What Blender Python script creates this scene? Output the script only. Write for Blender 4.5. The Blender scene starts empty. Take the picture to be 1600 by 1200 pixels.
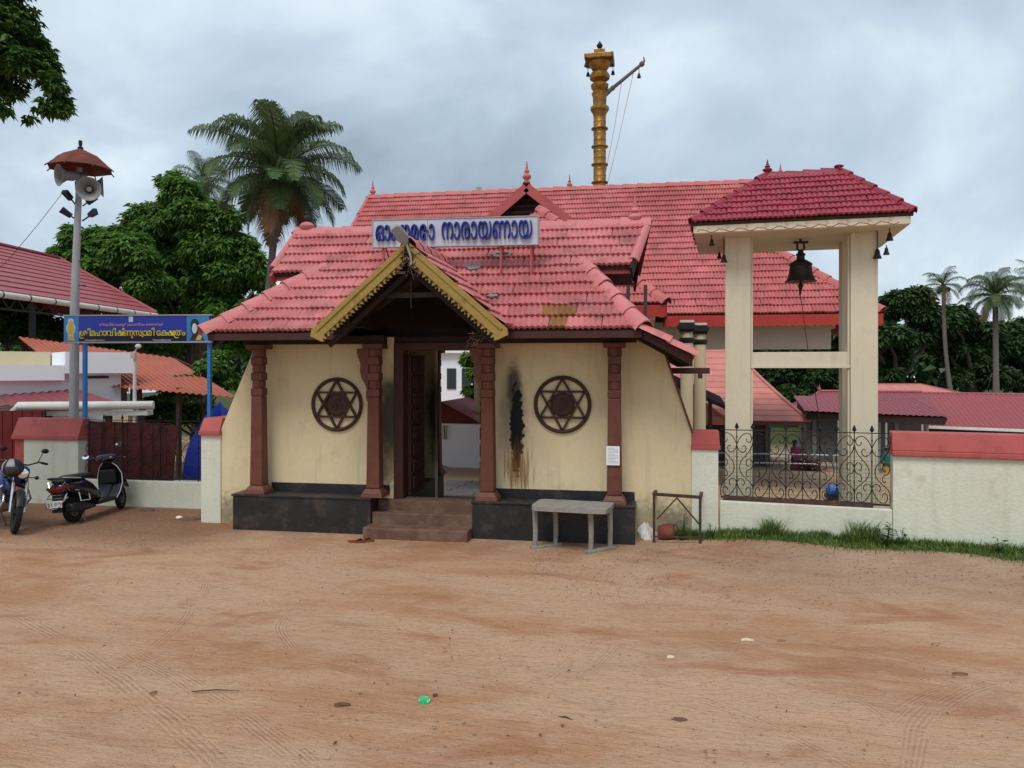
import bpy, bmesh, math, random
import numpy as np
from mathutils import Vector, Matrix, noise as mnoise
from mathutils.geometry import tessellate_polygon
random.seed(7); rng = np.random.default_rng(7)
scene = bpy.context.scene
COL = scene.collection
rad = math.radians

# ------------------------------------------------------------------ camera
F, YH, EYE, TH = 1209.0, 575.0, 2.4, rad(10)
RV = (math.cos(TH), math.sin(TH)); WV = (-math.sin(TH), math.cos(TH))
CX = 1.27*RV[0] - 11*WV[0]; CY = 1.27*RV[1] - 11*WV[1]
cam = bpy.data.cameras.new('camera'); cam.sensor_width = 36; cam.lens = F/1600*36
cam.shift_y = (YH-600)/1600; cam.clip_start = .05; cam.clip_end = 3000
camo = bpy.data.objects.new('camera', cam); COL.objects.link(camo)
camo.location = (CX, CY, EYE); camo.rotation_euler = (rad(90), 0, TH)
scene.camera = camo
# ------------------------------------------------------------------ sky and sun
SUN_EL, SUN_AZ = rad(57), rad(188)      # azimuth clockwise from +Y
world = bpy.data.worlds.new('World'); scene.world = world; world.use_nodes = True
def build_world():
    nt = world.node_tree; N = nt.nodes; L = nt.links; N.clear()
    out = N.new('ShaderNodeOutputWorld'); bg = N.new('ShaderNodeBackground'); bg.inputs[1].default_value = .1
    sky = N.new('ShaderNodeTexSky'); sky.sky_type = 'NISHITA'; sky.sun_disc = False
    sky.sun_elevation = SUN_EL; sky.sun_rotation = SUN_AZ; sky.air_density = 1.2; sky.dust_density = 2.0
    tc = N.new('ShaderNodeTexCoord'); sep = N.new('ShaderNodeSeparateXYZ'); L.new(tc.outputs['Generated'], sep.inputs[0])
    def m(op, a, b=None):
        n = N.new('ShaderNodeMath'); n.operation = op
        for i, v in enumerate((a, b)):
            if v is None: continue
            if isinstance(v, (int, float)): n.inputs[i].default_value = v
            else: L.new(v, n.inputs[i])
        return n.outputs[0]
    zz = m('ADD', m('MAXIMUM', sep.outputs[2], 0.0), .60)
    cb = N.new('ShaderNodeCombineXYZ'); L.new(m('DIVIDE', sep.outputs[0], zz), cb.inputs[0]); L.new(m('DIVIDE', sep.outputs[1], zz), cb.inputs[1])
    cb.inputs[2].default_value = 4.3
    n1 = N.new('ShaderNodeTexNoise'); n1.inputs['Scale'].default_value = 2.3; n1.inputs['Detail'].default_value = 8; n1.inputs['Roughness'].default_value = .5; n1.inputs['Distortion'].default_value = .35
    L.new(cb.outputs[0], n1.inputs['Vector'])
    r1 = N.new('ShaderNodeValToRGB'); e = r1.color_ramp.elements
    e[0].position = .34; e[0].color = (2.5, 3.05, 3.65, 1)
    e[1].position = .76; e[1].color = (8.0, 8.4, 8.6, 1)
    for p_, c_ in ((.45, (3.4, 4.2, 5.05, 1)), (.54, (4.3, 5.15, 6.0, 1)), (.64, (5.8, 6.55, 7.2, 1))): q = r1.color_ramp.elements.new(p_); q.color = c_
    L.new(n1.outputs[0], r1.inputs[0])
    mx = N.new('ShaderNodeMix'); mx.data_type = 'RGBA'; mx.inputs[0].default_value = .90
    L.new(sky.outputs[0], mx.inputs[6]); L.new(r1.outputs[0], mx.inputs[7])
    L.new(mx.outputs[2], bg.inputs[0]); L.new(bg.outputs[0], out.inputs[0])
build_world()
sun = bpy.data.lights.new('sun', 'SUN'); sun.energy = 1.5; sun.angle = rad(24); sun.color = (1, .96, .9)
suno = bpy.data.objects.new('sun', sun); COL.objects.link(suno)
sd = Vector((math.sin(SUN_AZ)*math.cos(SUN_EL), math.cos(SUN_AZ)*math.cos(SUN_EL), math.sin(SUN_EL)))
suno.rotation_euler = sd.to_track_quat('Z', 'Y').to_euler(); suno.location = (0, -20, 30)
vs = scene.view_settings; vs.view_transform = 'Standard'; vs.look = 'None'; vs.exposure = .50; vs.gamma = 1; vs.use_curve_mapping = False

# ------------------------------------------------------------------ helpers: pixels to places
def ray(px, py):
    a = (px-800)/F; return (WV[0]+a*RV[0], WV[1]+a*RV[1], (YH-py)/F)
def PY(px, py, Y):
    r = ray(px, py); t = (Y-CY)/r[1]; return Vector((CX+t*r[0], Y, EYE+t*r[2]))
def PZ(px, py, Z):
    r = ray(px, py); t = (Z-EYE)/r[2]; return Vector((CX+t*r[0], CY+t*r[1], Z))
def PD(px, py, D):
    r = ray(px, py); return Vector((CX+D*r[0], CY+D*r[1], EYE+D*r[2]))
def proj(p):
    x = (p[0]-CX)*RV[0]+(p[1]-CY)*RV[1]; d = (p[0]-CX)*WV[0]+(p[1]-CY)*WV[1]
    return 800+F*x/d, YH-F*(p[2]-EYE)/d, d
def sstep(a, b, x):
    t = min(1, max(0, (x-a)/(b-a))); return t*t*(3-2*t)
# line of the right-hand compound wall
WA = rad(-8.5); WDX, WDY = math.cos(WA), math.sin(WA); W0 = (4.12, .42)
def wall_pt(s, off=0): return Vector((W0[0]+s*WDX-off*WDY, W0[1]+s*WDY+off*WDX, 0))
def wall_s(px):      # where the ray through column px meets the wall line
    r = ray(px, YH); # C + t r = W0 + s d
    det = r[0]*(-WDY)+WDX*r[1]; bx, by = W0[0]-CX, W0[1]-CY
    t = (bx*(-WDY)+WDX*by)/det
    return (CX+t*r[0]-W0[0])*WDX+(CY+t*r[1]-W0[1])*WDY
def ground_z(x, y):
    line = (1.50 if x < -3.7 else .42) if x < W0[0] else W0[1]+(x-W0[0])*math.tan(WA)
    z = 0.0
    if y < -2.5: z += .05*(-2.5-y) if y > -13 else .525
    d = y-line-.35
    if d > 0: z -= .062*min(d, 34) + .12*sstep(0, 1.2, d)
    if x > 3 and d < 0: z += .13*sstep(3.2, 4.6, x)*sstep(-1.6, -.5, d)
    return z

# ------------------------------------------------------------------ materials
MATS = {}
def node(N, t, **kw):
    n = N.new(t)
    for k, v in kw.items(): setattr(n, k, v)
    return n
def pbr(name, col, rough=.7, var=.12, scale=3., bump=.0, bscale=40., dirt=None, dscale=1.5, dlo=.5, dhi=.75, metal=0., rnd=0., spec=.35, col2=None, fine=0., streak=0., scol=(.30, .26, .19)):
    if name in MATS: return MATS[name]
    m = bpy.data.materials.new(name); m.use_nodes = True; nt = m.node_tree; N = nt.nodes; L = nt.links
    b = N['Principled BSDF']; b.inputs['Roughness'].default_value = rough; b.inputs['Metallic'].default_value = metal
    b.inputs['Specular IOR Level'].default_value = spec
    geo = N.new('ShaderNodeNewGeometry')
    def nz(sc, det=5, ro=.55):
        n = N.new('ShaderNodeTexNoise'); n.inputs['Scale'].default_value = sc; n.inputs['Detail'].default_value = det; n.inputs['Roughness'].default_value = ro
        L.new(geo.outputs['Position'], n.inputs['Vector']); return n.outputs[0]
    def ramp(x, a, b_, lo=0., hi=1.):
        n = N.new('ShaderNodeMapRange'); n.inputs[1].default_value = a; n.inputs[2].default_value = b_; n.inputs[3].default_value = lo; n.inputs[4].default_value = hi
        L.new(x, n.inputs[0]); return n.outputs[0]
    def mix(f, a, b_, t='MIX'):
        n = N.new('ShaderNodeMix'); n.data_type = 'RGBA'; n.blend_type = t
        for i, v in ((0, f), (6, a), (7, b_)):
            if hasattr(v, 'node'): L.new(v, n.inputs[i])
            elif i == 0: n.inputs[0].default_value = v
            else: n.inputs[i].default_value = (*v, 1)
        return n.outputs[2]
    def scale_col(c, f):
        h = N.new('ShaderNodeHueSaturation'); L.new(f, h.inputs['Value'])
        if hasattr(c, 'node'): L.new(c, h.inputs['Color'])
        else: h.inputs['Color'].default_value = (*c, 1)
        return h.outputs[0]
    c = col
    if col2 is not None: c = mix(ramp(nz(scale*.6, 6), .38, .64), col, col2)
    if var: c = scale_col(c, ramp(nz(scale), .25, .75, 1-var, 1+var))
    if fine: c = scale_col(c, ramp(nz(scale*14, 3), .25, .75, 1-fine, 1+fine))
    if rnd:
        oi = N.new('ShaderNodeObjectInfo'); at = N.new('ShaderNodeAttribute'); at.attribute_name = 'rnd'
        ad = N.new('ShaderNodeMath'); ad.operation = 'ADD'; L.new(oi.outputs['Random'], ad.inputs[0]); L.new(at.outputs['Fac'], ad.inputs[1])
        fr = N.new('ShaderNodeMath'); fr.operation = 'FRACT'; L.new(ad.outputs[0], fr.inputs[0])
        c = scale_col(c, ramp(fr.outputs[0], 0, 1, 1-rnd, 1+rnd))
    if streak:
        mp = N.new('ShaderNodeMapping'); mp.inputs['Scale'].default_value = (7, 7, .55); L.new(geo.outputs['Position'], mp.inputs[0])
        n = N.new('ShaderNodeTexNoise'); n.inputs['Scale'].default_value = 1; n.inputs['Detail'].default_value = 7; n.inputs['Roughness'].default_value = .65; L.new(mp.outputs[0], n.inputs['Vector'])
        c = mix(ramp(n.outputs[0], .54, .78, 0, streak), c, scol)
    if dirt is not None: c = mix(ramp(nz(dscale, 8, .62), dlo, dhi, 0, .85), c, dirt)
    if hasattr(c, 'node'): L.new(c, b.inputs['Base Color'])
    else: b.inputs['Base Color'].default_value = (*c, 1)
    if bump:
        bp = N.new('ShaderNodeBump'); bp.inputs['Strength'].default_value = bump; bp.inputs['Distance'].default_value = .02
        L.new(nz(bscale, 6, .6), bp.inputs['Height']); L.new(bp.outputs[0], b.inputs['Normal'])
    MATS[name] = m; return m
def M(n): return MATS[n]
pbr('tile_pink', (.56, .200, .200), .55, .10, 1.2, .25, 55, dirt=(.20, .075, .065), dscale=2.6, dlo=.51, dhi=.76, rnd=.12, col2=(.45, .130, .125), fine=.08, spec=.25)
pbr('tile_hall', (.52, .155, .150), .55, .10, 1.0, .2, 55, dirt=(.20, .07, .06), dscale=2.0, dlo=.50, dhi=.78, rnd=.11, col2=(.41, .10, .095), fine=.08, spec=.25)
pbr('tile_tower', (.30, .040, .058), .42, .10, 1.5, .2, 55, dirt=(.33, .19, .18), dscale=7., dlo=.64, dhi=.80, rnd=.15, fine=.08, spec=.35)
pbr('tile_brown', (.24, .10, .038), .75, .2, 9, .2, 60, rnd=.12)
pbr('ridge_pink', (.55, .18, .175), .6, .12, 2.5, .3, 30, dirt=(.22, .08, .07), dscale=5, dlo=.54, dhi=.78, rnd=.08)
pbr('ridge_hall', (.50, .135, .125), .6, .12, 2.5, .3, 30, dirt=(.2, .07, .06), dscale=5, dlo=.54, dhi=.78, rnd=.08)
pbr('ridge_tower', (.24, .027, .043), .45, .12, 2.5, .2, 30, rnd=.08)
pbr('red_oxide', (.40, .088, .080), .6, .10, 3, .2, 25, dirt=(.26, .05, .045), dscale=4, dlo=.55, dhi=.8, spec=.3)
pbr('red_paint', (.38, .035, .025), .5, .1, 3, .1, 25)
pbr('dark_timber', (.020, .009, .007), .7, .25, 6, .3, 40)
pbr('roof_under', (.05, .025, .018), .8, .25, 6)
pbr('pillar_brown', (.130, .043, .025), .55, .18, 7, .25, 50, dirt=(.10, .028, .015), dscale=6, dlo=.5, dhi=.75, spec=.35)
pbr('door_wood', (.050, .015, .011), .6, .2, 8, .2, 60)
pbr('cream_tower', (.60, .545, .405), .7, .05, 1.5, .12, 40, dirt=(.45, .40, .30), dscale=3, dlo=.56, dhi=.82, fine=.03, streak=.4)
pbr('cream_hall', (.58, .48, .30), .7, .06, 1.5)
pbr('pale_ceiling', (.62, .55, .48), .8, .05, 1.5)
pbr('wall_pale', (.63, .64, .52), .8, .06, 1.3, .35, 28, dirt=(.42, .37, .24), dscale=2.2, dlo=.56, dhi=.80, fine=.04, streak=.32)
pbr('black_plinth', (.017, .017, .019), .42, .3, 4, .3, 18, dirt=(.075, .06, .05), dscale=3.5, dlo=.5, dhi=.75, spec=.4)
pbr('step_brown', (.13, .065, .045), .7, .2, 6, .4, 30, dirt=(.22, .15, .10), dscale=5, dlo=.45, dhi=.75)
pbr('gold_board', (.33, .215, .045), .45, .2, 6, .35, 50, dirt=(.16, .10, .025), dscale=6, dlo=.5, dhi=.72, spec=.45)
pbr('brass_mast', (.36, .19, .04), .45, .2, 6, .3, 30, metal=.6, dirt=(.11, .055, .02), dscale=4, dlo=.42, dhi=.66)
pbr('bronze', (.035, .026, .020), .45, .25, 8, .2, 40, metal=.5)
pbr('brass_small', (.32, .19, .06), .4, .2, 8, metal=.7)
pbr('medallion', (.052, .021, .014), .6, .25, 10, .3, 40)
pbr('iron_black', (.015, .014, .014), .6, .2, 10, spec=.3)
pbr('iron_rust', (.055, .030, .022), .75, .3, 12, .3, 50, dirt=(.13, .05, .025), dscale=12, dlo=.5, dhi=.7)
pbr('rust_cap', (.15, .035, .02), .75, .3, 5, .2, 30, dirt=(.06, .02, .015), dscale=4, dlo=.45, dhi=.7)
pbr('paint_flake', (.55, .52, .45), .8, .1, 8)
pbr('maroon_sheet', (.085, .012, .012), .55, .15, 3, .1, 20, dirt=(.05, .012, .012), dscale=4, dlo=.5, dhi=.75)
pbr('maroon_fence', (.16, .018, .016), .6, .15, 3)
pbr('galvanised', (.38, .39, .40), .45, .1, 5, metal=.35)
pbr('horn_grey', (.24, .25, .26), .5, .1, 5)
pbr('blue_post', (.035, .20, .48), .5, .12, 4, dirt=(.03, .10, .22), dscale=6, dlo=.55, dhi=.75)
pbr('banner_blue', (.022, .045, .36), .45, .15, 1.5)
pbr('banner_sky', (.05, .21, .48), .45, .25, 5)
pbr('banner_dark', (.006, .007, .045), .45, .2, 2)
pbr('text_yellow', (.72, .58, .045), .5, .08, 12)
pbr('text_pink', (.62, .34, .52), .5, .05, 12)
pbr('text_white', (.70, .70, .68), .5, .03, 12)
pbr('print_gold', (.55, .42, .10), .5, .4, 22)
pbr('print_pale', (.50, .60, .66), .5, .12, 14)
pbr('print_dark', (.02, .025, .035), .5, .2, 14)
pbr('sign_grey', (.50, .51, .57), .5, .04, 2, dirt=(.40, .40, .43), dscale=3, dlo=.5, dhi=.8)
pbr('sign_blue', (.008, .018, .24), .35, .1, 5, spec=.4)
pbr('bracket_grey', (.32, .33, .34), .5, .05, 5)
pbr('stone_table', (.30, .28, .25), .8, .2, 6, .5, 30, dirt=(.15, .135, .12), dscale=6, dlo=.45, dhi=.7)
pbr('paper', (.74, .76, .80), .7, .03, 6)
pbr('ink', (.35, .38, .45), .7, 0)
pbr('white_wash', (.80, .82, .86), .8, .05, 1, dirt=(.55, .56, .56), dscale=1.2, dlo=.55, dhi=.85)
pbr('white_pipe', (.70, .68, .62), .5, .08, 3)
pbr('window_dark', (.03, .035, .04), .25, .1, 3, spec=.5)
pbr('sheet_red', (.31, .072, .078), .5, .10, .8, dirt=(.22, .06, .06), dscale=.8, dlo=.5, dhi=.8)
pbr('sheet_maroon', (.24, .052, .062), .5, .10, .8, dirt=(.20, .04, .045), dscale=.8, dlo=.5, dhi=.8)
pbr('sheet_orange', (.40, .105, .058), .55, .12, .9, dirt=(.27, .07, .045), dscale=1, dlo=.5, dhi=.8)
pbr('course_red', (.56, .215, .180), .6, .10, 1.5, dirt=(.46, .16, .13), dscale=1.2, dlo=.5, dhi=.8, rnd=.08)
pbr('stone_dark', (.085, .085, .088), .7, .25, 2, .3, 10)
pbr('stone_step', (.16, .155, .15), .8, .2, 2, .3, 10)
pbr('step_sand', (.30, .21, .13), .85, .2, 2)
pbr('steel', (.55, .56, .58), .3, .03, 4, metal=.8)
pbr('tarp_blue', (.010, .035, .32), .4, .2, 3, .1, 12)
pbr('plastic_blue', (.02, .14, .55), .4, .1, 3)
pbr('tyre', (.012, .012, .013), .85, .2, 12)
pbr('scooter_black', (.006, .007, .010), .16, .1, 5, spec=.5)
pbr('plastic_black', (.012, .012, .013), .5, .15, 10)
pbr('bike_blue', (.012, .025, .11), .18, .1, 5, spec=.5)
pbr('chrome', (.62, .63, .65), .15, .05, 6, metal=.95)
pbr('engine_metal', (.20, .20, .20), .45, .2, 10, metal=.5)
pbr('mirror_glass', (.80, .84, .88), .06, 0, metal=1.0)
pbr('tail_red', (.10, .008, .012), .2, .05, 8, spec=.5)
pbr('silver_trim', (.55, .56, .58), .3, .05, 8, metal=.4)
pbr('plate_white', (.66, .66, .64), .5, .05, 10)
pbr('seat_vinyl', (.012, .012, .013), .55, .15, 14, .2, 60)
pbr('skin', (.18, .085, .045), .6, .05, 8)
pbr('hair', (.008, .006, .006), .5, .1, 20)
pbr('cloth_magenta', (.17, .018, .075), .8, .2, 12)
pbr('cloth_green', (.015, .13, .12), .8, .2, 12)
pbr('cloth_orange', (.50, .24, .035), .8, .15, 12)
pbr('cloth_white', (.62, .60, .58), .85, .2, 14)
pbr('pot_pink', (.48, .22, .19), .7, .15, 8)
pbr('bird_dark', (.02, .021, .025), .6, .2, 20)
pbr('plastic_green', (.035, .42, .15), .25, .15, 30, spec=.5)
pbr('cement', (.22, .20, .18), .9, .15, 12, .4, 40)
pbr('clay_pot', (.21, .055, .035), .75, .2, 10)
pbr('lamp_white', (.75, .75, .72), .3, 0)
pbr('trunk_grey', (.13, .115, .095), .9, .25, 9, .5, 25)
pbr('trunk_bark', (.07, .055, .042), .9, .3, 6, .5, 20)
pbr('pebble', (.27, .17, .115), .9, .3, 30, rnd=.35)
pbr('dry_leaf', (.17, .085, .04), .8, .3, 20, rnd=.4)
pbr('pale_leaf', (.60, .50, .33), .7, .15, 30)
pbr('twig', (.08, .045, .028), .85, .2, 30)

def leaf_mat(name, c1, c2, trans=.22, rough=.5):
    m = bpy.data.materials.new(name); m.use_nodes = True; nt = m.node_tree; N = nt.nodes; L = nt.links
    b = N['Principled BSDF']; b.inputs['Roughness'].default_value = rough; b.inputs['Specular IOR Level'].default_value = .3
    at = N.new('ShaderNodeAttribute'); at.attribute_name = 'rnd'
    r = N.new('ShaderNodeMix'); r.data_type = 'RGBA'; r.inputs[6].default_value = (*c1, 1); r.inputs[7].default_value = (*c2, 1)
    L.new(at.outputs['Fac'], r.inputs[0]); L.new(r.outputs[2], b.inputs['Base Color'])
    t = N.new('ShaderNodeBsdfTranslucent'); L.new(r.outputs[2], t.inputs[0])
    ms = N.new('ShaderNodeMixShader'); ms.inputs[0].default_value = trans
    L.new(b.outputs[0], ms.inputs[1]); L.new(t.outputs[0], ms.inputs[2]); L.new(ms.outputs[0], N['Material Output'].inputs[0])
    MATS[name] = m; return m
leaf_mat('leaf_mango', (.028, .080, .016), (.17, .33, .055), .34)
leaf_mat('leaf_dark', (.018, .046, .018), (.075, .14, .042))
leaf_mat('leaf_near', (.025, .070, .014), (.11, .22, .040), .3)
leaf_mat('frond_green', (.030, .065, .022), (.11, .165, .055), .2)
leaf_mat('frond_dry', (.13, .065, .030), (.22, .13, .055), .15)
leaf_mat('grass_blade', (.065, .13, .025), (.19, .28, .065), .3)
leaf_mat('weed_leaf', (.020, .065, .015), (.06, .13, .03))
leaf_mat('plant_red', (.07, .012, .015), (.16, .03, .03))

def gate_wall_mat():
    m = pbr('cream_gate', (.67, .56, .345), .78, .05, 1.1, .14, 45, dirt=(.42, .33, .19), dscale=2.4, dlo=.57, dhi=.82, fine=.04, streak=.45)
    nt = m.node_tree; N = nt.nodes; L = nt.links; b = N['Principled BSDF']
    src = b.inputs['Base Color'].links[0].from_socket
    geo = N.new('ShaderNodeNewGeometry'); sep = N.new('ShaderNodeSeparateXYZ'); L.new(geo.outputs['Position'], sep.inputs[0])
    nz = N.new('ShaderNodeTexNoise'); nz.inputs['Scale'].default_value = 5; nz.inputs['Detail'].default_value = 6; L.new(geo.outputs['Position'], nz.inputs['Vector'])
    nf = N.new('ShaderNodeTexNoise'); nf.inputs['Scale'].default_value = 16; nf.inputs['Detail'].default_value = 6; L.new(geo.outputs['Position'], nf.inputs['Vector'])
    def mm(op, *a):
        n = N.new('ShaderNodeMath'); n.operation = op
        for i, v in enumerate(a):
            if isinstance(v, (int, float)): n.inputs[i].default_value = v
            else: L.new(v, n.inputs[i])
        return n.outputs[0]
    wob = mm('MULTIPLY', mm('SUBTRACT', nz.outputs[0], .5), .75)
    wobf = mm('MULTIPLY', mm('SUBTRACT', nf.outputs[0], .5), 1.5)
    def blob(cx, cz, rx, rz, soft, w=None):
        dx = mm('DIVIDE', mm('SUBTRACT', sep.outputs[0], cx), rx); dz = mm('DIVIDE', mm('SUBTRACT', sep.outputs[2], cz), rz)
        d = mm('SQRT', mm('ADD', mm('MULTIPLY', dx, dx), mm('MULTIPLY', dz, dz)))
        d = mm('ADD', d, wob if w is None else w)
        n = N.new('ShaderNodeMapRange'); n.interpolation_type = 'SMOOTHSTEP'; n.inputs[1].default_value = 1-soft; n.inputs[2].default_value = 1+soft; n.inputs[3].default_value = 1; n.inputs[4].default_value = 0
        L.new(d, n.inputs[0]); return n.outputs[0]
    def mix(f, a, c):
        n = N.new('ShaderNodeMix'); n.data_type = 'RGBA'; L.new(f, n.inputs[0]); L.new(a, n.inputs[6]); n.inputs[7].default_value = (*c, 1); return n.outputs[2]
    c = src
    lc = PY(806, 660, .42); tx = lc.x
    c = mix(mm('MULTIPLY', blob(tx-.06, 1.70, .19, .60, .6), .60), c, (.06, .05, .04))     # soot haze
    c = mix(mm('MULTIPLY', blob(tx-.02, 2.10, .10, .38, .5), .85), c, (.03, .025, .02))
    c = mix(blob(tx+.015, 1.52, .095, .62, .10, wobf), c, (.006, .005, .005))     # burnt streak
    mp = N.new('ShaderNodeMapping'); mp.inputs['Scale'].default_value = (26, 26, 1.6); L.new(geo.outputs['Position'], mp.inputs[0])
    nd = N.new('ShaderNodeTexNoise'); nd.inputs['Scale'].default_value = 1; nd.inputs['Detail'].default_value = 4; L.new(mp.outputs[0], nd.inputs['Vector'])
    wd_ = mm('MULTIPLY', mm('SUBTRACT', nd.outputs[0], .42), 3.0)
    c = mix(mm('MULTIPLY', blob(tx+.03, .95, .22, .36, .4, wd_), .8), c, (.20, .085, .018))
    ls = PY(605, 640, .42)
    c = mix(mm('MULTIPLY', blob(ls.x+.05, 1.65, .22, .65, .5), .95), c, (.03, .025, .02))
    c = mix(mm('MULTIPLY', blob(ls.x+.02, .95, .10, .30, .4, wobf), .6), c, (.10, .06, .02))
    for cx, cz in ((-2.9, 0.15), (-3.5, .1), (3.2, .2), (3.8, .2)):
        c = mix(mm('MULTIPLY', blob(cx, cz, .5, .30, .5, wobf), .5), c, (.13, .12, .08))
    L.new(c, b.inputs['Base Color'])
gate_wall_mat()

def ground_mat():
    m = bpy.data.materials.new('sand_ground'); m.use_nodes = True; nt = m.node_tree; N = nt.nodes; L = nt.links; MATS['sand_ground'] = m
    b = N['Principled BSDF']; b.inputs['Roughness'].default_value = .95; b.inputs['Specular IOR Level'].default_value = .12
    geo = N.new('ShaderNodeNewGeometry'); pos = geo.outputs['Position']
    sep = N.new('ShaderNodeSeparateXYZ'); L.new(pos, sep.inputs[0])
    def mm(op, *a):
        n = N.new('ShaderNodeMath'); n.operation = op
        for i, v in enumerate(a):
            if isinstance(v, (int, float)): n.inputs[i].default_value = v
            else: L.new(v, n.inputs[i])
        return n.outputs[0]
    def nz(sc, det=6, ro=.55, stretch=None, dist=0, rot=0):
        n = N.new('ShaderNodeTexNoise'); n.inputs['Scale'].default_value = sc; n.inputs['Detail'].default_value = det; n.inputs['Roughness'].default_value = ro; n.inputs['Distortion'].default_value = dist
        if stretch:
            mp = N.new('ShaderNodeMapping'); mp.inputs['Scale'].default_value = stretch; mp.inputs['Rotation'].default_value = (0, 0, rot); L.new(pos, mp.inputs[0]); L.new(mp.outputs[0], n.inputs['Vector'])
        else: L.new(pos, n.inputs['Vector'])
        return n.outputs[0]
    def rmp(x, a, c, lo=0., hi=1.):
        n = N.new('ShaderNodeMapRange'); n.interpolation_type = 'SMOOTHSTEP'
        for i, v in ((1, a), (2, c), (3, lo), (4, hi)): n.inputs[i].default_value = v
        L.new(x, n.inputs[0]); return n.outputs[0]
    def mix(f, a, c):
        n = N.new('ShaderNodeMix'); n.data_type = 'RGBA'
        for i, v in ((0, f), (6, a), (7, c)):
            if hasattr(v, 'node'): L.new(v, n.inputs[i])
            else: n.inputs[i].default_value = (*v, 1)
        return n.outputs[2]
    big = nz(.55, 6, .6, (.6, 1.25, 1), .4); mid = nz(2.2, 7, .62, (.7, 1.3, 1), .5, rad(10)); grain = nz(90, 4, .7); streak = nz(5, 7, .68, (.55, 2.0, 1), .9, rad(10))
    c = mix(rmp(big, .42, .62), (.64, .395, .245), (.53, .278, .152))
    c = mix(mm('MULTIPLY', rmp(mid, .46, .66), .55), c, (.61, .40, .27))
    c = mix(mm('MULTIPLY', rmp(streak, .52, .70), .38), c, (.37, .19, .11))
    grv = mm('MULTIPLY', rmp(sep.outputs[1], -3.2, -.6), rmp(sep.outputs[0], 1.5, 5.5))
    c = mix(mm('MULTIPLY', grv, .6), c, (.42, .32, .245))
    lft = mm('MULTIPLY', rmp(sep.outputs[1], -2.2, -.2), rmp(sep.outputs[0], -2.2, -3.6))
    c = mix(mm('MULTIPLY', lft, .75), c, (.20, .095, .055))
    nr = mm('MULTIPLY', rmp(sep.outputs[1], -1.6, .1), rmp(nz(1.3, 5), .35, .6))
    c = mix(mm('MULTIPLY', nr, .35), c, (.20, .12, .08))
    inn = rmp(sep.outputs[1], 1.0, 2.5)
    c = mix(mm('MULTIPLY', rmp(nz(.9, 6, .6, (.8, 1.6, 1), .8), .52, .70), .65), c, (.40, .165, .078))
    c = mix(inn, c, (.50, .36, .235))
    c = mix(rmp(sep.outputs[1], 30, 40), c, (.045, .065, .022))
    c = mix(mm('MULTIPLY', rmp(nz(22, 5, .7, (.7, 1.5, 1)), .52, .68), .42), c, (.29, .145, .08))
    c = mix(mm('MULTIPLY', rmp(nz(34, 4, .7), .60, .72), .40), c, (.66, .46, .32))
    scr = nz(9, 6, .7, (.30, 3.6, 1), 1.6, rad(14)); scr2 = nz(16, 5, .7, (.35, 3.0, 1), 1.8, rad(-4))
    c = mix(mm('MULTIPLY', rmp(scr, .58, .66), .50), c, (.28, .14, .08))
    c = mix(mm('MULTIPLY', rmp(scr2, .60, .68), .42), c, (.30, .155, .09))
    c = mix(mm('MULTIPLY', rmp(grain, .55, .70), .45), c, (.17, .085, .05))
    c = mix(mm('MULTIPLY', rmp(nz(45, 3, .6), .64, .70), .75), c, (.10, .05, .03))
    # tyre tracks: ridged arcs pressed into the sand
    trk = None; wob = mm('MULTIPLY', mm('SUBTRACT', nz(.8, 2), .5), .16); brk = rmp(nz(5, 4, .65), .38, .52)
    def gp(px, py):
        z = .2
        for _ in range(6): p = PZ(px, py, z); z = ground_z(p.x, p.y)
        return p
    for i, (p, q, bul, w) in enumerate((((110, 1015), (345, 1200), .02, .10), ((200, 1018), (490, 1200), .02, .11), ((-20, 945), (105, 1005), .0, .09), ((243, 885), (262, 958), .2, .08), ((160, 1062), (300, 945), -.05, .06), ((497, 930), (468, 1018), -.12, .06),
        ((1090, 1092), (1335, 1205), .06, .07), ((1560, 1062), (1415, 1205), -.08, .08), ((1325, 1085), (1392, 1135), .1, .07), ((1390, 1135), (1560, 1066), .1, .07), ((925, 1005), (855, 1062), .0, .07), ((968, 1003), (912, 1062), .0, .06), ((1340, 1000), (1600, 1095), .03, .06))):
        A, B = gp(*p), gp(*q); dx, dy = B.x-A.x, B.y-A.y; L_ = math.hypot(dx, dy); dx /= L_; dy /= L_
        rx = mm('SUBTRACT', sep.outputs[0], A.x); ry = mm('SUBTRACT', sep.outputs[1], A.y)
        s_ = mm('DIVIDE', mm('ADD', mm('MULTIPLY', rx, dx), mm('MULTIPLY', ry, dy)), L_)
        t_ = mm('ADD', mm('SUBTRACT', mm('SUBTRACT', mm('MULTIPLY', ry, dx), mm('MULTIPLY', rx, dy)), mm('MULTIPLY', mm('MULTIPLY', s_, mm('SUBTRACT', 1., s_)), 4*bul*L_)), wob)
        wv = mm('SINE', mm('MULTIPLY', t_, 2*math.pi/(.030 if i % 2 else .038)))
        msk = mm('MULTIPLY', mm('MULTIPLY', rmp(mm('ABSOLUTE', t_), w, w*.8), rmp(mm('ABSOLUTE', mm('SUBTRACT', s_, .5)), .5, .44)), brk)
        t = mm('MULTIPLY', wv, msk); trk = t if trk is None else mm('ADD', trk, t)
    c = mix(mm('MULTIPLY', rmp(trk, -.15, -.9), .24), c, (.25, .12, .07))
    c = mix(mm('MULTIPLY', rmp(trk, .15, .9), .14), c, (.64, .44, .30))
    L.new(c, b.inputs['Base Color'])
    h = mm('ADD', mm('MULTIPLY', trk, .006), mm('ADD', mm('MULTIPLY', grain, .006), mm('ADD', mm('ADD', mm('MULTIPLY', streak, .035), mm('MULTIPLY', scr, -.03)), mm('MULTIPLY', nz(14, 5, .78, (1, 1.8, 1)), .045))))
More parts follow.
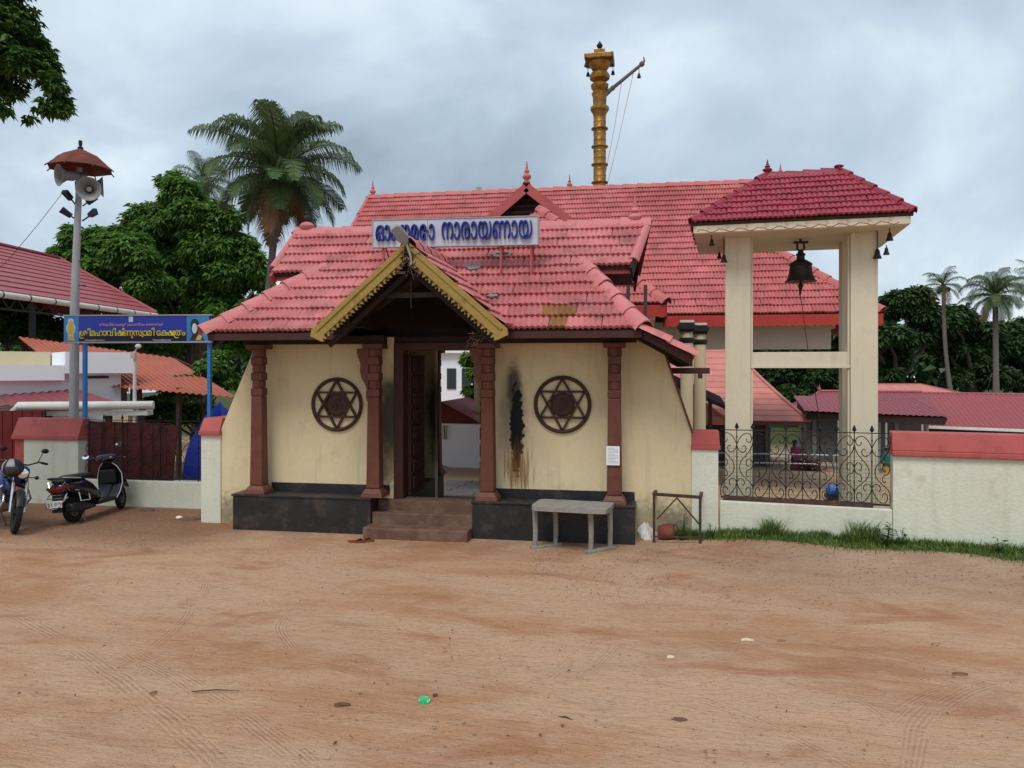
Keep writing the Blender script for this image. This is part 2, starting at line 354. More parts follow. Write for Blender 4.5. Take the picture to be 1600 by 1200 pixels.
    bp = N.new('ShaderNodeBump'); bp.inputs['Strength'].default_value = .75; bp.inputs['Distance'].default_value = 1.0
    L.new(h, bp.inputs['Height']); L.new(bp.outputs[0], b.inputs['Normal'])
ground_mat()

# ------------------------------------------------------------------ mesh builder
def tag(o, label=None, cat=None, group=None, kind=None):
    if label: o['label'] = label
    if cat: o['category'] = cat
    if group: o['group'] = group
    if kind: o['kind'] = kind
    return o
def thing(name, label, cat, loc=(0, 0, 0), rz=0, group=None):
    o = bpy.data.objects.new(name, None); o.empty_display_size = .2; COL.objects.link(o)
    o.location = loc; o.rotation_euler = (0, 0, rz); return tag(o, label, cat, group)
def root_loc(p):
    v = Vector((0, 0, 0))
    while p is not None: v = v+p.location; p = p.parent
    return v
class MB:
    def __init__(s): s.v = []; s.f = []; s.rnd = []
    def add(s, vs, fs, rnd=None):
        o = len(s.v); s.v += [tuple(x) for x in vs]; s.f += [tuple(i+o for i in f) for f in fs]
        if rnd is not None: s.rnd += [rnd]*len(fs)
        return s
    def box(s, x0, x1, y0, y1, z0, z1):
        return s.add([(x0,y0,z0),(x1,y0,z0),(x1,y1,z0),(x0,y1,z0),(x0,y0,z1),(x1,y0,z1),(x1,y1,z1),(x0,y1,z1)], [(3,2,1,0),(4,5,6,7),(0,1,5,4),(1,2,6,5),(2,3,7,6),(3,0,4,7)])
    def frustum(s, cx, cy, z0, w0, d0, z1, w1, d1):
        v = []
        for z, w, d in ((z0, w0, d0), (z1, w1, d1)):
            v += [(cx-w/2, cy-d/2, z), (cx+w/2, cy-d/2, z), (cx+w/2, cy+d/2, z), (cx-w/2, cy+d/2, z)]
        return s.add(v, [(3,2,1,0),(4,5,6,7),(0,1,5,4),(1,2,6,5),(2,3,7,6),(3,0,4,7)])
    def hexa(s, p):   # eight corners: bottom ring then top ring
        return s.add(p, [(3,2,1,0),(4,5,6,7),(0,1,5,4),(1,2,6,5),(2,3,7,6),(3,0,4,7)])
    def bar(s, a, b, w, h, up=(0, 0, 1)):   # square bar from a to b
        a, b = Vector(a), Vector(b); d = (b-a).normalized(); u = Vector(up)
        if abs(d.dot(u)) > .98: u = Vector((0, 1, 0))
        x = d.cross(u).normalized(); y = x.cross(d).normalized()
        p = []
        for q in (a, b):
            p += [q-x*w/2-y*h/2, q+x*w/2-y*h/2, q+x*w/2+y*h/2, q-x*w/2+y*h/2]
        return s.add(p, [(3,2,1,0),(4,5,6,7),(0,1,5,4),(1,2,6,5),(2,3,7,6),(3,0,4,7)])
    def tube(s, path, r, n=8, caps=True, closed=False):
        P = [Vector(p) for p in path]; k = len(P); rs = r if isinstance(r, (list, tuple)) else [r]*k
        d0 = (P[1]-P[0]).normalized(); u = Vector((0, 0, 1)) if abs(d0.z) < .9 else Vector((1, 0, 0))
        x = d0.cross(u).normalized(); vs = []
        for i in range(k):
            if closed: d = (P[(i+1) % k]-P[i-1]).normalized()
            else: d = (P[min(i+1, k-1)]-P[max(i-1, 0)]).normalized()
            x = (x-d*x.dot(d)).normalized(); y = d.cross(x)
            for j in range(n):
                a = 2*math.pi*j/n; vs.append(P[i]+(x*math.cos(a)+y*math.sin(a))*rs[i])
        fs = []
        for i in range(k if closed else k-1):
            for j in range(n):
                a = i*n+j; b = i*n+(j+1) % n; i2 = (i+1) % k
                fs.append((a, b, i2*n+(j+1) % n, i2*n+j))
        if caps and not closed: fs += [tuple(range(n-1, -1, -1)), tuple(range((k-1)*n, k*n))]
        return s.add(vs, fs)
    def lathe(s, prof, c=(0, 0, 0), n=16, mtx=None, sx=1, sy=1):
        vs = []
        for r, z in prof:
            for j in range(n):
                a = 2*math.pi*j/n; p = Vector((r*math.cos(a)*sx, r*math.sin(a)*sy, z))
                if mtx is not None: p = mtx @ p
                vs.append(p+Vector(c))
        fs = [(i*n+j, i*n+(j+1) % n, (i+1)*n+(j+1) % n, (i+1)*n+j) for i in range(len(prof)-1) for j in range(n)]
        fs += [tuple(range(n-1, -1, -1)), tuple(range((len(prof)-1)*n, len(prof)*n))]
        return s.add(vs, fs)
    def prism(s, poly, fn, t0, t1):   # polygon in 2-D, fn(u, v, t) -> point, extruded from t0 to t1
        k = len(poly); vs = [fn(u, v, t0) for u, v in poly]+[fn(u, v, t1) for u, v in poly]
        fs = [(i, (i+1) % k, k+(i+1) % k, k+i) for i in range(k)]
        tri = tessellate_polygon([[Vector((u, v, 0)) for u, v in poly]])
        fs += [tuple(t) for t in tri]+[tuple(x+k for x in reversed(t)) for t in tri]
        return s.add(vs, fs)
    def ball(s, c, r, n=10, m=7, sx=1, sy=1, sz=1, mtx=None):
        return s.lathe([(max(1e-3, r*math.sin(math.pi*i/m)), -r*sz*math.cos(math.pi*i/m)) for i in range(m+1)], c, n, mtx, sx, sy)
    def build(s, name, mat, parent=None, smooth=False, local=False, bevel=0., angle=40, loc=None):
        me = bpy.data.meshes.new(name); off = Vector((0, 0, 0))
        if parent is not None and not local: off = root_loc(parent)
        if parent is None and loc is not None: off = Vector(loc)
        me.from_pydata([(v[0]-off.x, v[1]-off.y, v[2]-off.z) for v in s.v], [], s.f); me.update()
        bm = bmesh.new(); bm.from_mesh(me); bmesh.ops.recalc_face_normals(bm, faces=bm.faces); bm.to_mesh(me); bm.free()
        if s.rnd and len(s.rnd) == len(me.polygons):
            a = me.attributes.new('rnd', 'FLOAT', 'FACE'); a.data.foreach_set('value', s.rnd)
        me.materials.append(M(mat) if isinstance(mat, str) else mat)
        if smooth: me.shade_smooth(); me.set_sharp_from_angle(angle=rad(angle))
        o = bpy.data.objects.new(name, me); COL.objects.link(o)
        if parent is not None: o.parent = parent
        elif loc is not None: o.location = loc
        if bevel:
            b = o.modifiers.new('bevel', 'BEVEL'); b.width = bevel; b.segments = 2; b.limit_method = 'ANGLE'
        return o
def np_mesh(name, verts, faces_n, mat, parent=None, rnd=None, local=False, smooth=False):   # verts (n*faces_n, 3): faces of faces_n corners each
    off = np.array(root_loc(parent)) if (parent is not None and not local) else np.zeros(3)
    v = np.asarray(verts, dtype=np.float32).reshape(-1, 3)-off.astype(np.float32); n = len(v); nf = n//faces_n
    me = bpy.data.meshes.new(name); me.vertices.add(n); me.vertices.foreach_set('co', v.ravel())
    me.loops.add(n); me.loops.foreach_set('vertex_index', np.arange(n, dtype=np.int32))
    me.polygons.add(nf); me.polygons.foreach_set('loop_start', np.arange(0, n, faces_n, dtype=np.int32))
    me.update(calc_edges=True)
    if rnd is not None:
        a = me.attributes.new('rnd', 'FLOAT', 'FACE'); a.data.foreach_set('value', np.asarray(rnd, dtype=np.float32))
    me.materials.append(M(mat)); me.validate()
    o = bpy.data.objects.new(name, me); COL.objects.link(o)
    if parent is not None: o.parent = parent
    return o
def copy_tree(o, parent=None):
    c = o.copy(); COL.objects.link(c); c.parent = parent
    for ch in list(o.children): copy_tree(ch, c)
    return c

# ------------------------------------------------------------------ clay tiles
TILES = {}
def tile_mesh(w, c, mat):
    key = (round(w, 3), round(c, 3), mat)
    if key in TILES: return TILES[key]
    kf = .7 if w < .2 else 1.; nr_ = 2 if w < .2 else 3; prof = [(0., -.004*kf)]
    for r_ in range(nr_):
        for f_, h_ in ((.18, .010), (.42, .020), (.66, .012), (1., -.006)): prof.append(((r_+f_)/nr_, h_*kf))
    Ln = c*1.10; vs = []; th = .026 if w < .2 else .040
    for u, h in prof: vs.append((u*w, 0, h+th))
    for u, h in prof: vs.append((u*w, Ln, h+.002))
    for u, h in prof: vs.append((u*w, .004, h-.004))
    k = len(prof); fs = []
    for i in range(k-1):
        fs.append((i, i+1, k+i+1, k+i)); fs.append((2*k+i, 2*k+i+1, i+1, i))
    me = bpy.data.meshes.new('roof_tile'); me.from_pydata(vs, [], fs); me.update(); me.materials.append(M(mat))
    me.shade_smooth(); me.set_sharp_from_angle(angle=rad(50))
    TILES[key] = (me, vs, fs); return TILES[key]
def clip_convex(poly, P):     # polygon with z, clipped in xy by the convex ccw polygon P
    out = poly
    for i in range(len(P)):
        a, b = P[i], P[(i+1) % len(P)]; inp = out; out = []
        sd = lambda q: (b[0]-a[0])*(q[1]-a[1])-(b[1]-a[1])*(q[0]-a[0])
        for j in range(len(inp)):
            p, q = inp[j-1], inp[j]; sp, sq = sd(p), sd(q)
            if (sp >= 0) != (sq >= 0):
                t = sp/(sp-sq); out.append(tuple(p[m]+(q[m]-p[m])*t for m in range(3)))
            if sq >= 0: out.append(q)
        if len(out) < 3: return []
    return out
class Roof:
    def __init__(s, mat, w, c): s.mat = mat; s.w = w; s.c = c; s.full = []; s.cut = []
    def plane(s, pts, ref=None, under=None, lift=.02):
        """pts: convex planar polygon in the world, first edge = eave (left to right seen from outside)."""
        p = [Vector(q) for q in pts]; u = (p[1]-p[0]).normalized()
        n = Vector((0, 0, 0))
        for i in range(1, len(p)-1): n += (p[i]-p[0]).cross(p[i+1]-p[0])
        n.normalize(); v = n.cross(u).normalized()
        o = Vector(ref) if ref is not None else p[0]
        uv = [((q-p[0]).dot(u), (q-p[0]).dot(v)) for q in p]; uo = (o-p[0]).dot(u)
        u0 = min(a for a, _ in uv); u1 = max(a for a, _ in uv); v1 = max(b for _, b in uv)
        R = Matrix((u, v, n)).transposed(); me, tv, tf = tile_mesh(s.w, s.c, s.mat)
        row = 0; vv = 0.0
        while vv < v1-.02:
            st = (s.w*.5 if row % 2 else 0)+uo; k0 = int(math.floor((u0-st)/s.w))-1; k1 = int(math.ceil((u1-st)/s.w))+1
            for k in range(k0, k1):
                uu = st+k*s.w; cs = [(uu, vv), (uu+s.w, vv), (uu+s.w, vv+s.c*1.08), (uu, vv+s.c*1.08)]
                ins = [all((uv[(i+1) % len(uv)][0]-uv[i][0])*(c[1]-uv[i][1])-(uv[(i+1) % len(uv)][1]-uv[i][1])*(c[0]-uv[i][0]) >= -1e-6 for i in range(len(uv))) for c in cs]
                jit = Vector((random.uniform(-.006, .006), random.uniform(-.012, .006), random.uniform(-.002, .005)))
                if all(ins) or (ins[0] and ins[1] and v1-s.c < vv and vv+s.c*1.1-v1 < .06):
                    org = p[0]+u*(uu+jit.x)+v*(vv+jit.y)+n*(lift+jit.z)
                    m = (Matrix.Rotation(random.uniform(-.014, .014), 3, 'Z'))
                    s.full.append((org, (R @ m).to_4x4()))
                else:
                    for f in tf:
                        poly = [(tv[i][0]+uu, tv[i][1]+vv, tv[i][2]) for i in f]
                        # the lip is upright in plan: keep it if its middle is inside
                        q = clip_convex(poly, uv) if abs(poly[0][1]-poly[2][1]) > .02 else None
                        if q is None:
                            cx = sum(a[0] for a in poly)/4; cy = sum(a[1] for a in poly)/4+.002
                            q = poly if all((uv[(i+1) % len(uv)][0]-uv[i][0])*(cy-uv[i][1])-(uv[(i+1) % len(uv)][1]-uv[i][1])*(cx-uv[i][0]) >= 0 for i in range(len(uv))) else []
                        if len(q) >= 3: s.cut.append(([p[0]+u*a+v*b+n*(h+lift) for a, b, h in q], (k*7+row*13) % 10/10))
            row += 1; vv += s.c
        if under is not None:
            b = MB(); k = len(p); dn = n*.05
            b.add([q-n*.004 for q in p]+[q-dn for q in p], [tuple(range(k)), tuple(range(2*k-1, k-1, -1))]+[(i, (i+1) % k, k+(i+1) % k, k+i) for i in range(k)])
            b.build('roof_deck', 'roof_under', under)
    def finish(s, parent, limit=300, special=None):
        def size(t):
            x, y, d = proj(t[0]); vis = (t[1].to_3x3() @ Vector((0, 0, 1))).dot((Vector((CX, CY, EYE))-t[0]).normalized())
            ok = -40 < x < 1640 and vis > .03
            return -(vis/d/d if ok else 0)
        fl = sorted(s.full, key=size); off = root_loc(parent); me, tv, tf = tile_mesh(s.w, s.c, s.mat)
        for i, (org, mt) in enumerate(fl[:limit]):
            o = bpy.data.objects.new('roof_tile', me); COL.objects.link(o); o.parent = parent
            m = mt.copy(); m.translation = org-off; o.matrix_local = m
            if special:
                for (px, py, r) in special:
                    c = proj(org+mt.to_3x3() @ Vector((s.w/2, s.c/2, 0)))
                    if abs(c[0]-px) < r[0] and abs(c[1]-py) < r[1]:
                        o.material_slots[0].link = 'OBJECT'; o.material_slots[0].material = M('tile_brown')
        b = MB()
        for i, (org, mt) in enumerate(fl[limit:]):
            m3 = mt.to_3x3(); b.add([org+m3 @ Vector(x) for x in tv], tf, ((i*37) % 101)/101)
        for q, r in s.cut: b.add(q, [tuple(range(len(q)))], r)
        if b.v:
            o = b.build('cut_roof_tiles' if not fl[limit:] else 'small_roof_tiles', s.mat, parent, smooth=True, angle=50); o['kind'] = 'stuff'
def ridge_caps(parent, a, b, mat, w=.13, ln=.36, name='ridge_tile', sag=0., h=.085, flip=False):
    a, b = Vector(a), Vector(b); L_ = (b-a).length; n = max(1, round(L_/ln)); d = (b-a)/n
    if flip: a, d = b, -d
    dn = d.normalized(); x = dn.cross(Vector((0, 0, 1))).normalized(); y = x.cross(dn).normalized()
    prof = [(-1, -.55), (-.80, .25), (-.35, .92), (.0, 1.05), (.35, .92), (.80, .25), (1, -.55)]
    for i in range(n):
        p0 = a+d*i; p1 = a+d*(i+1)+dn*.05; m = MB(); r0 = random.uniform(-.006, .006)
        z0 = -sag*math.sin(math.pi*i/n); z1 = -sag*math.sin(math.pi*(i+1)/n)
        vs = [p0+x*q*w*1.10+y*(e*h*1.12+.012+r0)+Vector((0, 0, z0)) for q, e in prof]+[p1+x*q*w*.92+y*(e*h*.95+r0-.006)+Vector((0, 0, z1)) for q, e in prof]
        k = len(prof); vs += [v-y*.02 for v in vs[:k]]
        fs = [(j, j+1, k+j+1, k+j) for j in range(k-1)]+[(2*k+j, 2*k+j+1, j+1, j) for j in range(k-1)]
        fs.append(tuple(range(2*k-1, k-1, -1)))
        m.add(vs, fs); m.build(name, mat, parent, smooth=True, angle=60)
def finial(parent, c, h, mat, r=.09, name='finial', spire=True):
    if spire: pr = [(.9, 0), (1.0, .06), (.5, .12), (.6, .15), (1.15, .24), (1.2, .32), (.6, .42), (.42, .45), (.70, .50), (.66, .56), (.32, .62), (.40, .66), (.22, .74), (.30, .78), (.14, .86), (.18, .90), (.03, 1.)]
    else: pr = [(.8, 0), (.85, .15), (.55, .28), (.62, .34), (1.1, .50), (1.15, .68), (.75, .86), (.3, .95), (.1, 1.)]
    MB().lathe([(a*r, z*h) for a, z in pr], c, 12).build(name, mat, parent, smooth=True, angle=50)
def scallop_board(parent, a, b, drop, th, nrm, mat, tooth=.09, amp=.03, name='fascia'):
    """board hanging from line a-b with a scalloped lower edge"""
    a, b = Vector(a), Vector(b); L_ = (b-a).length; u = (b-a)/L_; n = max(2, int(L_/tooth)); nr = Vector(nrm).normalized()
    poly = [(0, 0), (L_, 0)]
    for i in range(n, 0, -1):
        x1 = L_*i/n; w = L_/n
        poly += [(x1, -drop+amp), (x1-w*.25, -drop+amp*.25), (x1-w*.5, -drop), (x1-w*.75, -drop+amp*.25)]
    poly += [(0, -drop+amp)]
    dn = Vector((0, 0, 1)); 
    if abs(u.z) > .05: dn = (dn-u*u.z).normalized()
    return MB().prism(poly, lambda p, q, t: a+u*p+dn*q+nr*t, 0, th).build(name, mat, parent)
# ================================================================== THE GROUND
def build_ground():
    xs = np.concatenate([np.linspace(-90, -14, 14), np.linspace(-13.5, 16, 120), np.linspace(17, 100, 14)])
    ys = np.concatenate([np.linspace(-40, -13, 8), np.linspace(-12.5, 4, 150), np.linspace(4.5, 40, 30), np.linspace(48, 260, 8)])
    nx, ny = len(xs), len(ys); v = []
    for y in ys:
        for x in xs:
            z = ground_z(x, y)
            if abs(x) < 16 and y < 4: z += .030*(mnoise.noise(Vector((x*.55, y*.55, 3)))+.4*mnoise.noise(Vector((x*1.7, y*1.7, 9))))*min(1, max(0, (.1-y)/1.0))
            v.append((x, y, z))
    f = [(j*nx+i, j*nx+i+1, (j+1)*nx+i+1, (j+1)*nx+i) for j in range(ny-1) for i in range(nx-1)]
    o = MB().add(v, f).build('ground', 'sand_ground', smooth=True, angle=180); o['kind'] = 'structure'
build_ground()

# ================================================================== GATEHOUSE
GE, GR = -.45, 1.75; ZE, ZR = 2.90, 4.68; SL = (ZR-ZE)/(GR-GE)
def gz(Y): return ZE+SL*(Y-GE)
gate = thing('gatehouse', 'cream temple gatehouse with pink clay tiled roof and carved brown pillars', 'gatehouse', (0, .2, 0))
YA = .80; zA = gz(YA)
LX, RX = -3.08, 3.10
roof = MB().box(-2.6, 2.75, .64, .76, ZE-.02, ZE+.10).build('roof', 'dark_timber', gate)
R = Roof('tile_pink', .235, .268)
AX, AY, AZ, FZ = .10, -1.0, 3.98, 2.93; HW = 1.23; ps = (AZ-FZ)/HW
yv = GE+(AZ-ZE)/SL; xe = (AZ-ZE)/ps; xt = (AZ-zA)/ps
R.plane([(LX, GE, ZE), (AX-HW+.03, GE, ZE), (AX-xt+.03, YA, zA), (-1.95, YA, zA)], under=roof)
R.plane([(AX+HW-.03, GE, ZE), (RX, GE, ZE), (2.25, YA, zA), (AX+xt-.03, YA, zA)], ref=(LX, GE, ZE), under=roof)
R.plane([(-2.68, YA-.06, gz(YA-.06)+.012), (2.92, YA-.06, gz(YA-.06)+.012), (3.12, GR, ZR), (-2.73, GR, ZR)], under=roof)
Y2 = 2*GR-YA; YB = 2*GR-GE
R.plane([(RX, YB, ZE), (LX, YB, ZE), (-1.95, Y2, zA), (2.25, Y2, zA)], under=roof)
R.plane([(2.92, Y2, zA), (-2.68, Y2, zA), (-2.73, GR, ZR), (3.12, GR, ZR)], under=roof)
R.plane([(LX, YB, ZE), (LX, GE, ZE), (-1.95, YA, zA), (-1.95, Y2, zA)], under=roof)
R.plane([(RX, GE, ZE), (RX, YB, ZE), (2.25, Y2, zA), (2.25, YA, zA)], under=roof)
R.plane([(3.74, GE+.02, 2.56), (3.74, YB, 2.56), (RX, YB, ZE), (RX, GE+.02, ZE)], under=roof)
# porch roof over the entrance
R2 = Roof('tile_pink', .235, .268)
for s in (1, -1):
    pts = [(AX+s*HW, AY+.04, FZ), (AX+s*HW, GE+(FZ-ZE)/SL+.02, FZ), (AX, yv+.1, AZ), (AX, AY+.04, AZ)]
    if s < 0: pts = [pts[1], pts[0], pts[3], pts[2]]
    R2.plane(pts, under=roof)
R.full += R2.full; R.cut += R2.cut
R.finish(roof, 300, special=[(872, 498, (24, 13))])
ridge_caps(roof, (-2.76, GR, ZR+.02), (3.15, GR, ZR), 'ridge_pink', .12, .42, sag=.03)
ridge_caps(roof, (LX-.05, GE-.05, ZE+.01), (-1.88, YA+.07, zA+.06), 'ridge_pink', .13, .36, 'hip_tile')
ridge_caps(roof, (RX+.02, GE-.03, ZE+.02), (2.20, YA+.07, zA+.06), 'ridge_pink', .13, .36, 'hip_tile')
ridge_caps(roof, (3.78, GE-.02, 2.57), (RX, GE-.02, ZE+.02), 'ridge_pink', .09, .32, 'hip_tile', h=.05)
ridge_caps(roof, (LX-.05, YB+.05, ZE+.01), (-1.88, Y2-.07, zA+.06), 'ridge_pink', .13, .36, 'hip_tile')
ridge_caps(roof, (RX, YB+.05, ZE+.01), (2.2, Y2-.07, zA+.06), 'ridge_pink', .13, .36, 'hip_tile')
ridge_caps(roof, (AX, AY+.02, AZ+.02), (AX, yv, AZ+.03), 'ridge_pink', .11, .36)
for x0, x1, nm in ((-2.70, -2.755, 'verge'), (2.94, 3.14, 'verge')):     # verges of the upper gable
    for y0 in (YA, Y2): ridge_caps(roof, (x0, y0, zA+.05), (x1, GR, ZR+.02), 'ridge_pink', .075, 1.3, 'verge_tile', h=.05)
for xe_, sg in ((-2.66, -1), (2.92, 1)):
    for y0 in (YA, Y2):
        a = Vector((xe_, y0-(.12 if y0 == YA else -.12), zA-.14)); b = Vector((xe_+(.17 if sg > 0 else -.03), GR, ZR-.06))
        MB().bar(a, b, .035, .17, up=(0, 0, 1)).build('bargeboard', 'dark_timber' if sg > 0 else 'red_oxide', roof)
    MB().prism([(YA+.05, zA-.05), (Y2-.05, zA-.05), (GR, ZR-.1)], lambda u, v, t: (xe_-sg*.5+t, u, v), 0, .04).build('gable_panel', 'dark_timber', roof)
    for k in range(5):
        yk = YA+.35+k*(Y2-YA-.7)/4; MB().bar((xe_-sg*.43, yk, zA), (xe_-sg*.43, yk, zA+.75-abs(yk-GR)*.85), .05, .05).build('gable_baluster', 'dark_timber', roof)
    # soffit boards under the overhanging gable
    x0, x1 = sorted((xe_-sg*.02, xe_-sg*.72))
    MB().box(x0, x1, YA+.0, YA+.06, zA-.13, zA-.05).build('gable_fascia', 'red_oxide', roof)
    MB().box(x0, x1, YA+.06, Y2, zA-.10, zA-.06).build('gable_soffit', 'dark_timber', roof)
for (x0, x1) in ((LX+.03, -1.10), (1.30, RX-.02)):
    MB().box(x0, x1, GE-.012, GE+.02, ZE-.105, ZE-.012).build('fascia', 'door_wood', roof)
MB().hexa([Vector(p) for p in ((RX, GE, 2.78), (3.70, GE, 2.44), (3.70, GE+.03, 2.44), (RX, GE+.03, 2.78), (RX, GE, 2.88), (3.74, GE, 2.54), (3.74, GE+.03, 2.54), (RX, GE+.03, 2.88))]).build('fascia', 'door_wood', roof)
MB().box(3.68, 3.72, GE+.05, YB, 2.42, 2.53).build('fascia', 'door_wood', roof)
for k in range(9):
    yk = GE+.35+k*.5; MB().bar((2.9, yk, 2.90), (3.70, yk, 2.46), .06, .09).build('rafter', 'dark_timber', roof)
MB().bar((3.35, .75, 2.36), (4.02, .75, 2.36), .09, .085).build('wall_plate', 'door_wood', roof)
MB().box(3.86, 3.92, .71, .79, 2.25, 2.316).build('plate_peg', 'door_wood', roof)
MB().bar((3.42, .75, 2.36), (3.42, .75, 2.70), .07, .07).build('plate_strut', 'door_wood', roof)
for x0, x1 in ((LX+.3, -.6), (.76, RX-.1)): MB().bar((x0, .14, ZE-.09), (x1, .14, ZE-.09), .14, .12).build('eave_beam', 'dark_timber', roof)
for k in range(26):
    xk = LX+.2+k*.24
    if -1.1 < xk < 1.3: continue
    MB().bar((xk, GE+.04, ZE-.07), (xk, .5, gz(.5)-.12), .05, .07).build('rafter', 'dark_timber', roof)
# cement repairs and slipped tile
for (px, py, w, h, rz) in ((785, 404, .16, .075, .15), (741, 424, .11, .07, -.2), (771, 469, .08, .035, .2)):
    r = ray(px, py); t = (ZE-EYE+SL*(CY-GE))/(r[2]-SL*r[1]); q = Vector((CX+t*r[0], CY+t*r[1], EYE+t*r[2]))
    b = MB(); n = Vector((0, -SL, 1)).normalized(); u = Vector((1, 0, 0)); v = n.cross(u)
    pts = [(w*(1+.25*math.sin(5*a+px))*math.cos(a), h*(1+.2*math.cos(3*a))*math.sin(a)) for a in [i*math.pi/7 for i in range(14)]]
    b.prism(pts, lambda a, c, t: q+u*a+v*c+n*(.055+t), 0, .03); o = b.build('cement_patch', 'cement', roof)
    if px == 785:
        b = MB(); b.prism([(-.10, .0), (.02, -.035), (.11, -.02), (.10, .03), (-.02, .045)], lambda a, c, t: q+u*a+v*c+n*(.084+t), 0, .006); b.build('tile_gap', 'dark_timber', roof)
finial(roof, PY(480, 366, GR)+Vector((0, 0, -.02)), .24, 'ridge_pink', .115, spire=False)
finial(roof, PY(992, 353, GR)+Vector((0, 0, -.02)), .50, 'ridge_pink', .10)
# golden bargeboards of the porch with a saw-tooth lower edge
for s in (-1, 1):
    a = Vector((AX+s*.03, AY, AZ+.03)); b = Vector((AX+s*(HW+.08), AY, FZ-.035)); L_ = (b-a).length; u = (b-a)/L_
    nrm = Vector((0, -1, 0)); up = Vector((s*u.z*-1, 0, abs(u.x))) if False else Vector((-u.z*s, 0, abs(u.x)))
    up = Vector((0, 0, 1)); up = (up-u*u.dot(up)).normalized()
    poly = [(0, 0), (L_, 0), (L_+.06, -.05)]
    n = 30
    for i in range(n, 0, -1): x1 = L_*i/n; poly += [(x1, -.185), (x1-L_/n*.5, -.225)]
    poly += [(.20, -.20)]
    MB().prism(poly, lambda p, q, t: a+u*p+up*q+nrm*t, 0, .045).build('porch_bargeboard', 'gold_board', roof)
    MB().prism([(.05, -.035), (L_-.05, -.035), (L_-.05, -.065), (.05, -.065)], lambda p, q, t: a+u*p+up*q+nrm*t, .045, .062).build('bargeboard_moulding', 'gold_board', roof)
    MB().prism([(.1, -.15), (L_-.1, -.15), (L_-.1, -.165), (.1, -.165)], lambda p, q, t: a+u*p+up*q+nrm*t, .045, .056).build('bargeboard_moulding', 'gold_board', roof)
    for k in range(int(L_/.085)):      # row of drilled rosettes
        p = a+u*(.22+k*.085)+up*(-.182)+nrm*.05
        if k*.085+.3 < L_: MB().lathe([(.020, 0), (.020, .008), (.008, .012)], p, 8, Matrix.Rotation(rad(90), 3, 'X')).build('rosette', 'dark_timber', roof)
    MB().bar(a+up*(-.27)+Vector((0, .15, 0)), b+up*(-.26)+Vector((0, .15, 0)), .05, .06).build('porch_rafter', 'dark_timber', roof)
    for yy in (-.6, -.2): MB().bar(Vector((AX, yy, AZ-.12)), Vector((AX+s*(HW-.03), yy, FZ-.05)), .05, .07).build('porch_rafter', 'dark_timber', roof)
    MB().bar((AX+s*(HW-.35), AY+.1, FZ+.08), (AX+s*(HW-.35), .5, FZ+.08), .09, .10).build('porch_plate', 'dark_timber', roof)
MB().bar((AX-.62, AY+.2, AZ-.62), (AX+.62, AY+.2, AZ-.62), .05, .07).build('collar_tie', 'dark_timber', roof)
MB().bar((AX-.3, AY+.14, AZ-.33), (AX+.3, AY+.14, AZ-.33), .03, .03).build('tie_rod', 'bracket_grey', roof)
MB().bar((AX, AY+.14, AZ-.33), (AX, AY+.14, AZ-.80), .012, .012).build('hanging_wire', 'iron_black', roof)
for i in range(40):    # withered garland tangle at the apex and right foot
    c = Vector((AX+.02, AY-.06, AZ-.12)) if i < 24 else Vector((1.02, AY+.05, 2.90))
    if i % 8 == 0: gb = MB()
    a = c+Vector((random.uniform(-.12, .12), random.uniform(-.02, .03), random.uniform(-.22, .10)))
    gb.tube([a, a+Vector((random.uniform(-.06, .06), -.02, random.uniform(-.08, .04))), a+Vector((random.uniform(-.10, .10), -.01, random.uniform(-.16, .05)))], .006, 4)
    if i % 8 == 7: gb.build('dry_garland', 'twig', roof)['kind'] = 'stuff'
# walls
def slab(poly, y0, y1, name, mat, par, bevel=0): return MB().prism(poly, lambda u, v, t: (u, t, v), y0, y1).build(name, mat, par, bevel=bevel)
DL, DR = -.57, .90
slab([(-3.36, -.1), (DL, -.1), (DL, 2.86), (-2.74, 2.86), (-3.36, 1.46)], .42, .62, 'front_wall', 'cream_gate', gate)
slab([(DR, -.1), (3.75, -.1), (3.75, 1.52), (3.30, 2.84), (DR, 2.86)], .42, .62, 'front_wall', 'cream_gate', gate)
slab([(DL, 2.78), (DR, 2.78), (DR, 2.86), (DL, 2.86)], .44, .60, 'door_head', 'dark_timber', gate)
RL, RR = -.66, 1.35
slab([(-2.8, -.5), (RL, -.5), (RL, 2.86), (-2.8, 2.86)], 3.0, 3.18, 'rear_wall', 'cream_gate', gate)
slab([(RR, -.5), (2.95, -.5), (2.95, 2.86), (RR, 2.86)], 3.0, 3.18, 'rear_wall', 'cream_gate', gate)
for xx in (-2.8, 2.77): MB().box(xx, xx+.18, .62, 3.0, -.4, 2.86).build('end_wall', 'cream_gate', gate)
# red trim on the sloping shoulders
MB().bar((3.315, .515, 2.82), (3.765, .515, 1.50), .03, .24, up=(0, 1, 0)).build('shoulder_trim', 'pillar_brown', gate)
# end piers with red caps
def cap_block(par, x0, x1, y0, y1, z0, z1, lip=.05, name='coping', ins=.07):
    b = MB(); zl = z0+.06
    b.box(x0-.02, x1+.02, y0-lip, y1+lip, z0, zl)
    b.hexa([(x0-.012, y0-lip+.012, zl), (x1+.012, y0-lip+.012, zl), (x1+.012, y1+lip-.012, zl), (x0-.012, y1+lip-.012, zl), (x0, y0+ins, z1), (x1, y0+ins, z1), (x1, y1-ins, z1), (x0, y1-ins, z1)])
    return b.build(name, 'red_oxide', par, bevel=.008)
MB().box(-3.69, -3.362, .40, 1.66, -.1, 1.36).build('end_pier', 'wall_pale', gate)
cap_block(gate, -3.69, -3.37, .40, 1.66, 1.36, 1.62)
MB().box(3.752, 4.11, .40, .66, -.1, 1.27).build('end_pier', 'wall_pale', gate)
cap_block(gate, 3.76, 4.12, .40, .66, 1.27, 1.53, .03, ins=.0)
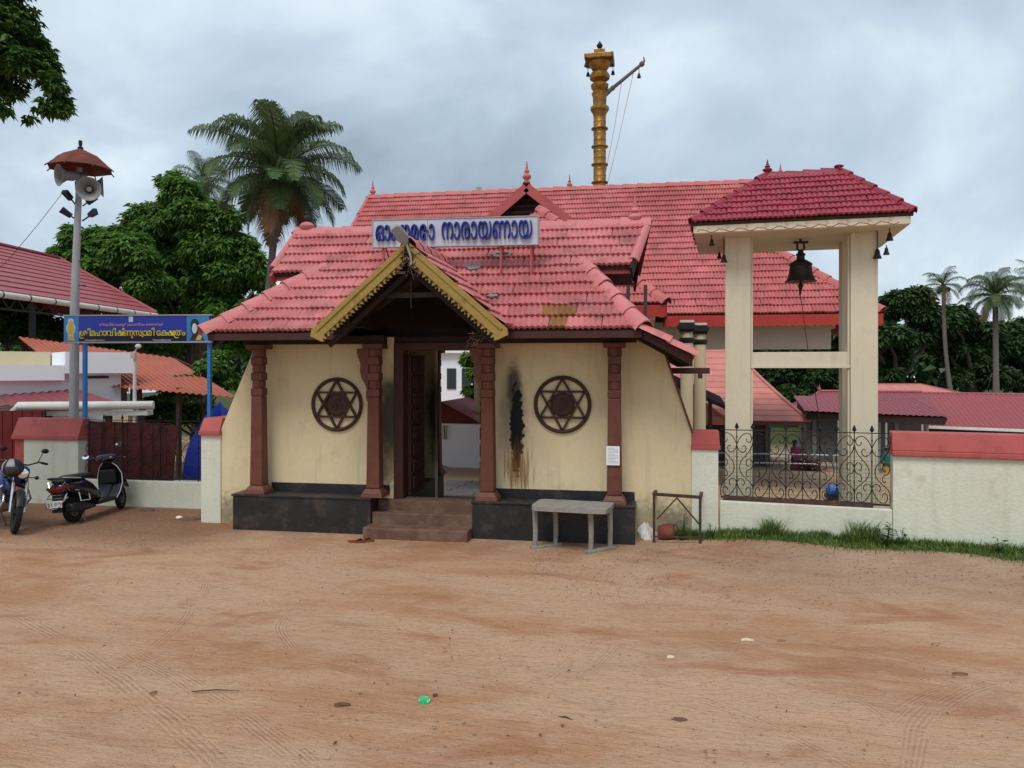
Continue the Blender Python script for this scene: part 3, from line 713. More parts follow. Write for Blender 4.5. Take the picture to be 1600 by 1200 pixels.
# plinths, floor, steps
PT = .53
for x0, x1 in ((-2.93, -.78), (.72, 2.98)):
    MB().box(x0, x1, 0, .415, -.1, PT-.035).build('plinth', 'black_plinth', gate, bevel=.01)
    MB().box(x0-.015, x1+.015, -.015, .415, PT-.034, PT).build('plinth_slab', 'black_plinth', gate, bevel=.006)
    xa, xb = (x0+.42, x1+.15) if x0 < 0 else (x0+.15, x1-.01)
    MB().box(xa, xb, .392, .418, PT+.002, PT+.125).build('skirting', 'black_plinth', gate)
    MB().box(x0 if x0 < 0 else .9, x1 if x0 > 0 else -.66, 3.19, 3.62, -.6, PT-.13).build('plinth', 'black_plinth', gate, bevel=.01)
MB().box(-.64, .86, .625, 3.62, -.6, -.02).build('floor_slab', 'stone_step', gate)
for x0, x1 in ((-2.6, -.66), (.88, 2.75)): MB().box(x0, x1, 1.5, 2.99, -.5, .40).build('inner_plinth', 'black_plinth', gate)
MB().box(-.775, .715, .30, .622, -.1, .46).build('threshold', 'step_brown', gate, bevel=.01)
MB().box(-.775, .715, .05, .298, -.1, .315).build('step', 'step_brown', gate, bevel=.012)
MB().box(-.80, .715, -.26, .048, -.1, .155).build('step', 'step_brown', gate, bevel=.012)
# door case and open leaves
dcase = MB().box(DL+.002, DL+.15, .40, .63, .46, 2.775).box(DR-.15, DR-.002, .40, .63, .46, 2.775).box(DL+.15, DR-.15, .40, .63, 2.66, 2.775).build('door_frame', 'door_wood', gate, bevel=.008)
for lx, sg in ((DL+.15, 1), (DR-.20, -1)):
    lf = MB().box(lx, lx+.05, .64, 1.34, .47, 2.6).build('door_leaf', 'door_wood', gate)
    for i in range(8):
        z0 = .56+i*.255
        for j in range(2):
            y0 = .70+j*.32
            xs = (lx+.051, lx+.078) if sg > 0 else (lx-.028, lx-.001)
            MB().box(xs[0], xs[1], y0, y0+.25, z0, z0+.19).build('door_panel', 'door_wood', lf, bevel=.012)
def pillar(cx, cy, z0, z1, par, bracket=0):
    p = MB().frustum(cx, cy, z0+.12, .205, .205, z0+.12+(z1-z0)*.62, .175, .175).build('pillar', 'pillar_brown', par, bevel=.02)
    MB().frustum(cx, cy, z0, .33, .33, z0+.05, .31, .31).frustum(cx, cy, z0+.05, .31, .31, z0+.122, .215, .215).build('pillar_base', 'pillar_brown', p, bevel=.01)
    zs = z0+.12+(z1-z0)*.62; sh = MB(); h = (z1-zs)/6
    for k in range(6):
        w = (.182, .174, .180, .174, .180, .185)[k]; w2 = (.182, .174, .180, .174, .180, .215)[k]
        if k % 2 == 1: sh.lathe([(w*.575, zs+k*h), (w*.575, zs+(k+1)*h)], (cx, cy, 0), 8, Matrix.Rotation(rad(22.5), 3, 'Z'))
        else: sh.frustum(cx, cy, zs+k*h, w, w, zs+(k+1)*h, w2, w2)
    sh.build('pillar_shaft', 'pillar_brown', p, bevel=.012)
    MB().box(cx-.15, cx+.15, cy-.14, cy+.14, z1, z1+.07).build('capital', 'pillar_brown', p, bevel=.01)
    if bracket:
        s = bracket; pts = [(.08, -.80), (.11, -.74), (.12, -.66), (.11, -.58), (.14, -.50), (.19, -.42), (.21, -.32), (.20, -.22), (.24, -.12), (.26, -.05), (.26, 0), (.08, 0)]
        MB().prism(pts, lambda u, v, t: (cx+s*u, cy+t, z1+v), -.06, .06).build('bracket', 'pillar_brown', p, bevel=.01)
    return p
ZP = 2.68
for i, (cx, br) in enumerate(((-2.585, 0), (-.765, -1), (.92, -1), (2.70, 0))):
    pillar(cx, .15, PT, ZP, gate, br); pillar(cx+(.12 if i == 2 else 0), 3.42, PT-.13, ZP, gate, 0)
# hexagram medallions on both wall panels
OMT = {}
def medallion(px, py, ro):
    c = PY(px, py, .42); m = MB(); n = 48
    m.tube([(c.x+ro*.94*math.cos(a), .400, c.z+ro*.94*math.sin(a)) for a in [2*math.pi*i/n for i in range(n)]], .028, 8, closed=True)
    md = m.build('medallion', 'medallion', gate, smooth=True)
    for s in (1, -1):
        q = [Vector((c.x+ro*.9*math.sin(2*math.pi*k/3), .40-(.012 if s > 0 else 0), c.z+s*ro*.9*math.cos(2*math.pi*k/3))) for k in range(3)]; t = MB()
        for k in range(3): t.bar(q[k], q[(k+1) % 3], .030, .045, up=(0, 1, 0))
        t.build('star_triangle', 'medallion', md)
    MB().lathe([(.175, 0), (.175, .02), (.15, .028), (.14, .018), (.02, .022)], (c.x, .419, c.z), 24, Matrix.Rotation(rad(90), 3, 'X')).build('star_hub', 'medallion', md, smooth=True)
    return c
MEDS = [medallion(527, 632, .405), medallion(879, 632, .412)]

# ================================================================== writing
def glyph_polys(body, size=1., bold=0., spacing=1., res=3):
    cu = bpy.data.curves.new('lettering', 'FONT'); cu.body = body; cu.size = size; cu.offset = bold; cu.resolution_u = res; cu.space_character = spacing
    cu.fill_mode = 'NONE'
    o = bpy.data.objects.new('lettering', cu); COL.objects.link(o); dg = bpy.context.evaluated_depsgraph_get()
    me = o.evaluated_get(dg).to_mesh(); adj = {}
    for e in me.edges:
        a, b = e.vertices; adj.setdefault(a, []).append(b); adj.setdefault(b, []).append(a)
    co = [v.co.copy() for v in me.vertices]; seen = set(); loops = []
    for s in sorted(adj):
        if s in seen or len(adj[s]) < 2: continue
        lp = [s]; seen.add(s); nx = [q for q in adj[s]]; cur = s+1 if s+1 in nx else nx[0]
        while cur not in seen:
            seen.add(cur); lp.append(cur); n2 = [q for q in adj[cur] if q not in seen]
            if not n2: break
            cur = n2[0]
        if len(lp) > 3: loops.append([(co[i].x, co[i].y) for i in lp])
    o.evaluated_get(dg).to_mesh_clear(); bpy.data.objects.remove(o); bpy.data.curves.remove(cu)
    area = lambda p: .5*sum(p[i-1][0]*p[i][1]-p[i][0]*p[i-1][1] for i in range(len(p)))
    def inside(pt, p):
        r = False
        for i in range(len(p)):
            (x1, y1), (x2, y2) = p[i-1], p[i]
            if (y1 > pt[1]) != (y2 > pt[1]) and pt[0] < (x2-x1)*(pt[1]-y1)/(y2-y1)+x1: r = not r
        return r
    A = [area(p) for p in loops]
    if not A: return []
    sgn = 1 if A[max(range(len(A)), key=lambda i: abs(A[i]))] > 0 else -1
    outs = [[p, []] for p, a in zip(loops, A) if a*sgn > 0]
    for p, a in zip(loops, A):
        if a*sgn < 0:
            c = [o for o in outs if sum(inside(q, o[0]) for q in p) > len(p)*.8]
            if c: min(c, key=lambda o: abs(area(o[0])))[1].append(p)
    return outs
def lettering(par, outs, box, fn, depth, mat, name='letters', lift=.0):
    """fit the outlines into box (u0,u1,v0,v1) and extrude them along fn's third argument"""
    xs = [x for o in outs for x, _ in o[0]]; ys = [y for o in outs for _, y in o[0]]
    if not xs: return
    x0, x1, y0, y1 = min(xs), max(xs), min(ys), max(ys); u0, u1, v0, v1 = box
    sx = (u1-u0)/(x1-x0); sy = (v1-v0)/(y1-y0); m = MB()
    for i, (p, hs) in enumerate(outs):
        rings = [[(u0+(x-x0)*sx, v0+(y-y0)*sy) for x, y in q] for q in [p]+hs]
        flat = [q for r in rings for q in r]; tri = tessellate_polygon([[Vector((a, b, 0)) for a, b in r] for r in rings])
        e = lift+(i % 5)*.0006; k = len(flat); fs = [tuple(t) for t in tri]; o = 0
        vs_ = [fn(a, b, e+depth) for a, b in flat]+[fn(a, b, e*0) for a, b in flat]
        for r in rings:
            L_ = len(r); fs += [(o+j, o+(j+1) % L_, k+o+(j+1) % L_, k+o+j) for j in range(L_)]; o += L_
        m.add(vs_, fs)
    return m.build(name, mat, par)
def stroke(pts, w, n=10):     # outline of a smooth pen stroke through pts, as a polygon
    P = []
    for i in range(len(pts)-1):
        p0, p1, p2, p3 = [Vector((*pts[min(max(k, 0), len(pts)-1)], 0)) for k in (i-1, i, i+1, i+2)]
        for j in range(n):
            t = j/n; P.append(.5*((2*p1)+(p2-p0)*t+(2*p0-5*p1+4*p2-p3)*t*t+(3*p1-p0-3*p2+p3)*t**3))
    P.append(Vector((*pts[-1], 0))); Lf, Rt = [], []
    for i, p in enumerate(P):
        d = (P[min(i+1, len(P)-1)]-P[max(i-1, 0)]).normalized(); nn = Vector((-d.y, d.x, 0))*w/2; Lf.append((p+nn)[:2]); Rt.append((p-nn)[:2])
    return [(a, b) for a, b in Rt]+[(a, b) for a, b in reversed(Lf)]
# om on the medallions
for c in MEDS:
    lettering(gate, glyph_polys('ॐ'), (c.x-.085, c.x+.085, c.z-.08, c.z+.085), lambda u, v, t: (u, .396-t, v), .014, 'medallion', 'om_symbol')
# roof signboard
sg_ = thing('roof_signboard', 'pale grey signboard with raised blue Malayalam letters standing on the gatehouse roof', 'signboard', (.33, .5, gz(.5)))
a, b = PY(583, 344.5, .5), PY(840, 338, .5); c, d = PY(583, 386, .5), PY(840, 381.5, .5)
def sgp(u, v, t):    # u, v in 0..1
    p = c.lerp(d, u).lerp(a.lerp(b, u), v); return (p.x, p.y-t, p.z)
for i, (u0, u1) in enumerate(((0, .338), (.340, 1))):
    MB().prism([(u0, 0), (u1, 0), (u1, 1), (u0, 1)], sgp, -.06, 0).build('sign_panel', 'sign_grey', sg_)
for (u0, v0, u1, v1) in ((-.006, -.03, 1.006, .0), (-.006, 1., 1.006, 1.03), (-.006, 0, .0, 1), (1., 0, 1.006, 1)):
    MB().prism([(u0, v0), (u1, v0), (u1, v1), (u0, v1)], sgp, -.07, .012).build('sign_frame', 'bracket_grey', sg_)
lettering(sg_, glyph_polys('ഓം നമോ', bold=.095), (.022, .385, .20, .80), sgp, .055, 'sign_blue')
lettering(sg_, glyph_polys('നാരായണായ', bold=.095), (.43, .97, .20, .86), sgp, .055, 'sign_blue')
for u in (.06, .36, .78, .96):
    q = Vector(sgp(u, 0, -.035)); MB().bar((q.x, q.y, gz(.5)-.02), (q.x, q.y, q.z+.1), .03, .03).build('sign_post', 'red_oxide', sg_)
    MB().bar((q.x, q.y, q.z+.1), (q.x, q.y+.4, gz(.9)-.02), .02, .02).build('sign_brace', 'red_oxide', sg_)
# lamp at the tip of the porch
lp = thing('street_lamp', 'grey lamp head on a bent arm at the tip of the gold porch gable', 'lamp', (AX, AY-.02, AZ-.15))
p0 = PY(642, 402, AY-.06); p1 = PY(634, 378, AY-.12); p2 = PY(622, 362, AY-.22)
MB().tube([p0+Vector((0, 0, -.10)), p0, p1], .016, 8).build('lamp_arm', 'bracket_grey', lp, smooth=True)
dv = (p2-p1).normalized(); sdv = dv.cross(Vector((0, 1, 0))).normalized(); nv = sdv.cross(dv)
MB().prism([(-.03, -.02), (.03, -.02), (.075, .06), (.07, .22), (.04, .25), (-.04, .25), (-.07, .22), (-.075, .06)], lambda u, v, t: p1+sdv*u+dv*v+nv*t, -.03, .03).build('lamp_head', 'horn_grey', lp, bevel=.012)
# paper notice on the pillar
q = PY(958, 712, .03)
nt_ = thing('paper_notice', 'white printed paper notice stuck on the brown pillar', 'notice', (q.x, .026, q.z))
MB().box(q.x-.092, q.x+.088, .024, .028, q.z-.13, q.z+.13).build('paper_sheet', 'paper', nt_)
b = MB()
for k in range(11): b.box(q.x-.07, q.x+(.066 if k % 4 else .02), .0225, .0238, q.z+.10-k*.02, q.z+.106-k*.02)
b.build('print_lines', 'ink', nt_)
# pigeon on the gatehouse finial
q = PY(480, 366, GR)+Vector((0, 0, .20))
bd = thing('pigeon', 'dark pigeon perched on the round pink finial of the gatehouse roof', 'bird', q)
MB().ball(q+Vector((0, 0, .07)), .05, 10, 8, .9, 1.3, 1.3).ball(q+Vector((.0, -.03, .15)), .028, 8, 6).tube([q+Vector((0, .03, .06)), q+Vector((0, .13, .01))], [.03, .018], 6).tube([q+Vector((0, -.05, .15)), q+Vector((0, -.075, .145))], [.008, .002], 5).tube([q+Vector((.015, 0, .03)), q+Vector((.015, 0, -.02))], .004, 4).tube([q+Vector((-.015, 0, .03)), q+Vector((-.015, 0, -.02))], .004, 4).build('body', 'bird_dark', bd, smooth=True)

# ================================================================== BELL TOWER
TA = rad(-5.5); TD = Vector((math.cos(TA), math.sin(TA), 0)); TN = Vector((-TD.y, TD.x, 0))
A0 = PD(1086, 366, 10.75); TS = A0.z      # front-left soffit corner of the slab
def tw_len(px):
    r = ray(px, YH); det = r[0]*(-TD.y)+TD.x*r[1]; t = ((A0.x-CX)*(-TD.y)+TD.x*(A0.y-CY))/det
    return (Vector((CX+t*r[0], CY+t*r[1], 0))-Vector((A0.x, A0.y, 0))).dot(TD)
TWW = tw_len(1420); TWD = 2.0
def tw(u, v, z): return Vector((A0.x, A0.y, 0))+TD*u+TN*v+Vector((0, 0, z))
tg = ground_z(A0.x+1.4, A0.y+1)
tower = thing('bell_tower', 'cream four post bell tower with a dark maroon tiled hip roof', 'bell tower', tw(TWW/2, TWD/2, tg))
def tbox(b, u0, u1, v0, v1, z0, z1): return b.hexa([tw(u0,v0,z0), tw(u1,v0,z0), tw(u1,v1,z0), tw(u0,v1,z0), tw(u0,v0,z1), tw(u1,v0,z1), tw(u1,v1,z1), tw(u0,v1,z1)])
zb = TS; slabm = tbox(MB(), 0, TWW, 0, TWD, TS, TS+.10).build('roof_slab', 'cream_tower', tower)
fas = tbox(MB(), -.02, TWW+.02, -.02, TWD+.02, TS+.012, TS+.14).build('slab_fascia', 'cream_tower', tower)
# scroll relief on the fascia
pit = .255; nsc = int(TWW/pit)
for k in range(nsc):
    u = .09+k*pit
    pts = [(u+.02+.10*t+.055*math.cos(7.5*t+3.2)*(1-t*.75)*1.0, .075+.045*math.sin(7.5*t+3.2)*(1-t*.75)) for t in [i/16 for i in range(17)]]
    MB().tube([tw(p, -.021, TS+.012+q*.9) for p, q in pts], .006, 5).build('fascia_scroll', 'gold_board' if False else 'cream_hall', fas)
    wv = [(u-.06+pit*i/8, .02+.022*math.sin(2*math.pi*i/8)) for i in range(9)]
    MB().tube([tw(p, -.021, TS+.016+q) for p, q in wv], .005, 5).build('fascia_wave', 'red_oxide', fas)
# pillars: front pair from pixels, rear pair behind
off = .42
def tu(px, v):   # u on the line v behind the slab front
    r = ray(px, YH); o = tw(0, v, 0); det = r[0]*(-TD.y)+TD.x*r[1]; t = ((o.x-CX)*(-TD.y)+TD.x*(o.y-CY))/det
    return (Vector((CX+t*r[0], CY+t*r[1], 0))-o).dot(TD)
uA, uB, uC, uD = tu(1133, off), tu(1173, off), tu(1329, off), tu(1372, off); pw = uB-uA
for (u0, u1) in ((uA, uB), (uC, uD)):
    for v0 in (off, TWD-off-pw):
        tbox(MB(), u0, u1, v0, v0+pw, tg-.3, zb+.003).build('post', 'cream_tower', tower, bevel=.008)
        if v0 == off:
            us = (uB+.004, uB+.03) if u0 == uA else (uC-.03, uC-.004)
            tbox(MB(), us[0], us[1], v0+.05, v0+.11, tg, zb-.0).build('post_fillet', 'cream_tower', tower)
zt = PD(1250, 550.5, 11.05).z; zu = PD(1250, 575, 11.05).z
tbox(MB(), uB+.003, uC-.003, off+.06, off+.30, zu, zt).build('tie_beam', 'cream_tower', tower, bevel=.006)
tbox(MB(), uB+.003, uC-.003, off+.03, off+.06, zu-.0, zu+.03).build('beam_fillet', 'cream_tower', tower)
tbox(MB(), uB+.003, uC-.003, TWD-off-.28, TWD-off-.06, zu, zt).build('tie_beam', 'cream_tower', tower, bevel=.006)
# hip roof
ez = TS+.145; e0 = -.05; ra = PD(1198, 270, 11.65); rb = PD(1308, 262.5, 11.35)
ru0 = (ra-tw(0, 0, 0)).dot(TD); ru1 = (rb-tw(0, 0, 0)).dot(TD); _r = tw((ru0+ru1)/2, TWD/2, 0); rz_ = EYE+(YH-272)*proj(_r)[2]/F
troof = tbox(MB(), .1, TWW-.1, .1, TWD-.1, TS+.141, TS+.2).build('roof', 'roof_under', tower)
TRf = Roof('tile_tower', .135, .165)
fl_, fr_, br_, bl_ = tw(e0, e0, ez), tw(TWW-e0, e0, ez), tw(TWW-e0, TWD-e0, ez), tw(e0, TWD-e0, ez); r0, r1 = tw(ru0, TWD/2, rz_), tw(ru1, TWD/2, rz_)
TRf.plane([fl_, fr_, r1, r0], under=troof); TRf.plane([br_, bl_, r0, r1], under=troof); TRf.plane([bl_, fl_, r0], under=troof); TRf.plane([fr_, br_, r1], under=troof)
TRf.finish(troof, 300)
ridge_caps(troof, r0, r1, 'ridge_tower', .07, .26, h=.05)
for q, e in ((fl_, r0), (bl_, r0), (fr_, r1), (br_, r1)): ridge_caps(troof, q+Vector((0, 0, .02)), e+Vector((0, 0, .02)), 'ridge_tower', .06, .24, 'hip_tile', h=.05)
finial(troof, r0+Vector((0, 0, .03)), .22, 'ridge_tower', .06); finial(troof, r1+Vector((0, 0, .03)), .08, 'ridge_tower', .06, spire=False)
# the big bell and its rope
bc = PD(1251, 440, 11.15); bz = bc.z; br = .215
bell = thing('temple_bell', 'large dark bronze bell hanging in the middle of the bell tower', 'bell', (bc.x, bc.y, bz))
MB().lathe([(1.02, 0), (1., .03), (.93, .08), (.80, .35), (.72, .70), (.69, 1.05), (.66, 1.18), (.72, 1.24), (.70, 1.30), (.48, 1.45), (.26, 1.55), (.24, 1.72), (.30, 1.76), (.22, 1.82), (.2, 2.0), (.12, 2.06)][::1] and [(r*br, z*br) for r, z in [(1.05, 0), (1.02, .04), (.92, .12), (.80, .40), (.73, .75), (.69, 1.05), (.76, 1.10), (.74, 1.18), (.66, 1.25), (.42, 1.40), (.26, 1.50), (.26, 1.72), (.32, 1.76), (.30, 1.86), (.20, 1.92), (.16, 2.15)]], (bc.x, bc.y, bz), 24).build('bell_body', 'bronze', bell, smooth=True)
MB().box(bc.x-.06, bc.x-.035, bc.y-.02, bc.y+.02, bz+2.12*br, bz+2.55*br).box(bc.x+.035, bc.x+.06, bc.y-.02, bc.y+.02, bz+2.12*br, bz+2.55*br).box(bc.x-.10, bc.x+.10, bc.y-.025, bc.y+.025, bz+2.552*br, bz+2.70*br).tube([(bc.x, bc.y, bz+2.7*br), (bc.x, bc.y, zb+.01)], .018, 8).build('bell_hanger', 'bronze', bell)
MB().tube([(bc.x, bc.y, bz+.2), (bc.x, bc.y, bz-.05)], .014, 6).ball((bc.x, bc.y, bz-.06), .04, 8, 6).tube([(bc.x, bc.y, bz-.08), (bc.x-.01, bc.y, bz-.20)], [.03, .012], 6).build('clapper', 'bronze', bell, smooth=True)
rp = PD(1262, 545, 11.2)
MB().tube([(bc.x-.01, bc.y, bz-.19), bc.lerp(rp, .3)+Vector((-.01, 0, -.05)), rp, PD(1278, 640, 11.3), PD(1290, 700, 11.4)], .006, 5).build('bell_rope', 'twig', bell)
# small hanging bells under the eaves
def small_bell(p, h, hang, lab):
    t = thing('eave_bell', lab, 'bell', p, 0, 'small bells hung under the bell tower eaves')
    MB().lathe([(r*h, z*h) for r, z in [(.42, 0), (.40, .08), (.26, .40), (.22, .75), (.10, .95), (.05, 1.)]], p, 10).build('bell_body', 'bronze', t, smooth=True)
    MB().tube([p+Vector((0, 0, h*.95)), p+Vector((0, 0, h+hang))], .008, 5).build('bell_chain', 'bronze', t)
for (px, py, D, h) in ((1112, 384, 10.85, .10), (1124, 404, 12.3, .10), (1131, 410, 10.95, .12), (1371, 404, 10.5, .14), (1390, 376, 10.3, .12), (1385, 398, 11.9, .12)):
    p = PD(px, py, D); small_bell(p, h, max(.03, zb+.01-p.z-h), 'small bronze bell under the tower eave, '+('on the gatehouse side' if px < 1200 else 'on the long wall side'))

# ================================================================== RIGHT COMPOUND WALL AND FENCE
s1, s2, s3 = .012, wall_s(1395), 9.5
wallr = thing('compound_wall', 'pale rough plastered compound wall with red coping along the grass', 'wall', wall_pt(s2+1.5)+Vector((0, 0, .05)))
def wpoly(b, sa, sb, z0, z1, o0, o1): 
    return b.hexa([wall_pt(sa, o0)+Vector((0,0,z0)), wall_pt(sb, o0)+Vector((0,0,z0)), wall_pt(sb, o1)+Vector((0,0,z0)), wall_pt(sa, o1)+Vector((0,0,z0)), wall_pt(sa, o0)+Vector((0,0,z1)), wall_pt(sb, o0)+Vector((0,0,z1)), wall_pt(sb, o1)+Vector((0,0,z1)), wall_pt(sa, o1)+Vector((0,0,z1))])
qd = proj(wall_pt(s2))[2]; capt = EYE-(675-YH)*qd/F; capb = EYE-(712-YH)*qd/F; dwt = EYE-(797-YH)*qd/F
wpoly(MB(), s2, s3, -.3, capb, 0, .24).build('wall_body', 'wall_pale', wallr, bevel=.01)
nc = 5
for k in range(nc):
    sa = s2-.012+(s3-s2)*k/nc; sb = s2+(s3-s2)*(k+1)/nc-.0
    b = MB(); wpoly(b, sa, sb-.004, capb+.001, capb+.07, -.055, .295)
    g0, g1 = Vector((0, 0, capb+.07)), Vector((0, 0, capt+random.uniform(-.006, .006)))
    b.hexa([wall_pt(sa,-.05)+g0, wall_pt(sb-.004,-.05)+g0, wall_pt(sb-.004,.29)+g0, wall_pt(sa,.29)+g0, wall_pt(sa,.0)+g1, wall_pt(sb-.004,.0)+g1, wall_pt(sb-.004,.24)+g1, wall_pt(sa,.24)+g1])
    b.build('coping', 'red_oxide', wallr, bevel=.012)
dwall = thing('dwarf_wall', 'low pale whitewashed wall carrying the open scrollwork fence', 'wall', wall_pt(s2/2)+Vector((0, 0, .05)))
wpoly(MB(), s1, s2-.003, -.3, dwt, .01, .22).build('wall_body', 'wall_pale', dwall, bevel=.012)
wpoly(MB(), s1+.04, s2-.22, dwt+.001, dwt+.06, .08, .15).build('base_angle', 'iron_rust', dwall)
MB().tube([wall_pt(s2-.2, -.01)+Vector((0, 0, dwt-.02)), wall_pt(s2-.2, -.012)+Vector((0, 0, .05))], .0, 3) if False else None
SCR = [[(0,.79),(.06,.86),(.16,.93),(.30,.965),(.42,.94),(.46,.88),(.40,.83),(.32,.84),(.30,.88)], [(0,.79),(.05,.72),(.15,.68),(.25,.69),(.29,.74),(.24,.78),(.18,.76)],
       [(.5,.97),(.5,.85),(.44,.74),(.30,.64),(.14,.55),(.08,.45),(.14,.36),(.32,.27),(.46,.20),(.5,.12),(.5,.02)], [(.5,.50),(.44,.57),(.34,.575),(.29,.52),(.33,.47),(.39,.48)], [(.5,.50),(.44,.43),(.34,.41),(.29,.36),(.33,.31),(.39,.33)],
       [(0,.22),(.06,.14),(.20,.04),(.34,.02),(.43,.07),(.41,.14),(.33,.155),(.28,.10)], [(0,.22),(.08,.275),(.19,.27),(.24,.22),(.19,.17)]]
def smooth_path(pts, n=4):
    out = []
    for i in range(len(pts)-1):
        p0, p1, p2, p3 = [Vector(pts[min(max(k, 0), len(pts)-1)]) for k in (i-1, i, i+1, i+2)]
        for j in range(n):
            t = j/n; out.append(.5*((2*p1)+(p2-p0)*t+(2*p0-5*p1+4*p2-p3)*t*t+(3*p1-p0-3*p2+p3)*t**3))
    out.append(Vector(pts[-1])); return out
SCM = {}
def iron_fence(name, label, origin, rz, n, g, H, mat, skip=(), mesh_to=None):
    t = thing(name, label, 'fence', origin, rz)
    MB().bar((0, 0, .012), (n*g, 0, .012), .022, .022).build('rail', mat, t, local=True)
    MB().bar((0, 0, H), (n*g, 0, H), .012, .012).build('rail', mat, t, local=True)
    pk = MB().bar((0, 0, -.03), (0, 0, H+.02), .012, .012).lathe([(.008, H+.015), (.030, H+.035), (.012, H+.085), (.002, H+.105)], (0, 0, 0), 4).ball((0, 0, H*.90), .014, 6, 4).ball((0, 0, H*.60), .012, 6, 4).ball((0, 0, H*.30), .012, 6, 4)
    pm = pk.build('picket', mat, t, local=True); pm.location = (g, 0, 0); G = 2*g
    for i in range(2, n):
        c = pm.copy(); COL.objects.link(c); c.location = (g*i, 0, 0)
    for k, sc in enumerate(SCR):
        for s in (1, -1):
            m = MB().tube(smooth_path([(s*u*G, 0, .02+v*(H-.03)) for u, v in sc], 4), .0058, 4, caps=False).build('scroll', mat, t, local=True)
            m.location = (G*.5, -.004*(k % 3), 0)
            for i in range(1, n//2):
                c = m.copy(); COL.objects.link(c); c.location = (G*(i+.5), -.004*(k % 3), 0)
    if mesh_to:
        b = MB(); k = int(n*g/.055)
        for i in range(k): b.bar((i*n*g/k, .014, 0), (i*n*g/k, .014, mesh_to), .0026, .0026)
        for i in range(int(mesh_to/.055)): b.bar((0, .017, .03+i*.055), (n*g, .017, .03+i*.055), .0026, .0026)
        o = b.build('wire_mesh', 'iron_black', t, local=True); o['kind'] = 'stuff'
    return t
ft = EYE-(673-YH)*proj(wall_pt(s2/2))[2]/F
iron_fence('scroll_fence', 'black wrought iron scroll fence with spear tips before the bell tower', wall_pt(.02, .11)+Vector((0, 0, dwt+.03)), WA, 10, (s2-.04)/10, ft-dwt-.05, 'iron_black', mesh_to=(ft-dwt)*.72)

# ================================================================== LEFT WALL, PIER AND SHEETED FENCE
LY = 1.45
xa = PY(127, 700, LY).x; xb = -3.70
lg = EYE-(752-YH)*proj((xa/2+xb/2, LY, 0))[2]/F
dl = thing('dwarf_wall', 'low stained cream wall below the maroon sheeted fence', 'wall', ((xa+xb)/2, LY, 0))
MB().box(xa+.003, xb-.003, LY, LY+.2, -.3, lg).build('wall_body', 'wall_pale', dl, bevel=.012)
fh = EYE-(658-YH)*proj((xa/2+xb/2, LY, 0))[2]/F-lg
ng = 8; gg = (xb-xa-.04)/ng
lf = iron_fence('sheeted_fence', 'dark scrollwork fence with maroon sheets fixed behind it', (xa+.02, LY+.08, lg+.02), 0, ng, gg, fh-.02, 'iron_black', mesh_to=fh*.5)
sx0 = xa+.04; sx1 = PY(271, 700, LY).x; nsh = 7; sw = (sx1-sx0)/nsh
for k in range(nsh):
    b = MB(); x0 = sx0+k*sw-(xa+.02); top = fh-.04-(.03 if k == nsh-1 else 0)-k*.004; skew = -.05 if k == nsh-1 else 0
    b.hexa([(x0+.004, .03, -.02), (x0+sw-.004+skew*1.6, .03, -.02), (x0+sw-.004+skew*1.6, .045, -.02), (x0+.004, .045, -.02), (x0+.004, .03, top), (x0+sw-.004, .03, top-.01), (x0+sw-.004, .045, top-.01), (x0+.004, .045, top)])
    b.bar((x0+.02, .024, .0), (x0+.02, .024, top-.02), .03, .012); b.build('metal_sheet', 'maroon_sheet', lf, local=True)
px0, px1 = PY(37, 700, 1.45).x, PY(122, 700, 1.45).x
zc1 = EYE-(652-YH)*14.05/F; zc0 = EYE-(684-YH)*14.05/F
pier = thing('gate_pier', 'cream wall pier with red side and red coping behind the scooter', 'wall', ((px0+px1)/2, 1.6, 0))
MB().box(px0, px1, 1.45, 1.8, -.3, zc0).build('pier_body', 'wall_pale', pier, bevel=.01)
MB().box(px0-.19, px0-.002, 1.46, 1.79, -.3, zc0).build('pier_side', 'red_oxide', pier)
cap_block(pier, px0-.20, px1+.02, 1.45, 1.8, zc0+.001, zc1, .05, ins=.10)
mf = thing('sheet_fence', 'plain maroon sheet fence running off beside the red pier', 'fence', PD(20, 790, 14.7))
p0, p1 = PD(-60, 700, 14.7), PD(66, 700, 15.3); nP = 8
for k in range(nP):
    a = p0.lerp(p1, k/nP); b = p0.lerp(p1, (k+1)/nP-.01); zt_ = EYE-(642-YH)*15/F
    MB().hexa([(a.x,a.y,-.5),(b.x,b.y,-.5),(b.x,b.y+.03,-.5),(a.x,a.y+.03,-.5),(a.x,a.y,zt_),(b.x,b.y,zt_),(b.x,b.y+.03,zt_),(a.x,a.y+.03,zt_)]).build('metal_sheet', 'maroon_fence', mf)
MB().bar((p0.x, p0.y+.05, -.5), (p0.x, p0.y+.05, zt_), .05, .05).bar((p1.x, p1.y+.05, -.5), (p1.x, p1.y+.05, zt_), .05, .05).bar((p0.x, p0.y+.05, zt_-.1), (p1.x, p1.y+.05, zt_-.1), .04, .04).build('fence_frame', 'iron_rust', mf)

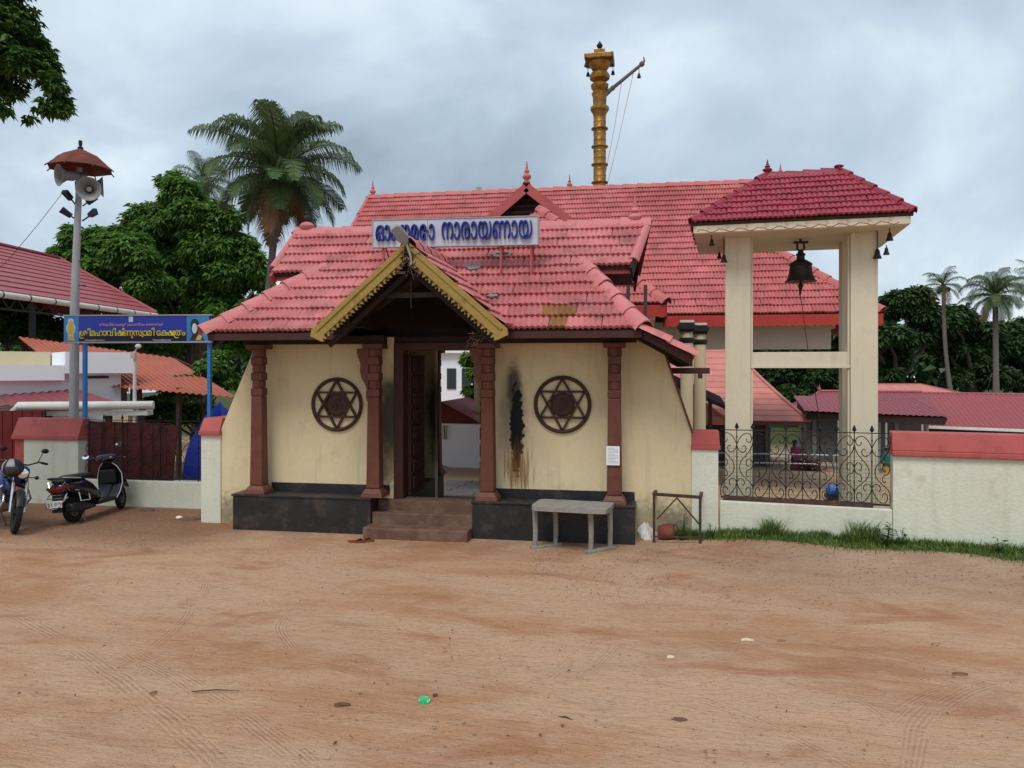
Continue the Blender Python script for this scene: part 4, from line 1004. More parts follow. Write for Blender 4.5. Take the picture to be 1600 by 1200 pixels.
# ================================================================== MAIN HALL
HE, HR, HZ, HT = 8.2, 13.0, 3.66, 7.83; HS = (HT-HZ)/(HR-HE)
def hz(Y): return HZ+HS*(Y-HE)
hx0 = PY(577, 312, HR).x; hx1 = PY(1225, 288, HR).x; ec = PY(1378, 489, HE).x
hall = thing('temple_hall', 'large open temple hall with red clay tiled hip roof behind the gatehouse', 'temple', ((hx0+ec)/2, HR, ground_z(2, HR)))
hroof = MB().box(hx0-1.2, ec-.8, HE+.9, 2*HR-HE-.9, HZ-.30, HZ-.12).build('roof', 'pale_ceiling', hall)
HF = Roof('tile_hall', .25, .285)
YG = HE+3.1; zG = hz(YG); hw0 = hx0-.05; cl = hx0-1.7
HB = 2*HR-HE; YG2 = 2*HR-YG
HF.plane([(cl, HE, HZ), (ec, HE, HZ), (ec-3.1, YG, zG), (cl+1.55, YG, zG)], under=hroof)
HF.plane([(hx0+.0, YG-.09, hz(YG-.09)+.02), (hx1-.15, YG-.09, hz(YG-.09)+.02), (hx1, HR, HT), (hx0, HR, HT)], under=hroof)
HF.plane([(ec, HB, HZ), (cl, HB, HZ), (cl+1.55, YG2, zG), (ec-3.1, YG2, zG)], under=hroof)
HF.plane([(hx1-.15, YG2, zG), (hx0, YG2, zG), (hx0, HR, HT), (hx1, HR, HT)], under=hroof)
HF.plane([(ec, HE, HZ), (ec, HB, HZ), (ec-3.1, YG2, zG), (ec-3.1, YG, zG)], under=hroof)
HF.plane([(cl, HB, HZ), (cl, HE, HZ), (cl+1.55, YG, zG), (cl+1.55, YG2, zG)], under=hroof)
# porch towards the gatehouse
QE = 4.9; qx = PY(1040, 475, QE).x; qc = .6; qz = HZ; qs = HS
qr = qz+qs*(qx-qc); ql = 2*qc-qx
HF.plane([(ql, QE, qz), (qx, QE, qz), (qc+.02, QE+(qx-qc), qr), (qc-.02, QE+(qx-qc), qr)], under=hroof)
ym = HE+(qr-HZ)/HS
HF.plane([(qx, QE, qz), (qx, HE, qz), (qc, ym, qr), (qc, QE+(qx-qc), qr)], under=hroof)
HF.plane([(ql, HE, qz), (ql, QE, qz), (qc, QE+(qx-qc), qr), (qc, ym, qr)], under=hroof)
ridge_caps(hroof, (qx+.03, QE-.03, qz+.03), (qc, QE+(qx-qc), qr+.05), 'ridge_hall', .12, .4, 'hip_tile')
# front dormer gable
DYf = 10.0; da = PY(823, 291, DYf); dfl = PY(752, 352, DYf); dfr = PY(898, 352, DYf); dh = (dfr.x-dfl.x)/2; dzf = (dfl.z+dfr.z)/2; dslope = (da.z-dzf)/dh; yb_ = HE+(da.z-HZ)/HS
for s in (1, -1):
    pts = [(da.x+s*dh, DYf, dzf), (da.x+s*dh, max(DYf+.05, HE+(dzf-HZ)/HS), dzf), (da.x, yb_, da.z), (da.x, DYf, da.z)]
    if s < 0: pts = [pts[1], pts[0], pts[3], pts[2]]
    HF.plane(pts, under=hroof)
HF.finish(hroof, 300)
for s in (1, -1):
    MB().bar((da.x, DYf-.06, da.z-.05), (da.x+s*(dh+.05), DYf-.06, dzf-.07), .05, .24).build('bargeboard', 'red_oxide', hroof)
MB().prism([(da.x-dh*.86, dzf), (da.x+dh*.86, dzf), (da.x, da.z-.2)], lambda u, v, t: (u, t, v), DYf+.35, DYf+.40).build('gable_panel', 'dark_timber', hroof)
for k in range(5): MB().box(da.x-dh*.8+.18*k*0, da.x+dh*.8*(1-k*.17), DYf+.30, DYf+.34, dzf+k*.17+.04, dzf+k*.17+.11).build('gable_slat', 'door_wood', hroof) if False else MB().box(da.x-dh*.82*(1-k*.19), da.x+dh*.82*(1-k*.19), DYf+.30, DYf+.34, dzf+k*.17+.04, dzf+k*.17+.11).build('gable_slat', 'door_wood', hroof)
ridge_caps(hroof, (da.x, DYf-.06, da.z+.05), (da.x, yb_, da.z+.05), 'ridge_hall', .11, .4)
ridge_caps(hroof, (hx0, HR, HT+.03), (hx1, HR, HT+.03), 'ridge_hall', .12, .42)
ridge_caps(hroof, (ec+.02, HE-.02, HZ+.04), (ec-3.1, YG, zG+.05), 'ridge_hall', .12, .4, 'hip_tile')
ridge_caps(hroof, (cl, HE, HZ+.04), (cl+1.55, YG, zG+.05), 'ridge_hall', .12, .4, 'hip_tile')
for (x0, x1) in ((hx0-.03, hx0-.03), (hx1-.12, hx1+.03)):
    for yy in (YG, YG2): ridge_caps(hroof, (x0, yy, zG+.04), (x1, HR, HT+.03), 'ridge_hall', .08, 1.4, 'verge_tile', h=.06)
for x0 in (hx0+.35, hx1-.6): MB().prism([(YG, zG), (YG2, zG), (HR, HT-.1)], lambda u, v, t: (x0+t, u, v), 0, .06).build('gable_panel', 'dark_timber', hroof)
finial(hroof, Vector((hx0+.12, HR, HT+.06)), .52, 'ridge_hall', .08); finial(hroof, Vector((hx1-.1, HR, HT+.06)), .50, 'ridge_hall', .08)
fq = PY(890, 300, HR); finial(hroof, Vector((fq.x, HR, HT+.04)), .46, 'ridge_hall', .07); finial(hroof, (da.x, DYf+.02, da.z+.08), .62, 'ridge_hall', .10)
scallop_board(hroof, (qx+.02, HE-.02, HZ-.02), (ec, HE-.02, HZ-.02), .27, .03, (0, -1, 0), 'red_paint', .16, .03)
scallop_board(hroof, (cl, HE-.02, HZ-.02), (ql, HE-.02, HZ-.02), .27, .03, (0, -1, 0), 'red_paint', .16, .03)
scallop_board(hroof, (ql, QE-.02, HZ-.02), (qx, QE-.02, HZ-.02), .25, .03, (0, -1, 0), 'red_paint', .16, .03)
scallop_board(hroof, (qx, QE, HZ-.02), (qx, HE-.05, HZ-.02), .25, .03, (1, 0, 0), 'red_paint', .16, .03)
scallop_board(hroof, (ec, HE, HZ-.02), (ec, HB, HZ-.02), .27, .03, (1, 0, 0), 'red_paint', .16, .03)
MB().box(ql+.2, qx-.2, QE+.2, HE+.88, HZ-.30, HZ-.2).build('porch_ceiling', 'pale_ceiling', hall)
MB().box(qx+.3, ec-.9, HE+.9, HE+1.15, 2.86, HZ-.301).build('hall_beam', 'pale_ceiling', hall)
MB().box(qx-.9, qx-.7, QE+.5, HE+.9, 3.0, HZ-.301).build('hall_beam', 'pale_ceiling', hall)
def hall_col(x, y, zt_, r=.125):
    g = ground_z(x, y); c = MB().lathe([(r, g-.1), (r, zt_-.46)], (x, y, 0), 20).build('column', 'cream_hall', hall, smooth=True)
    z = zt_-.46
    MB().lathe([(r*1.02, z), (r*1.22, z+.03), (r*1.22, z+.09), (r*1.0, z+.11)], (x, y, 0), 20).build('capital_ring', 'iron_black', c, smooth=True)
    MB().lathe([(r*.95, z+.111), (r*.95, z+.22)], (x, y, 0), 20).build('capital_neck', 'cream_hall', c, smooth=True)
    MB().box(x-r*1.15, x+r*1.15, y-r*1.15, y+r*1.15, z+.221, z+.28).box(x-r*1.45, x+r*1.45, y-r*1.45, y+r*1.45, z+.28, z+.36).box(x-r*1.2, x+r*1.2, y-r*1.2, y+r*1.2, z+.36, z+.41).build('capital', 'iron_black', c)
    MB().box(x-r*1.1, x+r*1.1, y-r*1.1, y+r*1.1, z+.411, zt_).build('capital_block', 'pale_ceiling', c)
c1 = PY(1073, 600, 5.35); c2 = PY(1093.5, 600, 6.4)
hall_col(c1.x, 5.35, HZ-.30); hall_col(c2.x, 6.4, HZ-.30); hall_col(PY(1106, 600, HE+1).x-.0, HE+1.02, 2.86) if False else None
for x in (-5, -2.7): hall_col(x, HE+1, HZ-.30, .16)
for x in (-5, -2.9, 2.): hall_col(x, HB-1, HZ-.30, .16)
rc = PY(1330, 600, HE+1.1); hall_col(rc.x+.25, HE+1.02, HZ-.3, .16)
# ================================================================== TEMPLE MAST
def flag_mast():
    D = 27.0; base = PD(937, 690, D); x, y = base.x, base.y; g = ground_z(x, y)
    t = thing('flag_mast', 'tall golden ringed temple flag mast rising behind the hall roof', 'flag mast', (x, y, g))
    pz = lambda py: PD(937, py, D).z
    r0 = .24; pr = [(r0*1.25, g)]
    z1 = pz(178); z = g; seg = (pz(215)-pz(243))
    k = 0
    zs = []
    while z < z1-seg*.5:
        pr += [(r0*.90, z+.01), (r0*.90, z+seg*.28), (r0*.95, z+seg*.30), (r0*.90, z+seg*.34), (r0*.90, z+seg*.62), (r0*.95, z+seg*.64), (r0*.9, z+seg*.68), (r0*.92, z+seg*.86), (r0*1.22, z+seg*.90), (r0*1.22, z+seg*.96), (r0*.92, z+seg)]
        z += seg
    MB().lathe(pr, (x, y, 0), 20).build('mast_shaft', 'brass_mast', t, smooth=True, angle=30)
    P = [(1.0, 178), (1.35, 172), (1.35, 168), (.95, 165), (1.0, 152), (1.2, 146), (.9, 143), (1.22, 138), (1.3, 133), (.95, 130), (.85, 128), (1.4, 124), (1.5, 119), (1.2, 114), (.8, 113), (1.0, 111), (1.5, 103), (1.6, 98)]
    MB().lathe([(r0*a, pz(b)) for a, b in [(.9, 183)]+P], (x, y, 0), 20).build('mast_capital', 'brass_mast', t, smooth=True, angle=30)
    zt0, zt1 = pz(98), pz(90)
    MB().box(x-.50, x+.50, y-.50, y+.50, zt0+.001, zt1).build('mast_abacus', 'brass_mast', t, bevel=.03)
    MB().box(x-.19, x+.19, y-.19, y+.19, zt1, pz(79)).build('mast_block', 'brass_mast', t, bevel=.02)
    MB().lathe([(.08, pz(79)), (.10, pz(77)), (.04, pz(76)), (.09, pz(74)), (.11, pz(71)), (.05, pz(67)), (.01, pz(64))], (x, y, 0), 12).build('mast_finial', 'bronze', t, smooth=True)
    for (dx, dy) in ((-.44, -.44), (.44, -.44), (.44, .44), (-.44, .44)):
        MB().lathe([(.07, zt0-.28), (.06, zt0-.22), (.035, zt0-.14), (.01, zt0-.12)], (x+dx, y+dy, 0), 8).tube([(x+dx, y+dy, zt0-.13), (x+dx, y+dy, zt0+.02)], .012, 5).build('mast_bell', 'bronze', t, smooth=True)
    a = PD(946, 147, D); b = PD(1003, 100, D); d = (b-a)
    MB().tube([a, a+d*.2, b], [.10, .065, .055], 10).ball(a+d*.2, .09, 8, 6).ball(b, .10, 8, 6).tube([b, b+Vector((.08, 0, .10)), b+Vector((.06, 0, .24))], [.06, .04, .02], 6).build('flag_arm', 'trunk_grey', t, smooth=True)
    c = a+d*.92; MB().lathe([(.07, c.z-.40), (.06, c.z-.34), (.035, c.z-.25), (.01, c.z-.22)], (c.x, c.y, 0), 8).tube([(c.x, c.y, c.z-.23), (c.x, c.y, c.z)], .012, 5).build('arm_bell', 'bronze', t, smooth=True)
    MB().tube([a+d*.78, PD(967, 215, D), PD(946, 300, D)], .014, 5).build('halyard', 'paint_flake', t)
    MB().tube([a+d*.45, PD(960, 200, D), PD(940, 300, D)], .014, 5).build('halyard', 'paint_flake', t)
flag_mast()

# ================================================================== INNER TEMPLE BUILDINGS
def corrugated(par, a, b, c, d, mat, pitch=.20, amp=.025, name='roof_sheet', th=.01):
    """sheet with ribs running from edge a-b (eave) to d-c (ridge)"""
    a, b, c, d = map(Vector, (a, b, c, d)); n = max(4, int((b-a).length/pitch))*4
    nr = (b-a).cross(d-a).normalized(); nr = nr if nr.z > 0 else -nr; top = []; bot = []
    for i in range(n+1):
        t = i/n; h = (0, amp, amp, 0)[i % 4] if amp > .02 else amp*math.sin(i*math.pi/2)
        bot.append(a.lerp(b, t)+nr*h); top.append(d.lerp(c, t)+nr*h)
    v = bot+top+[p-nr*th for p in bot]+[p-nr*th for p in top]; k = n+1
    f = [(i, i+1, k+i+1, k+i) for i in range(n)]+[(2*k+i, 3*k+i, 3*k+i+1, 2*k+i+1) for i in range(n)]+[(i, 2*k+i, 2*k+i+1, i+1) for i in range(n)]
    return MB().add(v, f).build(name, mat, par)
def course_roof(par, corners, apex, n, mat, flare=.25):
    """pyramid roof laid in lapped courses; corners ccw"""
    cs = [Vector(p) for p in corners]; ap = Vector(apex); zb = cs[0].z
    def ring(t):
        w = (1-t); zz = zb+(ap.z-zb)*(t-flare*t*(1-t)); return [Vector((ap.x+(p.x-ap.x)*w, ap.y+(p.y-ap.y)*w, zz)) for p in cs]
    for j in range(4):
        for i in range(n):
            lo, hi = ring(i/n), ring(min(.998, (i+1.15)/n)); p, q, r, s = lo[j], lo[(j+1) % 4], hi[(j+1) % 4], hi[j]; up = Vector((0, 0, .035))
            MB().add([p+up, q+up, r+up*.1, s+up*.1, p, q], [(0, 1, 2, 3), (4, 5, 1, 0)]).build('roof_course', mat, par)
    for j in range(4):
        MB().tube([ring(t)[j]+Vector((0, 0, .04)) for t in [i/8 for i in range(9)]], .06, 6).build('hip_ridge', mat, par, smooth=True)
def inner_temple():
    g = -2.0
    # sanctum with tall pyramid roof
    D = 28.0; e = PD(1266, 659, D); ze = e.z; ap = PD(1082, 480, D+4.0)
    cr = Vector((e.x, e.y, ze)); X0, Y0 = cr.x, cr.y; hw = (X0-ap.x)
    t = thing('sanctum', 'square inner shrine with steep pinkish red coursed pyramid roof', 'shrine', (ap.x, Y0+hw, g))
    course_roof(t, [(ap.x-hw, Y0, ze), (ap.x+hw, Y0, ze), (ap.x+hw, Y0+2*hw, ze), (ap.x-hw, Y0+2*hw, ze)], (ap.x, Y0+hw, ap.z+.3), 20, 'course_red')
    MB().box(ap.x-hw+.03, ap.x+hw-.03, Y0+.04, Y0+.12, ze-.14, ze-.005).build('eave_board', 'pillar_brown', t)
    MB().box(ap.x+hw-.12, ap.x+hw-.04, Y0+.125, Y0+2*hw, ze-.14, ze-.005).build('eave_board', 'pillar_brown', t)
    MB().box(ap.x-hw+1.2, ap.x+hw-1.2, Y0+1.2, Y0+2*hw-1.2, g-.5, ze+.3).build('wall', 'stone_dark', t)
    for k in range(7):
        xx = ap.x+hw-1.4-k*.75; MB().box(xx, xx+.10, Y0+1.12, Y0+1.195, g, ze+.1).build('wall_mullion', 'stone_step', t)
    # platform and steps running in front of the sanctum
    pf = thing('stone_platform', 'long grey stone platform with steps before the inner shrine', 'platform', (X0, Y0-1.0, g))
    zt = PZ(1240, 742, 0); z_pl = EYE-(742-YH)*29.0/F
    for k in range(3):
        y0 = Y0-1.4-k*.38; MB().box(ap.x-9, X0+6, y0, Y0+1.15 if k == 0 else y0+.378, g-1.2, z_pl-k*.17).build('stone_step', ('stone_step', 'stone_dark', 'step_sand')[k], pf)
    rl = thing('steel_railing', 'shiny steel pipe railing on the stone platform beside the woman', 'railing', (X0-1, Y0-.9, z_pl))
    for k in range(3): MB().tube([(X0-5.5, Y0-.9, z_pl+.32+k*.32), (X0+.9-(.9 if k < 2 else 0), Y0-.9, z_pl+.32+k*.32)], .028, 8).build('rail', 'steel', rl, smooth=True)
    for k in range(5): MB().tube([(X0-5.4+k*1.5, Y0-.9, z_pl-.02), (X0-5.4+k*1.5, Y0-.9, z_pl+.98)], .03, 8).build('rail_post', 'steel', rl, smooth=True)
    MB().ball((X0+.95, Y0-.9, z_pl+1.0), .09, 10, 6).build('rail_knob', 'steel', rl, smooth=True)
    # nearer hipped shrine roof seen beside the hall columns
    D2 = 23.0; e2 = PD(1146, 664, D2); a2 = PD(1096, 575, D2+2.0); hw2 = 2.3
    t2 = thing('side_shrine', 'small shrine with low pink pyramid roof beside the hall columns', 'shrine', (a2.x, e2.y+hw2, g))
    course_roof(t2, [(e2.x-2*hw2, e2.y, e2.z), (e2.x, e2.y, e2.z), (e2.x, e2.y+2*hw2, e2.z), (e2.x-2*hw2, e2.y+2*hw2, e2.z)], (e2.x-hw2, e2.y+hw2, a2.z+.25), 10, 'course_red')
    MB().box(e2.x-2*hw2+.5, e2.x-.5, e2.y+.5, e2.y+2*hw2-.5, g-.5, e2.z+.1).build('wall', 'stone_dark', t2)
    MB().box(e2.x-2*hw2, e2.x-.02, e2.y+.03, e2.y+.1, e2.z-.13, e2.z-.005).build('eave_board', 'dark_timber', t2)
    # tilted dark canopy between the columns and the tower
    q0, q1 = PD(1046, 600, 20.5), PD(1136, 641, 20.5)
    cn = thing('lean_to_canopy', 'dark sloping lean-to canopy on thin red posts beside the bell tower', 'canopy', (q1.x-1, q1.y, g))
    MB().hexa([q0, q1, q1+Vector((0, 2, .2)), q0+Vector((0, 2, .2)), q0+Vector((0, 0, .1)), q1+Vector((0, 0, .1)), q1+Vector((0, 2, .3)), q0+Vector((0, 2, .3))]).build('canopy_deck', 'dark_timber', cn)
    for px in (1109.5, 1052):
        a = PD(px, 628, 20.6); MB().bar((a.x, a.y, g-.3), (a.x, a.y, q0.lerp(q1, (px-1046)/90).z+.02), .10, .10).build('post', 'door_wood', cn)
    # dark stone building behind the bell tower
    D3 = 33.0; a = PD(1250, 660, D3); b = PD(1470, 660, D3-1.5); dk = thing('stone_building', 'dark grey stone building behind the bell tower with a red sheet hip roof', 'building', (a.x+3, a.y+2, g))
    zt3 = PD(1300, 655, D3).z; ew = (b-a); ew.z = 0; en = Vector((-ew.y, ew.x, 0)).normalized()
    ff = lambda s, o, z: Vector((a.x, a.y, 0))+ew*s+en*o+Vector((0, 0, z))
    MB().hexa([ff(.06,.6,g-.6), ff(.93,.6,g-.6), ff(.93,5,g-.6), ff(.06,5,g-.6), ff(.06,.6,zt3), ff(.93,.6,zt3), ff(.93,5,zt3), ff(.06,5,zt3)]).build('wall', 'stone_dark', dk)
    for k in range(4): MB().hexa([ff(.1+k*.2,.52,g), ff(.13+k*.2,.52,g), ff(.13+k*.2,.59,g), ff(.1+k*.2,.59,g), ff(.1+k*.2,.52,zt3), ff(.13+k*.2,.52,zt3), ff(.13+k*.2,.59,zt3), ff(.1+k*.2,.59,zt3)]).build('wall_pier', 'stone_step', dk)
    zr = PD(1300, 612, D3+2).z; ze3 = PD(1300, 641, D3-.3).z
    corrugated(dk, ff(0, -.3, ze3), ff(1.0, -.3, ze3+.02), ff(.97, 2.6, zr), ff(.19, 2.6, zr), 'sheet_maroon', .16, .022)
    corrugated(dk, ff(0, 5.6, ze3), ff(0, -.3, ze3), ff(.19, 2.6, zr), ff(.19, 2.6001, zr), 'sheet_maroon', .25, .022)
    corrugated(dk, ff(1, 5.6, ze3), ff(0, 5.6, ze3), ff(.19, 2.62, zr), ff(.97, 2.62, zr), 'sheet_maroon', .25, .022)
    MB().tube([ff(.19, 2.6, zr+.03), ff(.97, 2.6, zr+.03)], .06, 6).build('ridge_cap', 'sheet_red', dk)
    MB().tube([ff(0, -.3, ze3+.03), ff(.19, 2.6, zr+.03)], .05, 6).build('hip_cap', 'sheet_red', dk)
    MB().bar(ff(0, -.2, ze3-.25), ff(.9, -.2, ze3-.25), .05, .06).build('gutter', 'bracket_grey', dk)
    for s in (.28, .62, .87): MB().tube([ff(s, -.1, g-.5), ff(s, -.1, ze3-.1)], .045, 8).build('post', 'bracket_grey', dk)
    finial(dk, ff(.19, 2.6, zr), .35, 'red_oxide', .07)
    # small projecting sheet canopy
    p0, p1 = PD(1373, 643, 27), PD(1487, 645, 25.6); p0.z = p1.z = (p0.z+p1.z)/2
    cp = thing('sheet_canopy', 'dark red corrugated canopy with exposed dark underside beyond the red coping', 'canopy', (p0.x, p0.y, g))
    corrugated(cp, p0+Vector((-2.4, .3, -.04)), p1+Vector((0, 0, -.12)), p1+Vector((-.4, 2.2, .42)), p0+Vector((-2.4, 2.5, .42)), 'sheet_maroon', .18, .024)
    MB().hexa([p0+Vector((-2.3,.4,-.34)), p1+Vector((-.2,.05,-.40)), p1+Vector((-.6,2.2,-.1)), p0+Vector((-2.3,2.3,-.1)), p0+Vector((-2.3,.35,-.09)), p1+Vector((-.1,.05,-.17)), p1+Vector((-.5,2.2,.34)), p0+Vector((-2.3,2.3,.34))]).build('canopy_frame', 'dark_timber', cp)
    for s in (.05, .73): a = p0.lerp(p1, s); MB().tube([(a.x, a.y+.4, g-.4), (a.x, a.y+.4, p0.z-.15)], .06, 8).build('post', 'bracket_grey', cp)
    # long shed with red sheet roof
    D4 = 34.0; a = PD(1380, 665, D4+1); b = PD(1690, 668, D4-3); ls = thing('long_shed', 'long low shed with ribbed red sheet roof and pale gutter behind the wall', 'shed', (a.x+4, a.y+2, g))
    a.z = b.z = PD(1500, 665, D4).z; rz = PD(1500, 614, D4+2.6).z; up = Vector((0, 3.2, rz-a.z))
    corrugated(ls, a, b, b+up, a+up, 'sheet_red', .19, .03)
    corrugated(ls, b+Vector((0, 6.4, 0)), a+Vector((0, 6.4, 0)), a+up+Vector((0, .01, 0)), b+up+Vector((0, .01, 0)), 'sheet_red', .4, .03)
    MB().tube([a+up, b+up], .07, 6).build('ridge_cap', 'sheet_maroon', ls)
    MB().bar(a+Vector((0, -.05, -.06)), b+Vector((0, -.05, -.06)), .10, .12).build('gutter', 'white_pipe', ls)
    for s in (.1, .36, .62, .9): q = a.lerp(b, s); MB().bar((q.x, q.y+.3, g-.5), (q.x, q.y+.3, a.z), .15, .15).build('post', 'iron_black', ls)
    q = a+Vector((0, 3, 0)); r = b+Vector((0, 3, 0)); MB().hexa([(q.x,q.y,g-.5),(r.x,r.y,g-.5),(r.x,r.y+.2,g-.5),(q.x,q.y+.2,g-.5),(q.x,q.y,a.z+.2),(r.x,r.y,a.z+.2),(r.x,r.y+.2,a.z+.2),(q.x,q.y+.2,a.z+.2)]).build('back_wall', 'stone_dark', ls)
    # farther shed showing its ridge only
    a = PD(1340, 617, 44); b = PD(1552, 617, 43); fs = thing('far_shed', 'farther shed with pink sheet hip roof showing above the long shed', 'shed', (a.x, a.y+2, g)); zt = PD(1400, 601, 45).z
    up = Vector((0, 2.4, zt-a.z+.3)); a.z -= .3; b.z = a.z
    corrugated(fs, a, b, b+up+Vector((-3.0, 0, 0)), a+up, 'course_red', .25, .03)
    corrugated(fs, b, b+Vector((0, 4.8, 0)), b+up+Vector((-2.99, .01, 0)), b+up+Vector((-3.0, 0, 0)), 'course_red', .25, .03)
    MB().tube([a+up, b+up+Vector((-3.0, 0, 0)), b+Vector((0, 0, .05))], .07, 6).build('ridge_cap', 'sheet_red', fs)
    MB().hexa([(a.x+.3,a.y+.3,g-.5),(b.x-.5,b.y+.3,g-.5),(b.x-.5,b.y+4.5,g-.5),(a.x+.3,a.y+4.5,g-.5),(a.x+.3,a.y+.3,a.z),(b.x-.5,b.y+.3,a.z),(b.x-.5,b.y+4.5,a.z),(a.x+.3,a.y+4.5,a.z)]).build('wall', 'stone_dark', fs)
    return X0, Y0, z_pl
SX0, SY0, ZPL = inner_temple()
def through_door():
    # low white house with a red gable roof seen through the doorway
    D = 27.0; g = ground_z(-3, 17); a = PD(655, 742, D); b = PD(800, 742, D-1); zt = PD(720, 661, D).z
    h = thing('white_house', 'low white house with red sheet gable roof seen through the gate passage', 'house', (a.x+1.5, a.y+2, g))
    MB().hexa([(a.x,a.y,g-.8),(b.x,b.y,g-.8),(b.x,b.y+5,g-.8),(a.x,a.y+5,g-.8),(a.x,a.y,zt),(b.x,b.y,zt),(b.x,b.y+5,zt),(a.x,a.y+5,zt)]).build('wall', 'white_wash', h)
    w0, w1 = PD(690, 665, D-.4), PD(705, 687, D-.4)
    MB().box(w0.x, w1.x, a.y-.13, a.y-.03, w1.z, w0.z).build('window', 'window_dark', h)
    for k in range(4): xx = w0.x+(w1.x-w0.x)*(k+.5)/4; MB().box(xx-.015, xx+.015, a.y-.16, a.y-.135, w1.z, w0.z).build('window_bar', 'white_pipe', h)
    p0, p1, p2 = PD(690, 628, D-.5), PD(752, 662, D-.6), PD(618, 664, D-.3)
    corrugated(h, p1, p1+Vector((0, 5.5, 0)), p0+Vector((0, 5.5, 0)), p0, 'sheet_red', .2, .025)
    corrugated(h, p2+Vector((0, 5.5, 0)), p2, p0, p0+Vector((0, 5.5, .0)), 'sheet_red', .2, .025)
    MB().add([p0+Vector((0, .3, -.05)), p1+Vector((-.1, .3, -.02)), p2+Vector((.1, .3, -.02))], [(0, 2, 1)]).build('gable', 'maroon_fence', h)
    MB().box(a.x-2, b.x+2, a.y-.7, a.y-.02, g-.8, PD(720, 741, D).z).build('verandah_step', 'stone_step', h)
    # upper-storey white house farther back
    D = 42; a = PD(640, 640, D); b = PD(745, 640, D); zt = PD(700, 552, D).z
    h = thing('white_upper_house', 'two storey white house behind the red gabled house and the shrubs', 'house', (a.x+1.5, a.y+2, -2.3))
    MB().box(a.x, b.x, a.y, a.y+5, -2.8, zt).build('wall', 'white_wash', h)
    MB().box(a.x-.3, b.x+.3, a.y-.3, a.y+5.3, zt, zt+.25).build('roof_slab', 'white_wash', h)
    for px in (708, 732): q = PD(px, 590, D-.1); MB().box(q.x-.25, q.x+.25, a.y-.06, a.y+.02, q.z-.6, q.z+.5).build('window', 'window_dark', h)
through_door()
def paved_strip():
    b = MB()
    for i in range(5):
        for j in range(8):
            x, y = -2.2+i*.75, 3.75+j*.75; z = ground_z(x+.35, y+.35)+.02
            MB().box(x, x+.72, y, y+.72, z-.08, z+random.uniform(0, .01)).build('paving_slab', 'stone_step', PV, bevel=.01)
PV = tag(MB().box(-2.3, 1.6, 3.64, 3.72, -.6, ground_z(0, 3.7)+.03).build('paved_path', 'stone_step'), kind='structure')
paved_strip()

